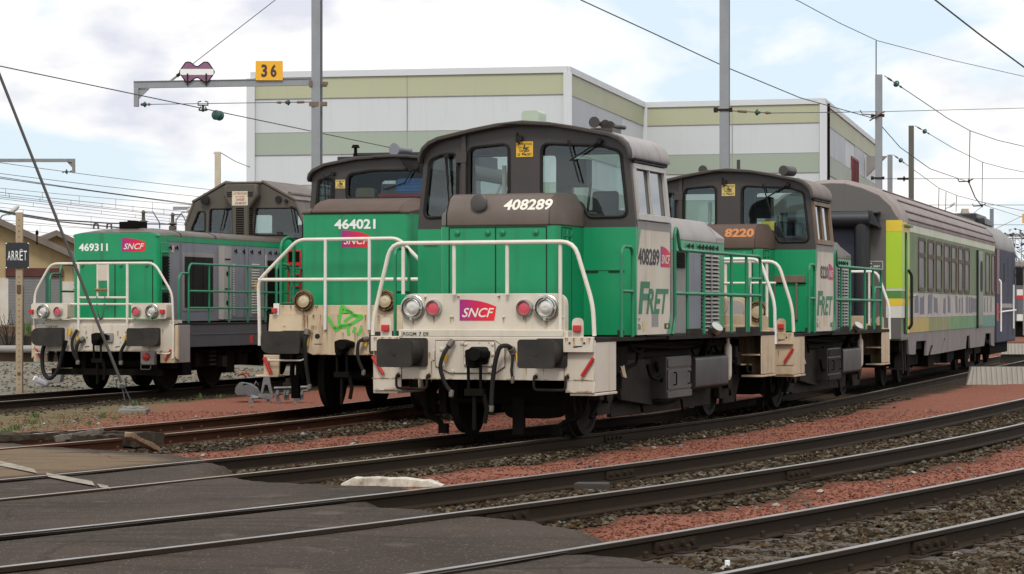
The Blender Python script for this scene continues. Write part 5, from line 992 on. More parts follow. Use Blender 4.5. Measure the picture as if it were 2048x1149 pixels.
def make_railcar(x, y, yaw, z):
    R = root_at('driving_coach', 'dark blue grey coach with a yellow end coupled behind the lime green coach', 'railway coach', x, y, yaw, z)
    hw = 1.41; Ln = 6.2
    SL = paint('slate_blue_paint', (.042, .047, .080), .6, .3, (.05, .045, .042), .3, spec=.25); MAR = paint('maroon_paint', (.10, .035, .045), .4, .2, streak=.2)
    b = MB(); b.prism([(-hw, .62), (hw, .62), (hw, 3.3), (-hw, 3.3)], 'y', .25, Ln); body = b.build('body', SL, R, bev=.04)
    pr = [(hw, 3.3), (hw-.1, 3.66), (hw-.45, 3.98), (.4, 4.12), (0, 4.14)]; pr = pr+[(-p[0], p[1]) for p in pr[:-1][::-1]]
    b = MB(); b.shell(pr, .2, Ln-.1, .05); b.prism(pr, 'y', .3, .35); rf = b.build('roof', paint('pale_roof_paint', (.25, .235, .225), .5, .35, (.14, .10, .08), .3), R, smooth=50)
    b = MB(); b.box(-.8, .8, .8, 3.6, 4.05, 4.30); b.box(.1, 1.0, 1.0, 3.4, 3.98, 4.18); b.build('roof_equipment', BLACKF, rf, bev=.03)
    b = MB(); b.box(-hw-.01, hw+.01, .25, 1.0, 2.0, 3.28); b.build('maroon_panel', MAR, body)
    b = MB(); b.box(-hw+.05, hw-.05, Ln-.02, Ln+.22, .95, 3.05); b.build('yellow_end', YELLOW, R, bev=.05)
    b = MB(); b.box(hw+.02, hw+.22, Ln-.05, Ln+.25, 2.3, 2.85); b.tube([(hw, Ln, 2.6), (hw+.1, Ln, 2.6)], .03); b.build('wing_mirror', BLACKR, R, bev=.03)
    pipe(R, [[(hw+.06, .9, .95), (hw+.06, .9, 2.35), (hw, .9, 2.42)], [(hw+.06, 4.9, 1.0), (hw+.06, 4.9, 2.3)], [(hw+.03, 1.0, 1.50), (hw+.03, Ln-.2, 1.55)]], .025, WHITEL, 'door_handrail')
    b = MB()
    for a0, a1, z0, z1 in ((2.2, 2.8, 2.35, 2.9), (1.2, 1.24, .8, 3.1), (3.7, 3.74, .8, 3.1), (5.3, 5.34, .8, 3.1)): b.box(-hw-.004, hw+.004, a0, a1, z0, z1)
    b.build('side_window', GAP, body)
    b = MB(); b.box(hw, hw+.004, .3, .8, 1.25, 1.75); b.build('red_panel', RED, body)
    b = MB(); b.box(hw, hw+.003, 1.3, 5.2, 1.62, 1.74); b.build('grey_band', GREYL, body)
    for yy in (1.5, 4.0): wheelset(R, yy, .46)
    b = MB(); b.box(-1.2, 1.2, .5, Ln-.4, .3, .7); b.build('underframe', UNDER, R)
    return R
def make_blue_loco(x, y, yaw):
    R = root_at('blue_locomotive', 'blue and white locomotive seen through the windows of the nearest green shunter', 'locomotive', x, y, yaw)
    BL = paint('blue_paint', (.06, .20, .46), .4, .2, (.05, .08, .12), .15); WH = paint('loco_white', (.62, .65, .62), .45, .2, (.3, .3, .25), .25)
    b = MB(); b.prism([(-1.35, 1.1), (1.35, 1.1), (1.35, 2.7), (1.2, 3.35), (-1.2, 3.35), (-1.35, 2.7)], 'y', 0, 2.6); cb = b.build('cab', WH, R, bev=.06)
    b = MB(); b.box(-1.25, 1.25, -.1, 2.7, 3.35, 3.5); b.build('cab_roof', WH, cb, bev=.05)
    b = MB(); b.prism(rr([(-1.1, 2.5), (-.1, 2.5), (-.1, 3.15), (-1.0, 3.15)], .08), 'y', -.02, 0); b.prism(rr([(1.1, 2.5), (.1, 2.5), (.1, 3.15), (1.0, 3.15)], .08), 'y', -.02, 0)
    for s in (-1, 1): b.prism(rr(rect(.5, 1.1, 2.5, 3.05), .05), 'x', s*1.32, s*1.352); b.prism(rr(rect(1.4, 2.0, 2.5, 3.05), .05), 'x', s*1.32, s*1.352)
    b.build('cab_window', paint('dark_window', (.03, .035, .04), .1, .1, streak=0, bump=0, spec=.7), cb)
    b = MB(); b.box(-1.3, 1.3, 2.6, 13, 1.1, 3.5)
    for k in range(9): b.box(-1.32, 1.32, 2.7, 12.8, 1.5+k*.2, 1.56+k*.2)
    b.prism([(-1.3, 3.5), (1.3, 3.5), (.9, 3.75), (-.9, 3.75)], 'y', 2.7, 12.9); b.build('body', BL, R, bev=.02)
    b = MB(); b.box(-1.2, 1.25, 2.9, 12.6, 3.75, 4.36); b.box(-1.0, 1.0, 3.4, 10, 4.36, 4.46); b.build('roof_equipment', paint('blue_black_paint', (.016, .019, .026), .5, .3), R, bev=.03)
    b = MB(); b.tube([(-.75, 3.4, 4.3), (-.75, 3.4, 4.85)], .045); b.lathe([(.11, 0), (.08, .08)], (-.75, 3.4, 4.78), (0, 0, 1), 10); b.build('exhaust_stub', UNDER, R)
    b = MB(); b.box(-1.3, 1.3, .1, 13, .6, 1.1); b.build('frame', UNDER, R)
    for yy in (1.8, 4.0, 9.5, 11.7): wheelset(R, yy, .5)
    return R
# ------------------------------------------------------------------ tracks: centre lines as polynomials in the distance Y, straight beyond Y1
TR = {'A': ([6.5618, 4.9965, -.771], 42, 0.), 'B': ([2.8153, 5.0959, -.8002, .1784], 40, .06), 'C': ([-2.2808, 5.0322, -.7193, .092], 48, 0.), 'D': ([-7.502, 5.1736, -.9626], 37.5, 0.), 'E': ([-14.1799, 3.1604], 90, 0.)}
def tX(k, Y):
    co, y1, z = TR[k]; Y = np.asarray(Y, float); t = (np.minimum(Y, y1)-25)/10
    v = sum(c*t**i for i, c in enumerate(co)); s = sum(i*c*((y1-25)/10)**(i-1)/10 for i, c in enumerate(co) if i)
    return v+np.maximum(Y-y1, 0)*s
def tS(k, Y): return (tX(k, np.asarray(Y)+.05)-tX(k, np.asarray(Y)-.05))/.1
def tZ(k, Y): Y = np.asarray(Y, float); return TR[k][2]-(.06*np.clip((Y-29)/8, 0, 1) if k == 'C' else 0)+0*Y
def lat(k, x, y): return (x-tX(k, y))/np.sqrt(1+tS(k, y)**2)
def dip(x, y): return sum(tZ(k, y)*np.exp(-(lat(k, x, y)/1.3)**2) for k in 'BC')
def vnoise(x, y, s, seed=0):
    """smooth value noise for terrain"""
    r = np.random.default_rng(seed).random((64, 64)); u = x/s; v = y/s; i = np.floor(u).astype(int); j = np.floor(v).astype(int); a = u-i; b = v-j; a = a*a*(3-2*a); b = b*b*(3-2*b)
    g = lambda p, q: r[p % 64, q % 64]
    return (g(i, j)*(1-a)+g(i+1, j)*a)*(1-b)+(g(i, j+1)*(1-a)+g(i+1, j+1)*a)*b
def ground_z(x, y):
    le = lat('E', x, y); yard = np.clip((-le-1.4)/1.2, 0, 1)*.11+np.clip((-le-2.6)/14, 0, 1)*.36
    near = np.exp(-np.maximum(y-60, 0)/20)
    z = -.152+dip(x, y)+yard*near+.03*(vnoise(x, y, 1.7, 3)-.5)+.022*(vnoise(x, y, .35, 4)-.5)
    for k in 'ABCD': l_ = np.abs(lat(k, x, y)); z = z-.03*np.exp(-((l_-.75)/.16)**2)
    return z
# ------------------------------------------------------------------ ground sheet
xs = np.concatenate([[-1500, -700, -300, -140, -70, -45], np.arange(-32, 34, .14), [36, 40, 48, 70, 140, 300, 700, 1500]]); ys = np.concatenate([[-300, -100, -40, -12, 0, 5], np.arange(9, 34, .12), np.arange(34, 80, .3), [82, 85, 90, 96, 104, 115, 130, 160, 220, 350, 700, 1500, 3000]])
gx, gy = np.meshgrid(xs, ys); gz = ground_z(gx, gy)
nx, ny = len(xs), len(ys)
V = np.stack([gx.ravel(), gy.ravel(), gz.ravel()], 1)
idx = np.arange(nx*ny).reshape(ny, nx); Fq = np.stack([idx[:-1, :-1], idx[:-1, 1:], idx[1:, 1:], idx[1:, :-1]], -1).reshape(-1, 4)
def fast_mesh(name, V, Fq, mat, smooth=True):
    me = bpy.data.meshes.new(name); n = Fq.shape[1]
    me.vertices.add(len(V)); me.vertices.foreach_set('co', V.astype(np.float32).ravel()); me.loops.add(Fq.size); me.loops.foreach_set('vertex_index', Fq.astype(np.int32).ravel())
    me.polygons.add(len(Fq)); me.polygons.foreach_set('loop_start', np.arange(0, Fq.size, n, dtype=np.int32)); me.polygons.foreach_set('loop_total', np.full(len(Fq), n, np.int32))
    me.polygons.foreach_set('use_smooth', np.full(len(Fq), smooth)); me.update(calc_edges=True); me.validate(); me.materials.append(mat)
    o = bpy.data.objects.new(name, me); COL.objects.link(o); return o
def zone_red(x, y):
    """red chippings lie beside the far rail of every track, up to near the next track"""
    m = np.zeros_like(x)
    for far, near in (('B', 'A'), ('C', 'B'), ('D', 'C'), ('E', 'D')):
        lo = -lat(near, x, y)-.98; hi = lat(far, x, y)-{'B': 1.06, 'C': 1.5, 'D': 1.7, 'E': 1.9}[far]
        w_ = .34*(vnoise(x, y, .9, 11)-.5)+.34*(vnoise(x, y, .3, 12)-.5)
        m = np.maximum(m, np.clip((lo+w_*.5)/.16, 0, 1)*np.clip((hi+w_)/.3, 0, 1))
    m *= np.clip((x+8.2)/1.2+.8*(vnoise(x, y, .8, 5)-.5), 0, 1)   # dry grass takes over to the left of the guy anchor
    return m
red = zone_red(gx, gy); le = lat('E', gx, gy); yard = np.clip((-le-1.2)/.5, 0, 1)
grass = np.clip((lat('E', gx, gy)-1.3)/.4, 0, 1)*np.clip((-lat('D', gx, gy)-1.0)/.4, 0, 1)*np.clip((-gx-5.6)/1.2, 0, 1)
gm = bpy.data.materials.new('gravel_ground'); gm.use_nodes = True; t = gm.node_tree; N = t.nodes; Lk = t.links.new; P = N['Principled BSDF']; P.inputs['Roughness'].default_value = .95; P.inputs['Specular IOR Level'].default_value = .05
co = N.new('ShaderNodeTexCoord'); at_ = N.new('ShaderNodeAttribute'); at_.attribute_name = 'zone'; sp = N.new('ShaderNodeSeparateColor'); Lk(at_.outputs['Color'], sp.inputs[0])
def noise(scale, det=6, rough=.6):
    n = N.new('ShaderNodeTexNoise'); n.inputs['Scale'].default_value = scale; n.inputs['Detail'].default_value = det; n.inputs['Roughness'].default_value = rough; Lk(co.outputs['Object'], n.inputs[0]); return n.outputs[0]
def ramp(src, *st):
    r = N.new('ShaderNodeValToRGB'); e = r.color_ramp.elements
    while len(e) < len(st): e.new(.5)
    for q, (p_, c_) in zip(e, st): q.position = p_; q.color = (*c_, 1)
    Lk(src, r.inputs[0]); return r.outputs[0]
def mixc(f, a, b, bt='MIX'):
    m = N.new('ShaderNodeMix'); m.data_type = 'RGBA'; m.blend_type = bt
    if isinstance(f, float): m.inputs[0].default_value = f
    else: Lk(f, m.inputs[0])
    Lk(a, m.inputs[6]); Lk(b, m.inputs[7]); return m.outputs[2]
vo = N.new('ShaderNodeTexVoronoi'); vo.inputs['Scale'].default_value = 26; Lk(co.outputs['Object'], vo.inputs[0])
vr = N.new('ShaderNodeTexVoronoi'); vr.inputs['Scale'].default_value = 70; Lk(co.outputs['Object'], vr.inputs[0])
sv = N.new('ShaderNodeSeparateColor'); Lk(vo.outputs['Color'], sv.inputs[0]); svr = N.new('ShaderNodeSeparateColor'); Lk(vr.outputs['Color'], svr.inputs[0])
ball = mixc(noise(2.2), ramp(sv.outputs[0], (0, (.020, .014, .009)), (.5, (.042, .030, .019)), (.85, (.078, .060, .040)), (1, (.12, .10, .075))), ramp(noise(9), (.3, (.022, .015, .010)), (.7, (.055, .038, .023))))
redc = mixc(ramp(noise(1.3), (.35, (0, 0, 0)), (.75, (.55, .55, .55))), ramp(svr.outputs[0], (0, (.135, .048, .032)), (.5, (.225, .088, .058)), (1, (.32, .14, .10))), ramp(noise(30), (.3, (.15, .060, .040)), (.7, (.245, .105, .072))))
yard_c = mixc(ramp(noise(.6), (.4, (0, 0, 0)), (.65, (1, 1, 1))), ramp(sv.outputs[0], (0, (.09, .070, .048)), (.5, (.165, .130, .092)), (1, (.27, .22, .165))), ramp(noise(14), (.3, (.18, .19, .165)), (.7, (.26, .27, .24))))
gras_c = ramp(noise(6), (.3, (.10, .082, .045)), (.55, (.16, .13, .075)), (.75, (.07, .085, .028)))
c_ = mixc(sp.outputs[0], ball, redc); c_ = mixc(sp.outputs[1], c_, yard_c); c_ = mixc(sp.outputs[2], c_, gras_c)
Lk(c_, P.inputs['Base Color'])
bp = N.new('ShaderNodeBump'); bp.inputs['Strength'].default_value = .8; bp.inputs['Distance'].default_value = .02; Lk(vo.outputs['Distance'], bp.inputs['Height'])
bp2 = N.new('ShaderNodeBump'); bp2.inputs['Strength'].default_value = .55; bp2.inputs['Distance'].default_value = .01; Lk(vr.outputs['Distance'], bp2.inputs['Height']); Lk(bp.outputs[0], bp2.inputs['Normal']); Lk(bp2.outputs[0], P.inputs['Normal'])
go = fast_mesh('ground', V, Fq, gm); tag(go, 'stony ground with brown ballast, red chippings and pale yard gravel', kind='structure')
ca = go.data.color_attributes.new('zone', 'FLOAT_COLOR', 'POINT'); cc = np.zeros((nx*ny, 4), np.float32); cc[:, 0] = red.ravel(); cc[:, 1] = yard.ravel(); cc[:, 2] = grass.ravel(); cc[:, 3] = 1; ca.data.foreach_set('color', cc.ravel())
# ------------------------------------------------------------------ asphalt crossing
PX = [(-500, 868), (-200, 878), (0, 886), (195, 900), (300, 906), (391, 916), (425, 928), (410, 950), (578, 966), (700, 973), (802, 978), (740, 1000), (700, 1026), (854, 1035), (900, 1042), (1042, 1047), (1150, 1062), (1206, 1081), (1120, 1106), (1281, 1119), (1400, 1134), (1460, 1149), (1500, 1165)]
BD = [tuple(gnd(u, v, -.02)[:2]) for u, v in PX]
poly = BD+[(2.6, 12.0), (5.5, 9.0), (9, 4), (9, -8), (-40, -8), (-40, 36)]
pa = np.array(poly)
def pdist(x, y):
    """signed distance to the asphalt outline, positive inside"""
    ins = np.zeros(x.shape, bool); d = np.full(x.shape, 1e9)
    for (x0, y0), (x1, y1) in zip(pa, np.roll(pa, -1, 0)):
        t = np.clip(((x-x0)*(x1-x0)+(y-y0)*(y1-y0))/((x1-x0)**2+(y1-y0)**2), 0, 1); d = np.minimum(d, np.hypot(x-x0-t*(x1-x0), y-y0-t*(y1-y0)))
        c = ((y0 > y) != (y1 > y)) & (x < (x1-x0)*(y-y0)/((y1-y0)+1e-12)+x0); ins ^= c
    return np.where(ins, d, -d)
rx = np.concatenate([np.arange(-40, -13, .6), np.arange(-13, 4.0, .07), np.arange(4, 9.5, .4)]); ry = np.concatenate([np.arange(-8, 11, .5), np.arange(11, 29.5, .085), np.arange(29.5, 37, .5)])
qx, qy = np.meshgrid(rx, ry); dd = pdist(qx, qy)+.16*(vnoise(qx, qy, .6, 21)-.5)+.13*(vnoise(qx, qy, .17, 22)-.5)
edge = np.clip((dd+.34)/.42, 0, 1); edge = edge*edge*(3-2*edge)
qz = -.014+dip(qx, qy)-.2*(1-edge)+.014*(vnoise(qx, qy, 1.3, 23)-.5)*np.clip(dd, 0, 1)
for k in 'ABCD':     # the surface dips a little beside each rail where the flange groove runs
    l_ = np.abs(lat(k, qx, qy)); qz -= .012*np.exp(-((l_-.70)/.06)**2)
ok = (dd > -.34); ii = np.arange(qx.size).reshape(qx.shape); Fr = np.stack([ii[:-1, :-1], ii[:-1, 1:], ii[1:, 1:], ii[1:, :-1]], -1)[ok[:-1, :-1] & ok[1:, 1:] & ok[:-1, 1:] & ok[1:, :-1]].reshape(-1, 4)
am = bpy.data.materials.new('worn_asphalt'); am.use_nodes = True; t = am.node_tree; N = t.nodes; Lk = t.links.new; P = N['Principled BSDF']; P.inputs['Roughness'].default_value = .85; P.inputs['Specular IOR Level'].default_value = .12
co = N.new('ShaderNodeTexCoord'); at_ = N.new('ShaderNodeAttribute'); at_.attribute_name = 'zone'; sp = N.new('ShaderNodeSeparateColor'); Lk(at_.outputs['Color'], sp.inputs[0])
va = N.new('ShaderNodeTexVoronoi'); va.inputs['Scale'].default_value = 85; Lk(co.outputs['Object'], va.inputs[0]); sva = N.new('ShaderNodeSeparateColor'); Lk(va.outputs['Color'], sva.inputs[0])
base = mixc(ramp(noise(.55, 8), (.35, (0, 0, 0)), (.65, (1, 1, 1))), ramp(noise(45), (.3, (.030, .0215, .0155)), (.7, (.047, .034, .025))), ramp(noise(60), (.3, (.047, .034, .025)), (.7, (.070, .052, .039))))
base = mixc(ramp(sva.outputs[1], (.955, (0, 0, 0)), (.985, (.75, .75, .75))), base, ramp(sva.outputs[0], (0, (.12, .085, .06)), (1, (.22, .19, .165))))
tan_c = ramp(noise(40), (.3, (.12, .080, .046)), (.7, (.175, .122, .072)))
base = mixc(sp.outputs[0], base, tan_c)
mpn = N.new('ShaderNodeMapping'); mpn.inputs['Rotation'].default_value = (0, 0, math.radians(55)); mpn.inputs['Scale'].default_value = (.6, 5, 1); Lk(co.outputs['Object'], mpn.inputs[0]); ns = N.new('ShaderNodeTexNoise'); ns.inputs['Scale'].default_value = 1; ns.inputs['Detail'].default_value = 6; Lk(mpn.outputs[0], ns.inputs[0])
base = mixc(ramp(ns.outputs[0], (.52, (0, 0, 0)), (.72, (.75, .75, .75))), base, ramp(noise(50), (.3, (.014, .011, .009)), (.7, (.024, .019, .016))))
vc = N.new('ShaderNodeTexVoronoi'); vc.feature = 'DISTANCE_TO_EDGE'; vc.inputs['Scale'].default_value = .42
nw = N.new('ShaderNodeTexNoise'); nw.inputs['Scale'].default_value = 2.2; nw.inputs['Detail'].default_value = 6; Lk(co.outputs['Object'], nw.inputs[0]); va2 = N.new('ShaderNodeVectorMath'); va2.operation = 'MULTIPLY_ADD'; va2.inputs[1].default_value = (.5, .5, 0); Lk(nw.outputs['Color'], va2.inputs[0]); Lk(co.outputs['Object'], va2.inputs[2]); Lk(va2.outputs[0], vc.inputs[0])
base = mixc(ramp(vc.outputs['Distance'], (.003, (.5, .5, .5)), (.009, (0, 0, 0))), base, ramp(noise(50), (.3, (.010, .008, .007)), (.7, (.018, .014, .012))))
base = mixc(ramp(noise(1.7, 4), (.60, (0, 0, 0)), (.68, (.55, .55, .55))), base, ramp(noise(70), (.3, (.085, .066, .050)), (.7, (.12, .095, .074))))
Lk(base, P.inputs['Base Color']); bp = N.new('ShaderNodeBump'); bp.inputs['Strength'].default_value = .35; bp.inputs['Distance'].default_value = .006; Lk(va.outputs['Distance'], bp.inputs['Height']); Lk(bp.outputs[0], P.inputs['Normal'])
ro = fast_mesh('asphalt_crossing', np.stack([qx.ravel(), qy.ravel(), qz.ravel()], 1), Fr, am); tag(ro, 'worn dark asphalt crossing with rails let into it', kind='structure')
ca = ro.data.color_attributes.new('zone', 'FLOAT_COLOR', 'POINT'); cc = np.zeros((qx.size, 4), np.float32); lc = lat('C', qx, qy)
cc[:, 0] = (np.clip((-lc-.95+.25*(vnoise(qx, qy, .7, 31)-.5))/.25, 0, 1)*np.clip((dd-.25)/.3, 0, 1)).ravel(); cc[:, 3] = 1; ca.data.foreach_set('color', cc.ravel())
bm_ = bmesh.new(); bm_.from_mesh(ro.data); bmesh.ops.delete(bm_, geom=[v for v in bm_.verts if not v.link_faces], context='VERTS'); bm_.to_mesh(ro.data); bm_.free()
def road_h(x, y): return -.014+float(dip(np.array(x), np.array(y)))
b = MB()
for pts in (((0, 921), (0, 931), (40, 939), (75, 946), (68, 938), (30, 928)), ((92, 945), (96, 953), (140, 962), (190, 971), (184, 962), (130, 952)), ((194, 967), (200, 974), (222, 978), (214, 970))):
    g_ = [gnd(u, v, 0.) for u, v in pts]; b.add([(p.x, p.y, road_h(p.x, p.y)+.011) for p in g_], [tuple(range(len(pts)))])
rm_ = b.build('road_marking', paint('worn_white_line', (.33, .285, .22), .85, 1., (.08, .06, .045), .6, bump=0, scale=6), smooth=0); tag(rm_, 'worn white line painted across the asphalt', kind='structure')
# ------------------------------------------------------------------ rails, sleepers
RAILM = paint('rusty_rail', (.026, .018, .012), .75, .45, (.05, .03, .017), .1, bump=.06, scale=4, spec=.12); RAILRED = paint('orange_rusty_rail', (.075, .030, .016), .75, .45, (.032, .017, .011), .1, bump=.06, scale=4, spec=.12)
RTOP = paint('bright_rail_top', (.40, .385, .38), .42, .85, (.15, .11, .08), 0, metal=1, bump=0, scale=1.1); RTOPD = paint('dull_rail_top', (.34, .28, .22), .5, .5, (.15, .10, .07), 0, metal=.6, bump=0, scale=4)
SLEEP = paint('old_sleeper', (.062, .046, .036), .85, .5, (.028, .021, .016), .1, bump=.12, fine=.2)
RP = [(-.036, -.004), (-.030, 0), (.030, 0), (.036, -.004), (.036, -.03), (.011, -.045), (.011, -.125), (.07, -.142), (.07, -.152), (-.07, -.152), (-.07, -.142), (-.011, -.125), (-.011, -.045), (-.036, -.03)]
def rail_curve(k, s, ya, yb, step):
    n = int((yb-ya)/step)+1; Y = np.linspace(ya, yb, n); X = tX(k, Y); S = tS(k, Y); q = np.sqrt(1+S*S); return X+s*.7525/q, Y-s*.7525*S/q, tZ(k, Y), S
def make_track(k, label, ya, yb, side, topm, sl=None, step=.35, joints=()):
    R = thing('railway_track', label, 'railway track', (0, 0, 0), 0, 'tracks of the depot')
    for s in (-1, 1):
        X, Y, Z, S = rail_curve(k, s, ya, yb, step); b = MB(); n = len(RP)
        vs = []
        for x, y, z, sl_ in zip(X, Y, Z, S):
            q = math.sqrt(1+sl_*sl_); vs += [(x+p/q, y-p*sl_/q, z+h) for p, h in RP]
        for i in range(len(X)-1):
            for j in range(n):
                b.f.append([i*n+j, i*n+(j+1) % n, (i+1)*n+(j+1) % n, (i+1)*n+j]); b.m.append(1 if j == 1 else 0)
        b.v = vs; b.build('rail', [side, topm], R, smooth=30)
        # fishplates at the joints and the clips that hold the rail
        for yj in joints:
            x = float(np.interp(yj, Y, X)); sl_ = float(np.interp(yj, Y, S)); q = math.sqrt(1+sl_*sl_); z = float(np.interp(yj, Y, Z)); b = MB()
            T = Vector((sl_/q, 1/q, 0)); Nn = Vector((1/q, -sl_/q, 0)); c = Vector((x, yj, z))
            for d in (-1, 1):
                for l0, l1, o0, o1, z0, z1 in ((-.30, .30, .012, .032, -.115, -.045), (-.30, .30, .03, .055, -.128, -.11)):
                    b.add([c+T*l+Nn*(d*o)+Vector((0, 0, zz)) for zz in (z0, z1) for l in (l0, l1) for o in (o0, o1)], [(0, 1, 3, 2), (4, 5, 7, 6), (0, 1, 5, 4), (1, 3, 7, 5), (3, 2, 6, 7), (2, 0, 4, 6)])
                for l in (-.22, -.08, .08, .22): b.lathe([(.022, 0), (.022, .03)], c+T*l+Nn*(d*.03)+Vector((0, 0, -.08)), Nn*d, 6)
            b.build('fishplate', side, R)
    if sl:
        y = sl[0]
        while y < sl[1]:
            x = float(tX(k, y)); S = float(tS(k, y)); a = math.atan(S); z = float(tZ(k, y))-.141; b = MB(); j_ = random.uniform(-.02, .02)
            b.box(-1.22+j_, 1.22+j_, -.125, .125, -.12, 0)
            for s in (-1, 1):
                b.box(s*.7525-.13, s*.7525+.13, -.09, .09, 0, .012, 1)
                for d in (-.10, .10): b.lathe([(.022, 0), (.022, .05), (.014, .06)], (s*.7525+d, .04, 0), (0, 0, 1), 6, 1)
            o = b.build('sleeper', [SLEEP, side], R, bev=.008, smooth=0); o.location = (x, y, z); o.rotation_euler = (random.uniform(-.01, .01), 0, -a+random.uniform(-.01, .01)); y += .60*math.cos(a)
    return R
make_track('A', 'track nearest the camera, timber sleepers showing between its rails', 3, 70, RAILM, RTOP, (13.0, 27), .3, (16.9,))
make_track('B', 'second track from the camera, shiny rails running across the asphalt', 3, 70, RAILM, RTOP, None, .3, (18.4, 23.2))
make_track('C', 'third track from the camera, carrying the two green shunters', 6, 95, RAILM, RTOPD, None, .4, (30.9,))
make_track('D', 'orange rusty track under the locomotive with the green scrawl', 10, 62, RAILRED, RTOPD, (27, 34), .4, ())
make_track('E', 'track under the long bonnet locomotive 469311, beside the guy wire anchor', 20, 74, RAILM, RTOPD, None, .5, ())
# dark strips on the asphalt for the flange grooves along the inside of the rails
b = MB()
for k in 'ABCD':
    for s in (-1, 1):
        for o0, o1 in ((.038, .066), ):
            X, Y, Z, S = rail_curve(k, s, 6, 29, .25)
            for i in range(len(X)-1):
                vs = []
                for j in (i, i+1):
                    q = math.sqrt(1+S[j]**2)
                    for o in (o0, o1): w_ = -s*o*(1+.25*math.sin(Y[j]*3.1)); x = X[j]+w_/q; y = Y[j]-w_*S[j]/q; vs.append((x, y, Z[j]-.013+.004))
                d0 = pdist(np.array([vs[0][0]]), np.array([vs[0][1]]))[0]
                if d0 > .12: b.add(vs, [(0, 1, 3, 2)])
gr = b.build('rail_groove', paint('groove_dark', (.022, .018, .015), .95, .4, (.05, .04, .03), 0, bump=0, scale=6), smooth=0); tag(gr, 'dark strips for the flange grooves beside the rails in the asphalt', kind='structure')
# ------------------------------------------------------------------ loose stones
def stones(name, n, pick, smin, smax, cols, label, hmul=.6):
    vs = np.zeros((0, 3)); base = np.array([(1, 0, 0), (0, 1, 0), (-1, 0, 0), (0, -1, 0), (0, 0, 1), (0, 0, -.6), (.6, .6, .5), (-.6, .5, .55), (.5, -.6, .4)]); tri = np.array([(0, 1, 6), (1, 4, 6), (0, 6, 4), (1, 2, 7), (2, 4, 7), (1, 7, 4), (2, 3, 4), (3, 0, 8), (0, 4, 8), (3, 8, 4), (1, 0, 5), (2, 1, 5), (3, 2, 5), (0, 3, 5)])
    P = pick(n); n = len(P); s = rng.uniform(smin, smax, (n, 1, 1))*np.array([1, rng.uniform(.6, 1), hmul]); jit = rng.uniform(.72, 1.25, (n, len(base), 3)); a = rng.uniform(0, 2*np.pi, n); ti = rng.uniform(-.5, .5, n)
    B = base[None]*jit*s; ca_, sa = np.cos(a)[:, None], np.sin(a)[:, None]; ct, st = np.cos(ti)[:, None], np.sin(ti)[:, None]
    x = B[..., 0]*ct-B[..., 2]*st; z = B[..., 0]*st+B[..., 2]*ct; y = B[..., 1]; X = x*ca_-y*sa; Y = x*sa+y*ca_
    Vv = np.stack([X+P[:, 0:1], Y+P[:, 1:2], z+P[:, 2:3]], -1).reshape(-1, 3); Ff = (tri[None]+np.arange(n)[:, None, None]*len(base)).reshape(-1, 3)
    m = bpy.data.materials.new(name); m.use_nodes = True; p = m.node_tree.nodes['Principled BSDF']; p.inputs['Roughness'].default_value = .9; p.inputs['Specular IOR Level'].default_value = .05; A_ = m.node_tree.nodes.new('ShaderNodeAttribute'); A_.attribute_name = 'tint'; m.node_tree.links.new(A_.outputs['Color'], p.inputs['Base Color'])
    o = fast_mesh(name, Vv, Ff, m, False); c = np.array(cols)[rng.integers(0, len(cols), n)]*rng.uniform(.35, .9, (n, 1)); c = np.repeat(np.concatenate([c, np.ones((n, 1))], 1), len(base), 0).astype(np.float32)
    o.data.color_attributes.new('tint', 'FLOAT_COLOR', 'POINT').data.foreach_set('color', c.ravel()); tag(o, label, kind='stuff'); return o
def cand(n, y0, y1, dens=2.0):
    y = y0*(y1/y0)**rng.random(n); h = .225*y; x = rng.uniform(-1, 1, n)*h*1.05; return x, y
def pick_ballast(n):
    x, y = cand(n*4, 12.5, 46); r = zone_red(x, y); le = lat('E', x, y); ok_ = (r < .2) & (pdist(x, y) < -.02) & (le > -1.2)
    for k in 'ABCD': l_ = np.abs(np.abs(lat(k, x, y))-.7525); ok_ &= (l_ > .10)
    keep = rng.random(len(x)) < np.where(lat('D', x, y) < -1.2, .25, 1.0); ok_ &= keep
    x, y = x[ok_][:n], y[ok_][:n]; return np.stack([x, y, ground_z(x, y)+.008], 1)
def pick_red(n):
    x, y = cand(n*4, 13, 40); ok_ = (zone_red(x, y) > .4) & (pdist(x, y) < 0)
    for k in 'ABCD': ok_ &= np.abs(np.abs(lat(k, x, y))-.7525) > .09
    x, y = x[ok_][:n], y[ok_][:n]; return np.stack([x, y, ground_z(x, y)+.003], 1)
def pick_sparse(n):
    x, y = cand(n*3, 14, 44); ok_ = (pdist(x, y) < 0) & (lat('E', x, y) > -1)
    for k in 'ABCD': ok_ &= np.abs(np.abs(lat(k, x, y))-.7525) > .11
    x, y = x[ok_][:n], y[ok_][:n]; return np.stack([x, y, ground_z(x, y)+.01], 1)
def pick_yard(n):
    x = rng.uniform(-14, -6, n*3); y = rng.uniform(42, 62, n*3); ok_ = lat('E', x, y) < -1.3; x, y = x[ok_][:n], y[ok_][:n]; return np.stack([x, y, ground_z(x, y)+.01], 1)
stones('ballast_stones', 38000, pick_ballast, .016, .046, [(.068, .048, .029), (.10, .073, .045), (.050, .033, .019), (.14, .115, .08), (.085, .052, .027), (.15, .135, .105), (.036, .025, .015)], 'brown and grey ballast stones between and beside the rails')
stones('red_chippings', 16000, pick_red, .009, .022, [(.235, .09, .058), (.18, .064, .04), (.31, .132, .092), (.26, .10, .066)], 'red stone chippings spread between the tracks')
stones('pale_stones', 260, pick_sparse, .02, .05, [(.24, .23, .20), (.36, .34, .30), (.18, .165, .13)], 'scattered pale stones lying on ballast and chippings')
stones('yard_gravel', 2200, pick_yard, .015, .05, [(.22, .175, .125), (.16, .125, .085), (.32, .28, .215)], 'pale loose gravel in the yard at the left')
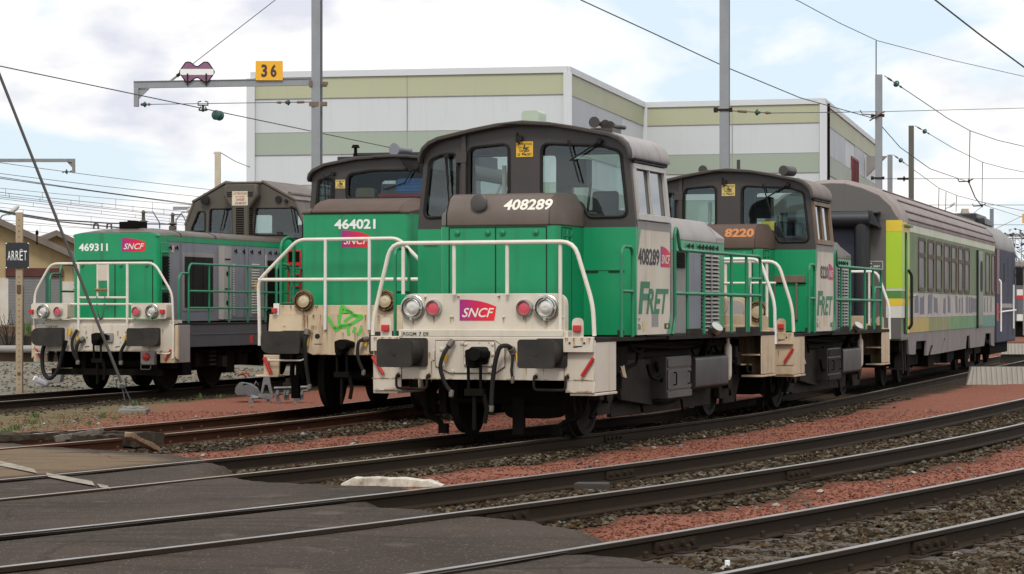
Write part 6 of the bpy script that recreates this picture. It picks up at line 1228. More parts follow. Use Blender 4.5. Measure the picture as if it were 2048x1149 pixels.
def tufts(name, spots, label):
    b = MB()
    for (x, y, n, h) in spots:
        z = float(ground_z(np.array(x), np.array(y)))
        for i in range(n):
            a = random.uniform(0, 6.28); r = random.uniform(0, .12); l_ = h*random.uniform(.5, 1.1); p = Vector((x+r*math.cos(a), y+r*math.sin(a), z)); q = p+Vector((random.uniform(-.6, .6)*l_, random.uniform(-.6, .6)*l_, l_)); w_ = Vector((-math.sin(a), math.cos(a), 0))*.008
            b.add([p-w_, p+w_, (p+q)/2+w_*.8+Vector((0, 0, l_*.12)), q, (p+q)/2-w_*.8+Vector((0, 0, l_*.12))], [(0, 1, 2, 4), (4, 2, 3)])
    return tag(b.build(name, paint('weed_leaf', (.06, .12, .025), .6, .4, (.14, .12, .04), 0, bump=0), smooth=0), label, kind='stuff')
sp_ = []
for u, v, n_, h in ((60, 850, 40, .10), (70, 838, 30, .10), (205, 838, 24, .09), (10, 868, 40, .08), (30, 860, 30, .1), (150, 845, 20, .07), (270, 812, 20, .10), (400, 797, 24, .10), (330, 806, 14, .06), (440, 796, 18, .07), (120, 840, 16, .06), (180, 852, 16, .06)): g_ = gnd(u, v, -.16); sp_.append((g_.x, g_.y, n_, h))
for i in range(26): sp_.append((random.uniform(-9, -6.0), random.uniform(34, 40), 8, .05))
tufts('weeds', sp_, 'small green weeds in the dry ground left of the guy anchor')
# ------------------------------------------------------------------ depot building with banded cladding
CLW = paint('white_cladding', (.535, .555, .565), .5, .16, (.38, .395, .40), .16, bump=0, scale=.3); CLO = paint('olive_cladding', (.40, .405, .27), .5, .12, (.28, .28, .19), .08, bump=0, scale=.3); CLG = paint('green_cladding', (.31, .36, .29), .5, .12, (.22, .26, .21), .08, bump=0, scale=.3); CLT = paint('trim_cladding', (.56, .575, .59), .45, .1, (.4, .4, .4), .05, bump=0, scale=.4); CLS = paint('grey_cladding', (.42, .435, .46), .5, .15, (.3, .31, .33), .15, bump=0, scale=.4)
dep = thing('depot_building', 'large pale depot building with olive and grey green cladding bands', 'building', (2.09, 91, 0))
def wallpart(name, p, q, z0, z1, mat, o=.0, th=.12, parent=dep, base=(2.09, 91)):
    p = Vector((p[0]-base[0], p[1]-base[1], 0)); q = Vector((q[0]-base[0], q[1]-base[1], 0)); d = (q-p).normalized(); n = Vector((d.y, -d.x, 0)); b = MB()
    f = [p+n*o, q+n*o, q-n*th, p-n*th]; b.add([(v.x, v.y, z) for z in (z0, z1) for v in f], [(0, 1, 2, 3), (4, 5, 6, 7), (0, 1, 5, 4), (1, 2, 6, 5), (2, 3, 7, 6), (3, 0, 4, 7)]); return b.build(name, mat, parent, smooth=0)
A_, B_, C_, D_, E_ = (-10.07, 93.3), (2.09, 91), (5.82, 107), (13.49, 104.9), (20.4, 134.5)
TOPZ = 10.64
for i, (p, q, alt) in enumerate(((A_, B_, 0), (B_, C_, 1), (C_, D_, 0), (D_, E_, 1))):
    k = .01*i
    wallpart('white_wall', p, q, -.5, TOPZ-.02, CLW, 0+k*0, .15); wallpart('olive_band', p, q, 9.60, 10.40, CLO, .03); wallpart('green_band', p, q, 7.44, 8.28, CLG, .03); wallpart('green_band', p, q, 5.36, 6.26, CLG, .03); wallpart('roof_trim', p, q, 10.40, TOPZ, CLT, .10)
    for zz in (9.595, 8.285, 7.435, 6.265): wallpart('band_seam', p, q, zz-.012, zz+.012, GREYM, .034)
    P_, Q_ = Vector(p), Vector(q); ln = (Q_-P_).length; dr = (Q_-P_)/ln; npn = max(2, int(round(ln/(5.2 if alt else 6.6))))
    for j in range(1, npn): s_ = P_+dr*(ln*j/npn); wallpart('panel_joint', tuple(s_-dr*.012), tuple(s_+dr*.012), 0, 10.39, CLS if alt else GREYM, .033)
    if alt:
        for j, mm in ((1, CLS), (2, CLS), (4, CLS)):
            if j < npn: s0, s1 = P_+dr*(ln*(j-1)/npn+.03), P_+dr*(ln*j/npn-.03); wallpart('grey_panel', tuple(s0), tuple(s1), 8.30, 9.58, mm, .02)
def corner(p, w_=.16):
    b = MB(); b.box(p[0]-2.09-w_, p[0]-2.09+w_, p[1]-91-w_, p[1]-91+w_, -.5, TOPZ-.25); b.build('corner_trim', CLT, dep)
for p in (A_, B_, C_, D_): corner(p)
b = MB(); b.add([(p[0]-2.09, p[1]-91, TOPZ-.1) for p in (A_, B_, C_, D_, E_)]+[(8, 60, TOPZ-.1), (-7, 50, TOPZ-.1)], [(0, 1, 2, 3, 4, 5, 6)]); b.build('flat_roof', GREYM, dep, smooth=0)
b = MB(); b.tube([(D_[0]-2.09+.22, D_[1]-91-.12, 0), (D_[0]-2.09+.22, D_[1]-91-.12, 10.4)], .07, 8); b.build('downpipe', UNDER, dep)
dv = (Vector(E_)-Vector(D_)).normalized()
g0 = Vector(D_)+dv*13.3; g1 = Vector(D_)+dv*17.0; gl = wallpart('door_grille', tuple(g0), tuple(g1), 3.2, 8.95, paint('red_door_paint', (.24, .02, .03), .5, .3, streak=.2, bump=0), .06)
for j in range(5): s_ = g0+(g1-g0)*((j+.5)/5); wallpart('grille_bar', tuple(s_-dv*.08), tuple(s_+dv*.08), 3.3, 8.85, paint('dark_red_paint', (.09, .008, .012), .6, .2, streak=0, bump=0), .10, parent=gl)
b = MB(); c0 = Vector((*(Vector(D_)+dv*21), 0))-Vector((2.09, 91, 0)); n_ = Vector((dv.y, -dv.x, 0)); dv3 = Vector((dv.x, dv.y, 0))
b.add([c0+n_*.1+Vector((0, 0, 9.4)), c0+n_*1.15+Vector((0, 0, 9.4)), c0+n_*.1+Vector((0, 0, 8.35))]+[c0+dv3*.4+n_*.1+Vector((0, 0, 9.4)), c0+dv3*.4+n_*1.15+Vector((0, 0, 9.4)), c0+dv3*.4+n_*.1+Vector((0, 0, 8.35))], [(0, 1, 2), (3, 4, 5), (0, 1, 4, 3), (1, 2, 5, 4), (2, 0, 3, 5)]); b.build('canopy_bracket', GREYM, dep, smooth=0)
b = MB(); d_ = (Vector(B_)-Vector(A_)).normalized(); c_ = Vector(A_)+d_*3.1
# ------------------------------------------------------------------ old yellow workshops at the left
OCHW = paint('ochre_render', (.40, .30, .155), .85, .45, (.20, .15, .085), .4, bump=.06, scale=.7); ROOFW = paint('weathered_fascia', (.17, .14, .115), .85, .5, (.07, .055, .045), .2, bump=.08, scale=2); SHUT = paint('roller_shutter_steel', (.20, .20, .195), .55, .3, (.12, .11, .1), .25, bump=0); WWALL = paint('whitewashed_wall', (.55, .52, .45), .85, .4, (.30, .2, .12), .3, bump=.05)
def gable_house(name, label, Y, cx, zr, slope, wleft, wright, zb, depth, shutter=False):
    R = thing(name, label, 'building', (cx, Y, zb), .27); b = MB()
    h = zr-zb; zl, zrr = h-slope*wleft, h-slope*wright
    b.prism([(-wleft, 0), (wright, 0), (wright, zrr), (0, h), (-wleft, zl)], 'y', 0, depth); b.build('wall', OCHW, R, smooth=0)
    b = MB(); t_ = .20
    for s, w_, ze in ((-1, wleft, zl), (1, wright, zrr)):
        x1 = s*(w_+.35); z1 = h-slope*(w_+.35); b.prism([(0, h+.06), (x1, z1+.06), (x1, z1+.06-t_), (0, h+.06-t_)] if s > 0 else [(0, h+.06), (0, h+.06-t_), (x1, z1+.06-t_), (x1, z1+.06)], 'y', -.45, depth+.3)
    b.build('roof', ROOFW, R, smooth=0)
    b = MB()
    for k in range(3): b.box(-.16+k*.13, -.08+k*.13, -.02, .01, h-1.0, h-.72)
    b.build('air_vent', ROOFW, R)
    return R, h
H1, h1 = gable_house('workshop', 'ochre rendered workshop with a grey roller shutter behind the black and white stop sign', 72, -16.6, 4.75, .455, 4, 4.4, 1.05, 14)
pX = lambda u, Y=72: (u-1024)*Y/FPX
b = MB()
for k in range(34): b.box(pX(15)+16.6, pX(121)+16.6, -.05-.012*(k % 2), .02, .02+k*.0415, .02+(k+1)*.0415-.004)
b.build('roller_shutter', SHUT, H1, smooth=0)
b = MB(); b.box(pX(9)+16.6, pX(123)+16.6, -.12, .02, 1.44, 1.70); b.build('rusty_lintel', paint('rusty_lintel', (.10, .03, .022), .8, .6, (.03, .014, .01), .5, bump=.05), H1, bev=.01)
b = MB(); b.box(pX(-40)+16.6, pX(14.5)+16.6, -.06, .02, .0, 1.40); b.cut(); b.box(pX(121.5)+16.6, pX(160)+16.6, -.06, .02, 0, 1.30); b.build('white_wall_panel', WWALL, H1)
H2, h2 = gable_house('workshop', 'ochre workshop gable with a dark roof between the stop sign and the green locomotive nose', 86, pX(111, 86), 4.25, .47, 2.4, 3.4, 1.05, 12)
b = MB(); b.prism([(-22, .0), (-4, .0), (-4, 1.05), (-22, 1.05)], 'y', 66.2, 90); bank = b.build('earth_bank', paint('brown_earth', (.14, .085, .055), .95, .6, (.06, .045, .03), .2, bump=.15, fine=.25), smooth=0); tag(bank, 'low bank of brown earth in front of the ochre workshops', kind='structure')
b = MB(); b.box(pX(-30, 66), pX(150, 66), 65.9, 66.15, .36, .80); lw = b.build('timber_edging', SLEEP, bev=.02); tag(lw, 'stacked old timbers holding back the earth bank', 'low wall')
b = MB(); b.tube([(pX(-60, 64), 64.5, .46), (pX(160, 64), 64.5, .46)], .10, 10); o = b.build('drain_pipe', GREYM); tag(o, 'grey pipe lying along the foot of the earth bank', 'pipe')
for u, z0, z1, l_ in ((49, .4, 2.15, 'dark green post beside the stop sign post'), (100, 1.0, 2.6, 'dark green post in front of the roller shutter')): b = MB(); x = pX(u, 66); b.box(x-.05, x+.05, 65.6, 65.7, z0-.1, z1); o = b.build('fence_post', paint('dark_green_post', (.008, .075, .05), .5, .2, streak=.1, bump=0), bev=.01); tag(o, l_, 'post')
# dead shrub
b = MB(); x = pX(14, 65.4)
for i in range(9):
    p = Vector((x+random.uniform(-.1, .1), 65.4, .45)); q = p+Vector((random.uniform(-.35, .3), random.uniform(-.2, .2), random.uniform(.5, 1.1))); b.tube([p, (p+q)/2+Vector((random.uniform(-.08, .08), 0, .05)), q], [.014, .010, .004], 5)
    for j in range(3): m_ = p.lerp(q, random.uniform(.4, .9)); b.tube([m_, m_+Vector((random.uniform(-.25, .25), 0, random.uniform(.1, .3)))], .004, 4)
o = b.build('dead_shrub', UNDERL); tag(o, 'bare dead shrub in front of the whitewashed wall at the left edge', 'shrub')
b = MB()
for i in range(60): a = random.uniform(0, 6.28); p = Vector((pX(58, 65.5)+random.uniform(-.25, .25), 65.5+random.uniform(-.2, .2), .85)); q = p+Vector((random.uniform(-.15, .15), random.uniform(-.15, .15), random.uniform(.2, .6))); w_ = Vector((math.cos(a), math.sin(a), 0))*.02; b.add([p-w_, p+w_, q], [(0, 1, 2)])
o = b.build('green_weed_clump', paint('weed_leaf', (.06, .12, .025), .6), smooth=0); tag(o, 'clump of green weeds at the foot of the roller shutter', 'plant')
# ------------------------------------------------------------------ stop sign
s0 = at(39, 615, 46); R = thing('stop_sign', 'black enamel sign reading ARRÊT on a perforated concrete post', 'sign', (s0.x, 46, -.02))
b = MB(); b.box(-.066, .066, -.045, .045, -.3, 3.40); pst = b.build('sign_post', paint('post_concrete', (.36, .28, .185), .8, .45, (.16, .09, .05), .4, bump=.05), R, bev=.015)
b = MB()
for k in range(30):
    zz = .12+k*.108
    if not 2.24 < zz < 2.8: b.prism(circ(0, zz, .011, 10), 'y', -.048, -.046)
b.build('post_hole', GAP, pst, smooth=0)
b = MB(); b.box(-.04, .04, -.06, -.046, 1.86, 2.02); b.box(-.03, .03, -.055, -.046, .3, .36); b.build('rusty_clamp', BROWN, pst)
x0, x1 = (13-39)*46/FPX, (59.5-39)*46/FPX; z0, z1 = EYE-(537-HOR)*46/FPX+.02, EYE-(486-HOR)*46/FPX+.02
b = MB(); b.prism(rr(rect(x0, x1, z0, z1), .015), 'y', -.075, -.055); sg = b.build('sign_plate', paint('black_enamel', (.012, .014, .017), .25, .1, streak=.05, bump=0), R)
t = MB(); w_, h_ = x1-x0, z1-z0
for i, ch in enumerate('ARRET'): letter(t, ch, (x0+w_*(.085+.172*i), -.078, z0+h_*.31), (w_*.135, 0, 0), (0, 0, h_*.37), 0, .0)
cx_ = x0+w_*(.085+.172*3+.067); t.add([(cx_-.035, -.078, z0+h_*.70), (cx_, -.078, z0+h_*.755), (cx_+.035, -.078, z0+h_*.70), (cx_+.022, -.078, z0+h_*.70), (cx_, -.078, z0+h_*.73), (cx_-.022, -.078, z0+h_*.70)], [(0, 1, 4, 5), (1, 2, 3, 4)])
for xx in (x0+.012, x1-.012):
    for zz in (z0+.012, z1-.012): t.prism(circ(xx, zz, .013, 8), 'y', -.080, -.0765)
t.build('sign_lettering', WHITEL, sg, smooth=0)
# ------------------------------------------------------------------ catenary masts, arms and signs
def h_mast(label, u, Y, ztop, w_=.24, mat=GALV, z0=-.3, name='catenary_mast', vtop=None):
    p = at(u, HOR, Y); R = thing(name, label, 'mast', (p.x, Y, 0), math.radians(-12)); b = MB(); t_ = .022
    b.box(-w_/2, w_/2, -w_/2, -w_/2+t_, z0, ztop); b.box(-w_/2, w_/2, w_/2-t_, w_/2, z0, ztop); b.box(-.011, .011, -w_/2+t_, w_/2-t_, z0, ztop); b.build('mast_column', mat, R); return R
def insulator_string(p, q, group_label, r=.085, n=1):
    """rods, turnbuckle and glass discs along the line p-q"""
    p, q = Vector(p), Vector(q); d = (q-p).normalized(); ln = (q-p).length; R = thing('insulator', group_label, 'insulator', p)
    b = MB(); b.tube([(0, 0, 0), d*ln], .014, 6); b.lathe([(.03, ln*.18), (.035, ln*.22), (.035, ln*.38), (.03, ln*.4)], (0, 0, 0), d, 8); b.lathe([(.028, ln*.86), (.04, ln*.9), (.02, ln)], (0, 0, 0), d, 8); b.build('fitting', paint('rusty_fitting', (.16, .11, .075), .6, .4, bump=0), R)
    b = MB()
    for k in range(n): m_ = ln*(.66+.12*k); b.lathe([(.03, m_-.06), (r*.9, m_-.02), (r, m_), (r*.55, m_+.03), (r*.4, m_+.07), (.025, m_+.08)], (0, 0, 0), d, 16)
    b.build('glass_disc', INSG, R); return R
def wire(label, pts, r=.011, name='overhead_wire', sag=0., group=None, cat='wire'):
    P = [Vector(p) for p in pts]
    if sag and len(P) == 2: n = 14; P = [P[0].lerp(P[1], i/n)-Vector((0, 0, sag*4*(i/n)*(1-i/n))) for i in range(n+1)]
    b = MB(); b.tube(P, r, 5, cap=False); o = b.build(name, WIRE); return tag(o, label, cat, group)
MY = 64.
m1 = h_mast('galvanised mast whose arm carries the yellow 36 board', 634, MY, 13); mx_ = m1.location.x
zz_ = lambda v, Y: EYE-(v-HOR)*Y/FPX
arm = thing('mast_arm', 'grey steel arm reaching left from the mast with the 36 board', 'mast arm', (mx_, MY, zz_(167, MY)))
b = MB(); xl = (268-634)*MY/FPX; b.add([(x, y, z+dz) for x, dz in ((xl, -.05), (-.12, .03)) for y in (-.06, .06) for z in (-.085, .085)], [(0, 1, 3, 2), (4, 5, 7, 6), (0, 1, 5, 4), (1, 3, 7, 5), (3, 2, 6, 7), (2, 0, 4, 6)])
b.add([(x, y, z+dz) for x, dz in ((xl, -.05), (-.12, .03)) for y in (-.09, .09) for z in (.086, .10)], [(0, 1, 3, 2), (4, 5, 7, 6), (0, 1, 5, 4), (1, 3, 7, 5), (3, 2, 6, 7), (2, 0, 4, 6)]); b.build('arm_beam', GALV, arm)
b = MB(); b.box(xl, xl+.13, -.06, .06, -.62, -.13); b.prism([(xl+.13, -.14), (xl+.42, -.14), (xl+.13, -.42)], 'y', -.02, .02); b.build('drop_bracket', GALV, arm, bev=.01)
b = MB(); b.box(-.20, -.12, -.14, .14, -.10, .06); b.box(.12, .30, -.10, -.06, -.05, .03); b.box(.12, .26, .06, .10, -.09, -.03); b.box(-.2, .28, -.135, -.115, -.62, -.50); b.box(.14, .26, -.16, -.09, -.60, -.52); b.build('mast_clamp', paint('rusty_fitting', (.16, .11, .075), .6, .4, bump=0), arm)
def sgn(name, label, u0, u1, v0, v1, Y, mat, yoff=-.10):
    R = thing(name, label, 'sign', (at((u0+u1)/2, 0, Y).x, Y+yoff, zz_(v1, Y))); w_ = (u1-u0)*Y/FPX/2; h_ = (v1-v0)*Y/FPX; return R, w_, h_
R, w_, h_ = sgn('number_board', 'yellow board with the dark number 36 standing on the mast arm', 512, 566.5, 123, 162, MY, YELLOW)
b = MB(); b.box(-w_, w_, -.02, 0, 0, h_); bd = b.build('board_plate', paint('orange_yellow_enamel', (.80, .40, .012), .4, .08, (.4, .2, .03), .08, bump=0), R, bev=.004)
t = MB(); letter(t, '3', (-w_*.58, -.023, h_*.16), (w_*.44, 0, 0), (0, 0, h_*.66), 0, .04); letter(t, '6', (w_*.10, -.023, h_*.16), (w_*.44, 0, 0), (0, 0, h_*.66), 0, .04); t.build('board_number', paint('dark_brown_ink', (.055, .022, .012), .5, .2, streak=0, bump=0), bd, smooth=0)
b = MB()
for xx in (-.6, .6):
    for zz in (.05, .95): b.prism(circ(w_*xx, h_*zz, .014, 8), 'y', -.026, -.02)
b.build('board_bolt', CREAMP, bd)
R, w_, h_ = sgn('signal_board', 'double diamond board in purple with a white bar on the mast arm', 359, 431, 125.5, 165, MY, YELLOW)
c_ = h_/2; outl = rr([(-w_, c_), (-w_*.62, .0), (-w_*.40, .0), (0, c_-.13), (w_*.40, .0), (w_*.62, 0), (w_, c_), (w_*.62, h_), (w_*.38, h_), (0, c_+.12), (-w_*.38, h_), (-w_*.62, h_)], [.10, .06, .06, .10, .06, .06, .10, .08, .08, .10, .08, .08])
b = MB(); b.prism(outl, 'y', -.02, .0); bd = b.build('board_plate', paint('faded_purple_enamel', (.20, .075, .15), .45, .35, (.34, .20, .26), .1, bump=0, scale=3), R)
b = MB(); b.box(-w_*.93, w_*.93, -.026, -.021, c_-.078, c_+.078); b.build('white_bar', WHITEL, bd); b = MB(); b.tube([(p[0], -.012, p[1]) for p in outl], .016, 6, closed=True); b.build('board_rim', UNDER, bd)
b = MB(); b.box(-w_*.52-.02, -w_*.52+.02, -.04, -.02, -.1, .22); b.box(w_*.52-.02, w_*.52+.02, -.04, -.02, -.1, .22); b.build('board_bracket', UNDERL, bd)
# span wire below the arm
q0 = at(281, 209.5, MY); q1 = at(621, 204.5, MY); a0 = q0.lerp(q1, .07); a1 = q0.lerp(q1, .80)
insulator_string(a0, q0, 'green glass insulator at the bracket on the left end of the mast arm', .08); insulator_string(q1, a1, 'green glass insulator beside the mast below the 36 board', .09); wire('thin span wire stretched below the arm of the 36 board', [a0, a1], .010)
b = MB(); fx = at(406, 212, MY); b.box(-.14, .14, -.02, .02, .0, .03)
for s in (-1, 1): b.tube([(s*.13, 0, .02), (s*.13, 0, .10), (s*.05, 0, .12)], .016, 6); b.tube([(s*.05, 0, -.02), (s*.12, 0, -.12)], .016, 6)
b.tube([(0, 0, .02), (0, 0, -.16)], .03, 8); b.box(-.1, .1, -.02, .02, -.14, -.10); o = b.build('wire_clamp', UNDERL); o.location = fx; tag(o, 'small metal clamp hanging from the span wire below the purple board', 'clamp')
wire('contact wire slanting from the upper left down behind the arched windscreen cab', [beyond(at(825, 305, 72), at(-80, 116, 48), .9), at(825, 305, 72)], .013)
for u, v, n_, l_ in ((437, 231.5, 2, 'twin green glass insulator on the slanting wire left of the depot'), (795, 300, 1, 'green glass insulator on the slanting wire above the arched cab')):
    t_ = (u+80)/905; yy = 1/((1-t_)/48+t_/72); p = at(u, v, yy); R = thing('insulator', l_, 'insulator', p); b = MB(); d = (at(825, 305, 72)-at(-80, 116, 48)).normalized()
    for k in range(n_): m_ = -.14+.2*k; b.lathe([(.03, m_-.06), (.11, m_-.03), (.125, m_), (.07, m_+.05), (.03, m_+.08)], (0, 0, 0), d, 16)
    b.build('glass_disc', INSG, R)
rp0, rp1 = at(335, 167, MY), at(360, 148, MY); R = thing('tie_rod', 'short grey tie rod at the left of the purple board', 'rod', rp0); b = MB(); b.tube([(0, 0, 0), rp1-rp0], .03, 8); b.build('rod', GALV, R); b = MB(); b.tube([(rp1-rp0)*.75, (rp1-rp0)*1.1], .045, 8); b.build('rod_end', UNDERL, R)
wire('thin stay wire running up from the purple board to the top of the picture', [rp1, at(555, -3, MY), beyond(rp1, at(555, -3, MY), 2.5)], .011)
# guy wire to the anchor block
ga = gnd(262, 816, -.10); gt = beyond(ga, at(-40, 52, 41.2), .75)
gd = thing('guy_wire', 'thick black guy wire rising from the low concrete anchor block', 'guy wire', ga); b = MB(); b.tube([Vector((-.16, 0, .42)), gt-ga], .025, 8); b.build('stay_cable', paint('tarred_cable', (.045, .042, .038), .6, .2, streak=0, bump=0), gd)
b = MB(); b.tube([(-.16, 0, .40), (-.08, 0, .02)], .013, 6); b.tube([(-.13, .02, .38), (.04, 0, .02)], .013, 6); b.lathe([(.03, -.02), (.04, 0), (.03, .03)], (-.155, -.02, .36), (0, -1, 0), 12)
for s in (-1, 1): b.tube(smooth_path([(-.16+s*.02, -.04, .33), (-.16+s*.08, -.04, .35), (-.16+s*.08, -.04, .42), (-.16+s*.075, -.04, .47)], .03), .012, 6); b.lathe([(.02, 0), (.02, .04)], (-.16+s*.075, -.04, .44), (0, 0, 1), 8)
b.build('cable_clamp', paint('zinc_fitting', (.055, .056, .058), .5, .3, metal=.2, bump=0), gd)
ab = gnd(265, 829, -.17); R = thing('anchor_block', 'low concrete block at the foot of the guy wire', 'concrete block', (ab.x, ab.y, -.2)); b = MB(); b.box(-.24, .22, 0, .5, 0, .12); b.build('block', paint('grey_concrete', (.19, .175, .15), .9, .5, (.10, .085, .065), .2, bump=.1, fine=.2), R, bev=.03); b = MB()
for i in range(30): x, y = random.uniform(-.2, .18), random.uniform(.05, .45); b.box(x-.03, x+.03, y-.03, y+.03, .118, .135+random.uniform(0, .012))
b.build('gravel_crust', paint('grey_crust', (.22, .22, .23), .9, .3, bump=0), R, bev=.008)
# masts at the right
m2 = h_mast('galvanised mast standing between the two green shunters', 1449.5, 60, 12.5, .235)
def clamp_at(m, z, l_=.3):
    b = MB(); b.box(-.24, .16, -.14, -.12, z-.03, z+.03); b.box(-.26, -.16, -.15, -.08, z-.06, z+.06); b.box(.12, .2, -.15, -.05, z-.05, z+.05); return b.build('mast_clamp', UNDERL, m)
clamp_at(m2, zz_(221, 60)); p0, p1 = at(1461, 222, 60), at(1542, 226.5, 60.4); insulator_string(p0, p1, 'glass insulator string right of the mast between the shunters', .085); wire('span wire running right from the mast between the shunters', [p1, at(1754, 224, 83), at(2070, 216, 110), at(2450, 204, 130)], .012)
m3 = h_mast('galvanised mast behind the coach roof with a thin aerial rod on top', 1757.5, 83, zz_(150, 83), .235); b = MB(); b.tube([(-.09, 0, zz_(150, 83)), (-.09, 0, zz_(82, 83))], .02, 6); b.build('aerial_rod', UNDERL, m3); clamp_at(m3, zz_(232, 83)); clamp_at(m3, zz_(357, 83))
b = MB(); z_ = zz_(228, 83); b.tube([(-.1, -.15, z_-.05), (-.55, -.2, z_-.02), (-.62, -.2, z_+.12)], .022, 6); b.tube([(-.3, -.2, z_-.25), (0.1, -.16, z_+.02), (.22, -.16, z_+.06)], .03, 6); b.build('wire_support', paint('rusty_fitting', (.16, .11, .075)), m3)
m4 = h_mast('dark olive mast at the right, rising behind the coach', 1822.5, 110, zz_(252, 110), .235, paint('olive_mast_paint', (.10, .095, .075), .6, .3, bump=0)); m5 = h_mast('grey mast between the pale mast and the dark olive mast behind the coach', 1780, 116, zz_(310, 116), .23, GALV)
m6 = h_mast('slim blue grey mast near the right edge', 1983.5, 150, zz_(418, 150), .24, paint('blue_grey_mast', (.17, .20, .25), .5, .2, bump=0))
for pts, sl, g_ in (([(1769, 152, 83), (1803, 175, 84), (1845, 203, 85), (1895, 237, 87), (1940, 262, 90), (1995, 281, 96), (2060, 296, 100), (2400, 350, 118)], .22, 0), ([(1830, 252, 110), (1858, 268, 111), (1905, 296, 112), (1965, 325, 115), (2010, 337, 118), (2060, 347, 122), (2350, 390, 140)], .3, 1), ([(1787, 310, 116), (1808, 326, 117), (1840, 349, 118), (1878, 377, 120), (1915, 392, 125), (1965, 405, 130), (2060, 425, 140)], .3, 2)):
    P_ = [at(*p) for p in pts]; L_ = ('messenger wire falling right from the pale mast behind the coach', 'messenger wire falling right from the dark olive mast', 'messenger wire falling right from the lower grey mast')[g_]; wire(L_, P_, .015); insulator_string(P_[0], P_[0].lerp(P_[1], 1.05), ('glass insulator string at the top of the pale mast behind the coach', 'glass insulator string at the top of the dark olive mast', 'glass insulator string at the top of the lower grey mast')[g_], .12)
R = thing('steady_wires', 'contact wire zigzagging right across the sky from the clamp at the pale mast', 'wire', at(1165, 0, 58)); o0 = at(1165, 0, 58)
b = MB(); b.tube([at(800, -190, 50)-o0, at(1140, -12, 57)-o0, at(1165, 2, 58)-o0, at(1300, 64, 62)-o0, at(1450, 134, 68)-o0, at(1600, 196, 75)-o0, at(1750, 238, 83)-o0], .016, 5); b.build('contact_wire', WIRE, R); b = MB(); b.tube([at(1752, 240, 83)-o0, at(1800, 295, 88)-o0, at(1860, 338, 95)-o0, at(1935, 364, 110)-o0], .016, 5); b.tube([at(1938, 366, 110)-o0, at(1950, 395, 118)-o0, at(1964, 413, 128)-o0], .03, 5); b.build('contact_wire', WIRE, R)
b = MB()
for u, v, y_ in ((1938, 363, 110), (1964, 412, 128)): p = at(u, v, y_)-o0; b.tube([p+Vector((-.5, 0, .1)), p+Vector((-.45, 0, -.02)), p, p+Vector((.2, 0, .12))], .03, 6); b.lathe([(.05, -.08), (.05, .08)], p, (0, 0, 1), 8)
b.build('steady_arm', UNDERL, R)
b = MB()
for (u0, v0, y0), (u1, v1, y1) in (((1940, 262, 90), (1938, 360, 108)), ((1965, 325, 115), (1964, 410, 128)), ((1878, 377, 120), (1877, 420, 120)), ((1892, 384, 122), (1891, 424, 122)), ((1913, 392, 125), (1912, 424, 125))): b.tube([at(u0, v0, y0)-o0, at(u1, v1, y1)-o0], .018, 5)
b.build('dropper', WIRE, R)
wire('aerial wire from the top edge over the thin rod on the pale mast', [at(1300, -130, 60), at(1560, -14, 70), at(1600, 4, 72), at(1680, 47, 77), at(1755, 82, 83), at(1900, 120, 92), at(2060, 156, 100), at(2400, 215, 120)], .013); wire('thick cable crossing the upper right corner', [at(1600, -190, 56), at(1850, -16, 60), at(1870, 0, 60), at(1960, 70, 62), at(2070, 151, 65), at(2500, 420, 76)], .022)
wire('level wire crossing the sky behind the masts at the right, below the insulators', [at(1770, 358, 110), at(2500, 358, 110)], .013); wire('lower level wire crossing the sky above the coach roof', [at(1850, 410.5, 130), at(2450, 410.5, 130)], .015); wire('lowest level wire crossing the sky near the right edge', [at(1900, 450, 140), at(2400, 450.5, 140)], .014)
for i, (p, q) in enumerate((((1964, 413, 128), (1932, 440, 150)), ((1983, 462, 150), (2060, 425, 150)), ((1966, 410, 128), (2060, 440, 160)))): wire(('short stay going down left from the lower steady arm', 'slanting stay at the slim blue grey mast', 'wire continuing right from the lower steady arm')[i], [at(*p), at(*q)], .014)
R = thing('insulator', 'dark insulator on the level wire beside the dark olive mast', 'insulator', at(1808, 358, 110)); b = MB(); b.lathe([(.05, -.3), (.05, -.05), (.14, 0), (.05, .06), (.05, .3)], (0, 0, 0), (1, 0, 0), 12); b.build('insulator_disc', UNDERL, R)
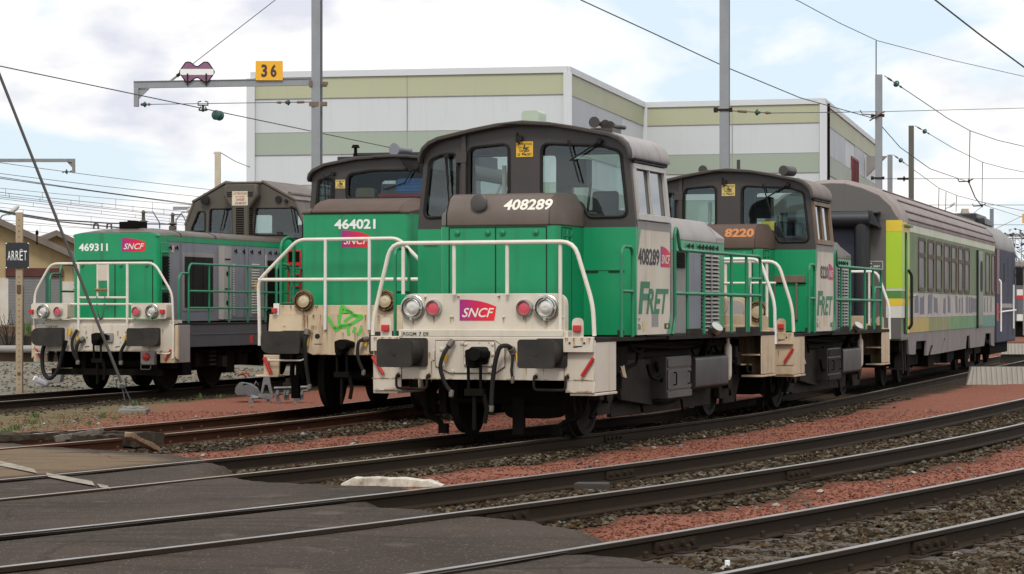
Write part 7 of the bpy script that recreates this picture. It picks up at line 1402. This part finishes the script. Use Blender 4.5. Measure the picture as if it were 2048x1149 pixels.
# left background catenary
b = thing('gantry_arm', 'grey steel arm with a drop bracket above the yard lines', 'mast arm', at(0, 322, 110)); GA = b; o0 = at(0, 322, 110); b = MB(); w1 = 150*110/FPX; b.box(-9, w1, -.08, .08, -.06, .09); b.box(-9.2, -8.95, -.12, .12, -9, 1); b.box(w1-.12, w1, -.08, .08, -.56, -.06); b.prism([(w1-.12, -.06), (w1-.36, -.06), (w1-.12, -.32)], 'y', -.02, .02); b.build('arm_beam', paint('grey_arm_paint', (.22, .22, .22), .5, .2, bump=0), GA)
insulator_string(at(151, 342, 110), at(124, 345, 110), 'small insulator under the far left steel arm', .13)
GR = 'catenary lines over the yard at the left'
def catenary(label, m, c, Y0, Y1, nd, r=.014, ph=0.):
    R = thing('catenary_line', label, 'overhead line', at(m[0][0], m[0][1], Y0), 0, GR); o0 = R.location.copy(); n = 12
    def line(pq, sag):
        (u0, v0), (u1, v1) = pq; P_ = []
        for i in range(n+1): t = i/n; Yi = 1/((1-t)/Y0+t/Y1); p = at(u0+(u1-u0)*t, v0+(v1-v0)*t+sag*4*t*(1-t), Yi); P_.append(p-o0)
        return P_
    A = line(m, 4); b = MB(); b.tube(A, r, 4, cap=False); b.build('messenger_wire', WIRE, R)
    if c:
        B = line(c, 1); b = MB(); b.tube(B, r, 4, cap=False); b.build('contact_wire', WIRE, R)
        for k in range(nd):
            t = (k+.5+ph)/nd*n; i = int(t)
            if i >= n: continue
            f = t-i; p = A[i].lerp(A[i+1], f); q = B[i].lerp(B[i+1], f); q.x = p.x; q.y = p.y; b = MB(); b.tube([p, q], r*.8, 4); b.build('dropper', WIRE, R)
catenary('single wire nearest under the far left steel arm, topmost of the yard lines', ((-260, 286.7), (440, 382)), None, 100, 140, 0); catenary('second wire from the top of the yard lines at the left', ((-260, 311.6), (440, 398)), None, 100, 140, 0)
catenary('thick upper pair of yard lines meeting left of the brown cab', ((-260, 311.8), (400, 410)), ((-260, 319.9), (400, 412)), 100, 140, 4, .018); catenary('yard line with long droppers below the thick upper pair', ((-260, 347.5), (400, 412)), ((-260, 359.3), (400, 436)), 110, 150, 9, .012, .2)
catenary('yard line with short droppers in the middle of the left sky', ((-260, 352.4), (420, 428)), ((-260, 364.4), (420, 440)), 100, 150, 11); catenary('faint yard line with short droppers, below the middle one', ((-260, 361.4), (420, 446)), ((-260, 376.4), (420, 452)), 120, 170, 10, .013, .3)
catenary('faint lower yard line with widely spaced long droppers', ((-260, 384.0), (420, 455)), ((-260, 414.5), (420, 478)), 120, 170, 10, .012); catenary('lowest yard line passing just above the ochre gables', ((-260, 424.7), (420, 470)), ((-260, 427.5), (420, 500)), 130, 190, 5, .012)
wire('dark sagging cable passing behind the stop sign post', [at(-30, 415, 60), at(30, 427, 61), at(110, 440, 63), at(220, 447, 66), at(345, 449, 70)], .020); wire('second sagging cable ending at the green locomotive nose', [at(-30, 417, 60.5), at(30, 430, 61.5), at(110, 443, 63.5), at(180, 450, 65), at(250, 457, 66)], .018)
b = MB(); cx_ = at(385, 417, 150); b.box(-1.2, 1.6, -.1, .1, -.1, .1); b.tube([(-.1, 0, -.1), (-.12, 0, -.7)], .05, 6); o = b.build('distant_arm', GALV); o.location = cx_; tag(o, 'small distant catenary arm left of the brown cab roof', 'mast arm')
def street_lamp(label, u0, v0, u1, v1, Y, flip=1):
    p, q = at(u0, v0, Y), at(u1, v1, Y); R = thing('street_lamp', label, 'street lamp', (p.x, Y, 0)); b = MB(); o_ = Vector((p.x, Y, 0)); b.tube([(0, 0, .3), (0, 0, p.z-.2), p-o_, p.lerp(q, .55)-o_+Vector((0, 0, .12)), q-o_], .03, 6); b.build('lamp_column', GALV, R)
    b = MB(); d = (q-p).normalized(); b.lathe([(.03, -.05), (.075, .05), (.085, .3), (.04, .42)], q-o_, d, 10); b.build('lamp_head', paint('pale_lamp_housing', (.5, .49, .45), .5, .2, bump=0), R)
street_lamp('slanted street lamp head left of the stop sign post', -12, 452, 18, 428, 80); street_lamp('street lamp with a pale head left of the brown cab', 352, 440, 374, 424, 100); street_lamp('small curved street lamp above the coach roof', 1884, 428, 1900, 414, 160)
cp = at(435.5, 304, 88); R = thing('concrete_mast', 'pale concrete pole beside the left end of the depot', 'mast', (cp.x, 88, 0)); b = MB(); b.box(-.105, .105, -.09, .09, 0, cp.z); b.box(-.15, .13, -.05, .05, cp.z-.08, cp.z-.03); b.build('pole', paint('pale_pole_concrete', (.50, .44, .33), .8, .3, bump=.03), R, bev=.01)
wire('thin wire from the top of the pale concrete pole to the depot', [at(440, 305, 88), at(470, 323, 90), at(500, 335, 92)], .014)
b = MB(); p = at(74, 452, 70); b.tube([(0, 0, 0), (0, 0, (482-452)*70/FPX)], .02, 6); b.lathe([(.045, 0), (.045, .12)], (0, 0, .28), (0, 0, 1), 8); o = b.build('roof_aerial', UNDER); o.location = at(74, 490, 70); tag(o, 'thin aerial rod standing on the ochre workshop roof', 'aerial')
# far right
for u0, u1, v0, v1, l_ in ((1903, 1915, 428.5, 437, 'yellow plate showing just above the coach roof'), (2044, 2062, 428, 447, 'yellow plate at the right edge of the sky')): R, w_, h_ = sgn('yellow_plate', l_, u0, u1, v0, v1, 120, YELLOW); b = MB(); b.box(-w_, w_, 0, .05, 0, h_); b.build('plate', paint('orange_yellow_enamel', (.80, .40, .012)), R); b = MB(); b.tube([(0, .1, -zz_(v1, 120)), (0, .1, h_)], .05, 6); b.build('plate_post', GALV, R)
cp = at(1930, 418, 130); R = thing('concrete_mast', 'weathered pale pole rising behind the middle of the coach roof', 'mast', (cp.x, 130, 0)); b = MB(); b.box(-.17, .17, -.15, .15, 0, cp.z); b.box(-.22, .22, -.1, .1, cp.z-.25, cp.z-.15); b.build('pole', paint('pale_pole_concrete', (.50, .44, .33)), R)
R = thing('gantry_beam', 'grey horizontal beam behind the slim blue grey mast', 'gantry', at(1985, 471, 150)); b = MB(); b.box(0, 4, -.1, .1, -.09, .09); b.build('beam', GALV, R)
fm = at(2034, 468, 180); R = thing('floodlight_mast', 'distant lattice mast with floodlights at the right edge', 'mast', (fm.x, 180, 0)); b = MB(); zt = fm.z
for s in (-1, 1): b.tube([(s*.35, 0, 0), (s*.35, 0, zt)], .035, 5)
for k in range(10): b.tube([(-.35, 0, zt-k*.7), (.35, 0, zt-k*.7-.7)], .02, 4)
b.box(-1.1, 1.1, -.05, .05, zt-.4, zt-.3); b.build('lattice', GALV, R); b = MB()
for k in range(4): b.lathe([(.06, 0), (.17, .15)], (-.9+.6*k, 0, zt+.05), (0, -.6, -.8), 10); b.tube([(-.9+.6*k, 0, zt-.35), (-.9+.6*k, 0, zt+.1)], .025, 5)
b.build('floodlight', UNDERL, R)
R = thing('parked_coach', 'far blue grey coach with a red and white stripe', 'railway coach', (at(2034, 0, 112).x, 112, 0), -.1); b = MB(); b.box(0, 6, 0, 2.8, .9, 3.4); b.build('body', paint('slate_coach_paint', (.10, .105, .125), .4, .2, bump=0), R, bev=.03); b = MB(); b.box(-.01, 6, -.012, -.002, 1.95, 2.12); b.build('red_stripe', RED, R); b = MB(); b.box(-.01, 6, -.012, -.002, 2.125, 2.40); b.box(-.01, 6, -.012, -.002, .95, 1.25); b.build('white_stripe', WHITEP, R); b = MB(); b.box(0, 6, .3, 2.5, .2, .9); b.build('underframe', UNDER, R); b = MB(); b.box(-.2, 6, -.1, 2.9, 3.4, 3.75); b.build('roof', GREYM, R, bev=.1)
R = thing('bush', 'brown leafless bushes behind the yellow ended coach at the right edge', 'bush', (at(2044, 0, 140).x, 140, 0)); b = MB()
for i in range(900):
    p = Vector((random.gauss(.6, .9), random.gauss(0, .8), random.uniform(1.5, 6.2))); s = random.uniform(.08, .2); a = random.uniform(0, 6.28); n_ = Vector((math.cos(a), math.sin(a), random.uniform(-.5, .5)))*s; t_ = n_.cross(Vector((0, 0, 1)))*.7; b.add([p-n_, p+t_, p+n_, p-t_], [(0, 1, 2, 3)])
b.build('twigs', paint('dry_twigs', (.16, .125, .09), .9, .4, bump=0), R, smooth=0); b = MB()
for i in range(8): x = random.uniform(-.8, 1.8); b.tube([(x, 0, 0), (x+random.uniform(-.3, .3), 0, 3), (x+random.uniform(-.6, .6), 0, 5.5)], [.08, .05, .02], 5)
b.build('branch', UNDERL, R)
street_lamp('curved lamp arm beside the yellow ended coach', 2047, 545, 2030, 508, 110)
# ribbed concrete slabs
def slab(label, u0, u1, v0, v1, Yb, tilt, z0):
    p = at(u0, v0, Yb); R = thing('ribbed_slab', label, 'concrete slab', (p.x, Yb, z0), -.02); h_ = (v0-v1)*Yb/FPX; Ln = 4.2; b = MB(); n_ = int(Ln/.115); pr = []
    for i in range(n_):
        x = i*.115; sh = .13*0
        for dx, oo in ((0, 0), (.02, .035), (.075, .035), (.095, 0)): pr.append((x+dx, oo))
    k = len(pr); vs = [(x-.0, -o_, 0) for x, o_ in pr]+[(x+.03+(.15-x*.5 if x < .3 else 0), tilt-o_, h_) for x, o_ in pr]+[(x+.03+(.15-x*.5 if x < .3 else 0), tilt+.25, h_) for x, o_ in pr]+[(x+.03, tilt+.25, -.3) for x, o_ in pr]
    b.add(vs, [(r*k+i, r*k+i+1, (r+1)*k+i+1, (r+1)*k+i) for r in range(3) for i in range(k-1)]+[(0, k, 2*k, 3*k)]); b.build('ribs', paint('slab_concrete', (.27, .245, .21), .85, .35, (.2, .175, .14), .3, bump=.05), R, smooth=0)
slab('ribbed concrete ramp slab lying beside the track at the right edge', 1932, 2060, 771, 735, 54.2, .35, EYE-(771-HOR)*54.2/FPX); slab('smaller concrete slab farther back beside the yellow ended coach', 2002, 2060, 709, 688, 78, .3, EYE-(709-HOR)*78/FPX)
# ------------------------------------------------------------------ things lying about
WOOD = paint('rotten_timber', (.034, .025, .019), .95, .5, (.105, .085, .066), .1, bump=.3, fine=.4, scale=7, spec=.1); WOODT = paint('splintered_timber', (.24, .165, .10), .85, .5, (.12, .08, .05), .2, bump=.1, fine=.2)
def timber(label, p, q, w_, h_, mat, z=None, roll=0, name='timber'):
    p, q = Vector(p), Vector(q); d = q-p; ln = d.length; R = bpy.data.objects.new; n = 26; b = MB(); rnd = random.Random(label)
    for i in range(n+1):
        t = i/n; tap = .7 if i in (0, n) else .88+.2*math.sin(t*9+ln)*.5
        for a, c in ((-1, -1), (1, -1), (1, 1), (-1, 1)): b.v.append((t*ln+rnd.uniform(-.03, .03), a*w_/2*tap*rnd.uniform(.82, 1.14), h_/2+c*h_/2*tap*rnd.uniform(.72, 1.16)))
    for i in range(n):
        for j in range(4): b.f.append([i*4+j, i*4+(j+1) % 4, (i+1)*4+(j+1) % 4, (i+1)*4+j]); b.m.append(0)
    b.f += [[3, 2, 1, 0], [n*4, n*4+1, n*4+2, n*4+3]]; b.m += [0, 0]
    o = b.build(name, mat, None, bev=.006, smooth=0); o.location = p; o.rotation_euler = (roll, -math.asin(max(-1, min(1, d.z/ln))), math.atan2(d.y, d.x)); return tag(o, label, 'timber')
g1_, g2_ = gnd(140, 902, -.13), gnd(322, 893, -.13); timber('thick dark rotten sleeper piece under the splintered tan plank', g1_, g2_, .22, .19, WOOD)
timber('long flat plank lying between the orange rusty rails', gnd(-30, 886, -.05), gnd(262, 876, -.05), .20, .10, WOOD); timber('weathered grey plank tilted over the orange rusty rail', gnd(110, 884, -.02), gnd(205, 868, .06), .09, .07, paint('grey_timber', (.12, .10, .082), .9, .5, (.09, .07, .055), .2, bump=.1, fine=.2)); timber('narrow dark plank behind the long flat plank', gnd(-20, 878, -.06), gnd(134, 872, -.06), .12, .07, WOOD)
timber('splintered tan plank leaning off the dark rotten sleeper', at(256, 876, 27.0), gnd(314, 906, -.13), .10, .07, WOODT)
gw0, gw1 = gnd(680, 974, -.11), gnd(884, 976, -.11); R = thing('white_beam', 'white painted beam with a pointed end lying on the red chippings', 'beam', gw0, math.atan2((gw1-gw0).y, (gw1-gw0).x)); Ln = (gw1-gw0).length
b = MB(); b.prism([(0, 0), (.01, .03), (.13, .088), (.2, .082), (.33, .09), (.48, .082), (.6, .088), (Ln*.8, .066), (Ln*.86, .072), (Ln, .016), (Ln-.02, 0)], 'y', 0, .17); b.build('beam_body', paint('flaking_white_paint', (.58, .53, .44), .85, 1., (.15, .11, .07), .3, bump=.2, scale=8, fine=.25), R, bev=.008)
g_ = gnd(1180, 992, -.13); b = MB(); b.box(-.15, .15, 0, .28, -.04, .105); b.box(-.15, .15, 0, .10, .09, .112); o = b.build('dark_block', paint('dark_block_timber', (.035, .026, .022), .85, .4, (.07, .055, .045), .2, bump=.15, fine=.2), bev=.012); o.location = g_; o.rotation_euler = (0, 0, -.15); tag(o, 'dark wooden block between the rails of the second track', 'wooden block')
g_ = gnd(1455, 1141, -.15); b = MB(); b.lathe([(.018, 0), (.018, .062), (.014, .066)], (0, 0, 0), (0, .1, 1), 12); o = b.build('white_stub', WHITEL); o.location = g_; tag(o, 'small white plastic stub in the ballast of the nearest track', 'stub')
g_ = gnd(1520, 968, -.16); b = MB(); b.prism(rr([(-.13, 0), (.1, 0), (.13, .06), (.15, .16), (.11, .07), (0, .06), (-.12, .07)], .015), 'y', 0, .07); o = b.build('stone_shard', paint('grey_shard', (.20, .185, .155), .9, .4, bump=.05), bev=.008); o.location = g_; tag(o, 'grey hooked shard standing on the ballast right of the rail joint', 'shard')
# point lever stand, hood and rodding left of the arched cab locomotive
Yp = 44.0; zp = EYE-(800-HOR)*Yp/FPX; STN = paint('bare_zinc_steel', (.17, .175, .18), .5, .5, (.05, .04, .03), .4, metal=.2, bump=.05, scale=5)
p = at(530, 800, Yp); R = thing('lever_stand', 'grey iron point lever stand on two feet beside the brown step board', 'lever stand', (p.x, Yp, p.z)); b = MB(); s_ = Yp/FPX
q = lambda u, v: ((u-530)*s_, (800-v)*s_)
b.prism([q(521, 788), q(525, 768), q(528, 752), q(539, 752), q(541, 765), q(546, 788), q(540, 788), q(535, 770), q(530, 770), q(526, 788)], 'y', -.03, .03); b.prism([q(517, 795), q(517, 788), q(548, 788), q(548, 796), q(536, 800)], 'y', -.06, .06); b.build('stand_frame', STN, R, bev=.008)
b = MB(); b.tube(smooth_path([(q(503, 803)[0], 0, q(503, 803)[1]), (q(502, 796)[0], 0, q(502, 796)[1]), (q(535, 795)[0], 0, q(535, 795)[1]), (q(537, 806)[0], 0, q(537, 806)[1])], .03), .028, 8); b.box(q(498, 0)[0], q(508, 0)[0], -.1, .1, -.05, -.02); b.box(q(532, 0)[0], q(542, 0)[0], -.1, .1, -.07, -.03); b.build('stand_foot', STN, R)
p = at(470, 792, Yp+.3); R = thing('metal_hood', 'crumpled grey metal hood lying left of the lever stand', 'metal cover', (p.x, Yp+.3, p.z)); b = MB(); n_ = 10; sec = [((472-470)*s_, .02), (.03, .17), (.12, .25), (.26, .24), (.38, .16), (.46, .05)]
b.prism(rr([(.02, .06), (.07, .02), (.22, .03), (.46, .0), (.40, .14), (.28, .22), (.10, .25), (.03, .16)], .03), 'y', -.2, .2); o = b.build('hood_shell', paint('dull_hood_steel', (.12, .12, .125), .55, .5, (.05, .045, .04), .3, bump=.1), R, bev=.03, smooth=60)
b = MB(); b.tube([(.36, -.15, .18), (.40, -.15, .27), (.44, -.1, .20)], .012, 6); b.tube([(.06, -.15, .04), (.40, -.2, .0)], .02, 6); b.build('hood_handle', STN, R)
p = at(548, 803, Yp-.2); R = thing('point_rodding', 'grey point rod with bolted fittings lying on the ground by the rusty wheel', 'point rodding', (p.x, Yp-.2, p.z)); b = MB(); b.tube([(0, 0, .24), (.60, .0, .26)], .022, 8); b.tube([(.05, .1, .12), (.66, .1, .20)], .02, 8); b.build('rod', STN, R)
b = MB()
for x in (.06, .2, .24, .38, .46, .5): b.box(x-.02, x+.03, -.05, .06, .02, .2); b.lathe([(.03, 0), (.03, .05)], (x, -.06, .14), (0, -1, 0), 8)
for x in (.08, .42): b.box(x-.03, x+.03, -.04, .04, -.03, .06)
b.build('rod_fitting', STN, R); b = MB(); b.box(.16, .34, .0, .2, .28, .33); b.lathe([(.05, 0), (.05, .08)], (.25, .1, .33), (0, 0, 1), 8); b.build('rod_cover', UNDERL, R)
# rubbish beyond the far track
p = at(88, 766, 49); R = thing('open_crate', 'grey open box lying in the gravel behind the hanging hose of the left locomotive', 'box', (p.x, 49, p.z)); b = MB(); b.prism([(.0, 0), (.32, 0), (.36, .20), (.06, .20)], 'y', 0, .4); b.build('box_body', GREYM, R, bev=.01); b = MB(); b.box(.0, .34, -.03, .44, .2, .215); b.build('box_lid', GREYL, R)
b = MB(); b.box(0, .08, 0, .08, 0, .1); o = b.build('white_scrap', WHITEP, bev=.01); o.location = at(66, 762, 48.5); o.rotation_euler = (.3, .4, .5); tag(o, 'small white scrap lying left of the grey open box', 'scrap')
b = MB(); b.box(0, .26, 0, .2, 0, .13); o = b.build('cloth_heap', paint('lilac_cloth', (.40, .38, .44), .8, .3, bump=.1), bev=.05); o.location = at(70, 765, 48.9); o.rotation_euler = (0, .5, .2); tag(o, 'pale lilac rag between the white scrap and the grey box', 'rag')
for i, (u, v) in enumerate(((480, 752), (488, 750))): b = MB(); b.tube([(0, 0, 0), (.12, .02, .05), (.2, 0, -.04)], .025, 6); o = b.build('orange_tube', paint('orange_plastic', (.65, .10, .03), .5, .1, streak=0, bump=0)); o.location = at(u-5, v, 55+i); tag(o, ('orange plastic tube scrap under the left locomotive, nearer the buffer', 'orange plastic tube scrap under the left locomotive, nearer the lever stand')[i], 'tube')
# ------------------------------------------------------------------ rolling stock
make_shunter('green and cream shunter with number 408289 and chrome lamps in a cream panel', -.556, 27.87, .344, 0, '408289', 'panel')
make_shunter('green shunter with orange number 8220, coupled between shunter 408289 and the lime green coach', 2.85, 37.25, .32, -.05, '8220', 'lamps')
make_arched_loco(-2.60, 35.3, .27)
make_long_bonnet_loco(-7.76, 44.9, .306)
cx_ = (1806-1024)/FPX*48.5; make_coach(cx_-1.41*math.cos(.29), 48.5+1.41*math.sin(.29), .29, -.07)
rx_, ry_ = cx_-1.41*math.cos(.29)+19.75*math.sin(.29), 48.5+1.41*math.sin(.29)+19.75*math.cos(.29); make_railcar(rx_, ry_, .292, -.06)
make_blue_loco(-2.35, 51.5, .2)
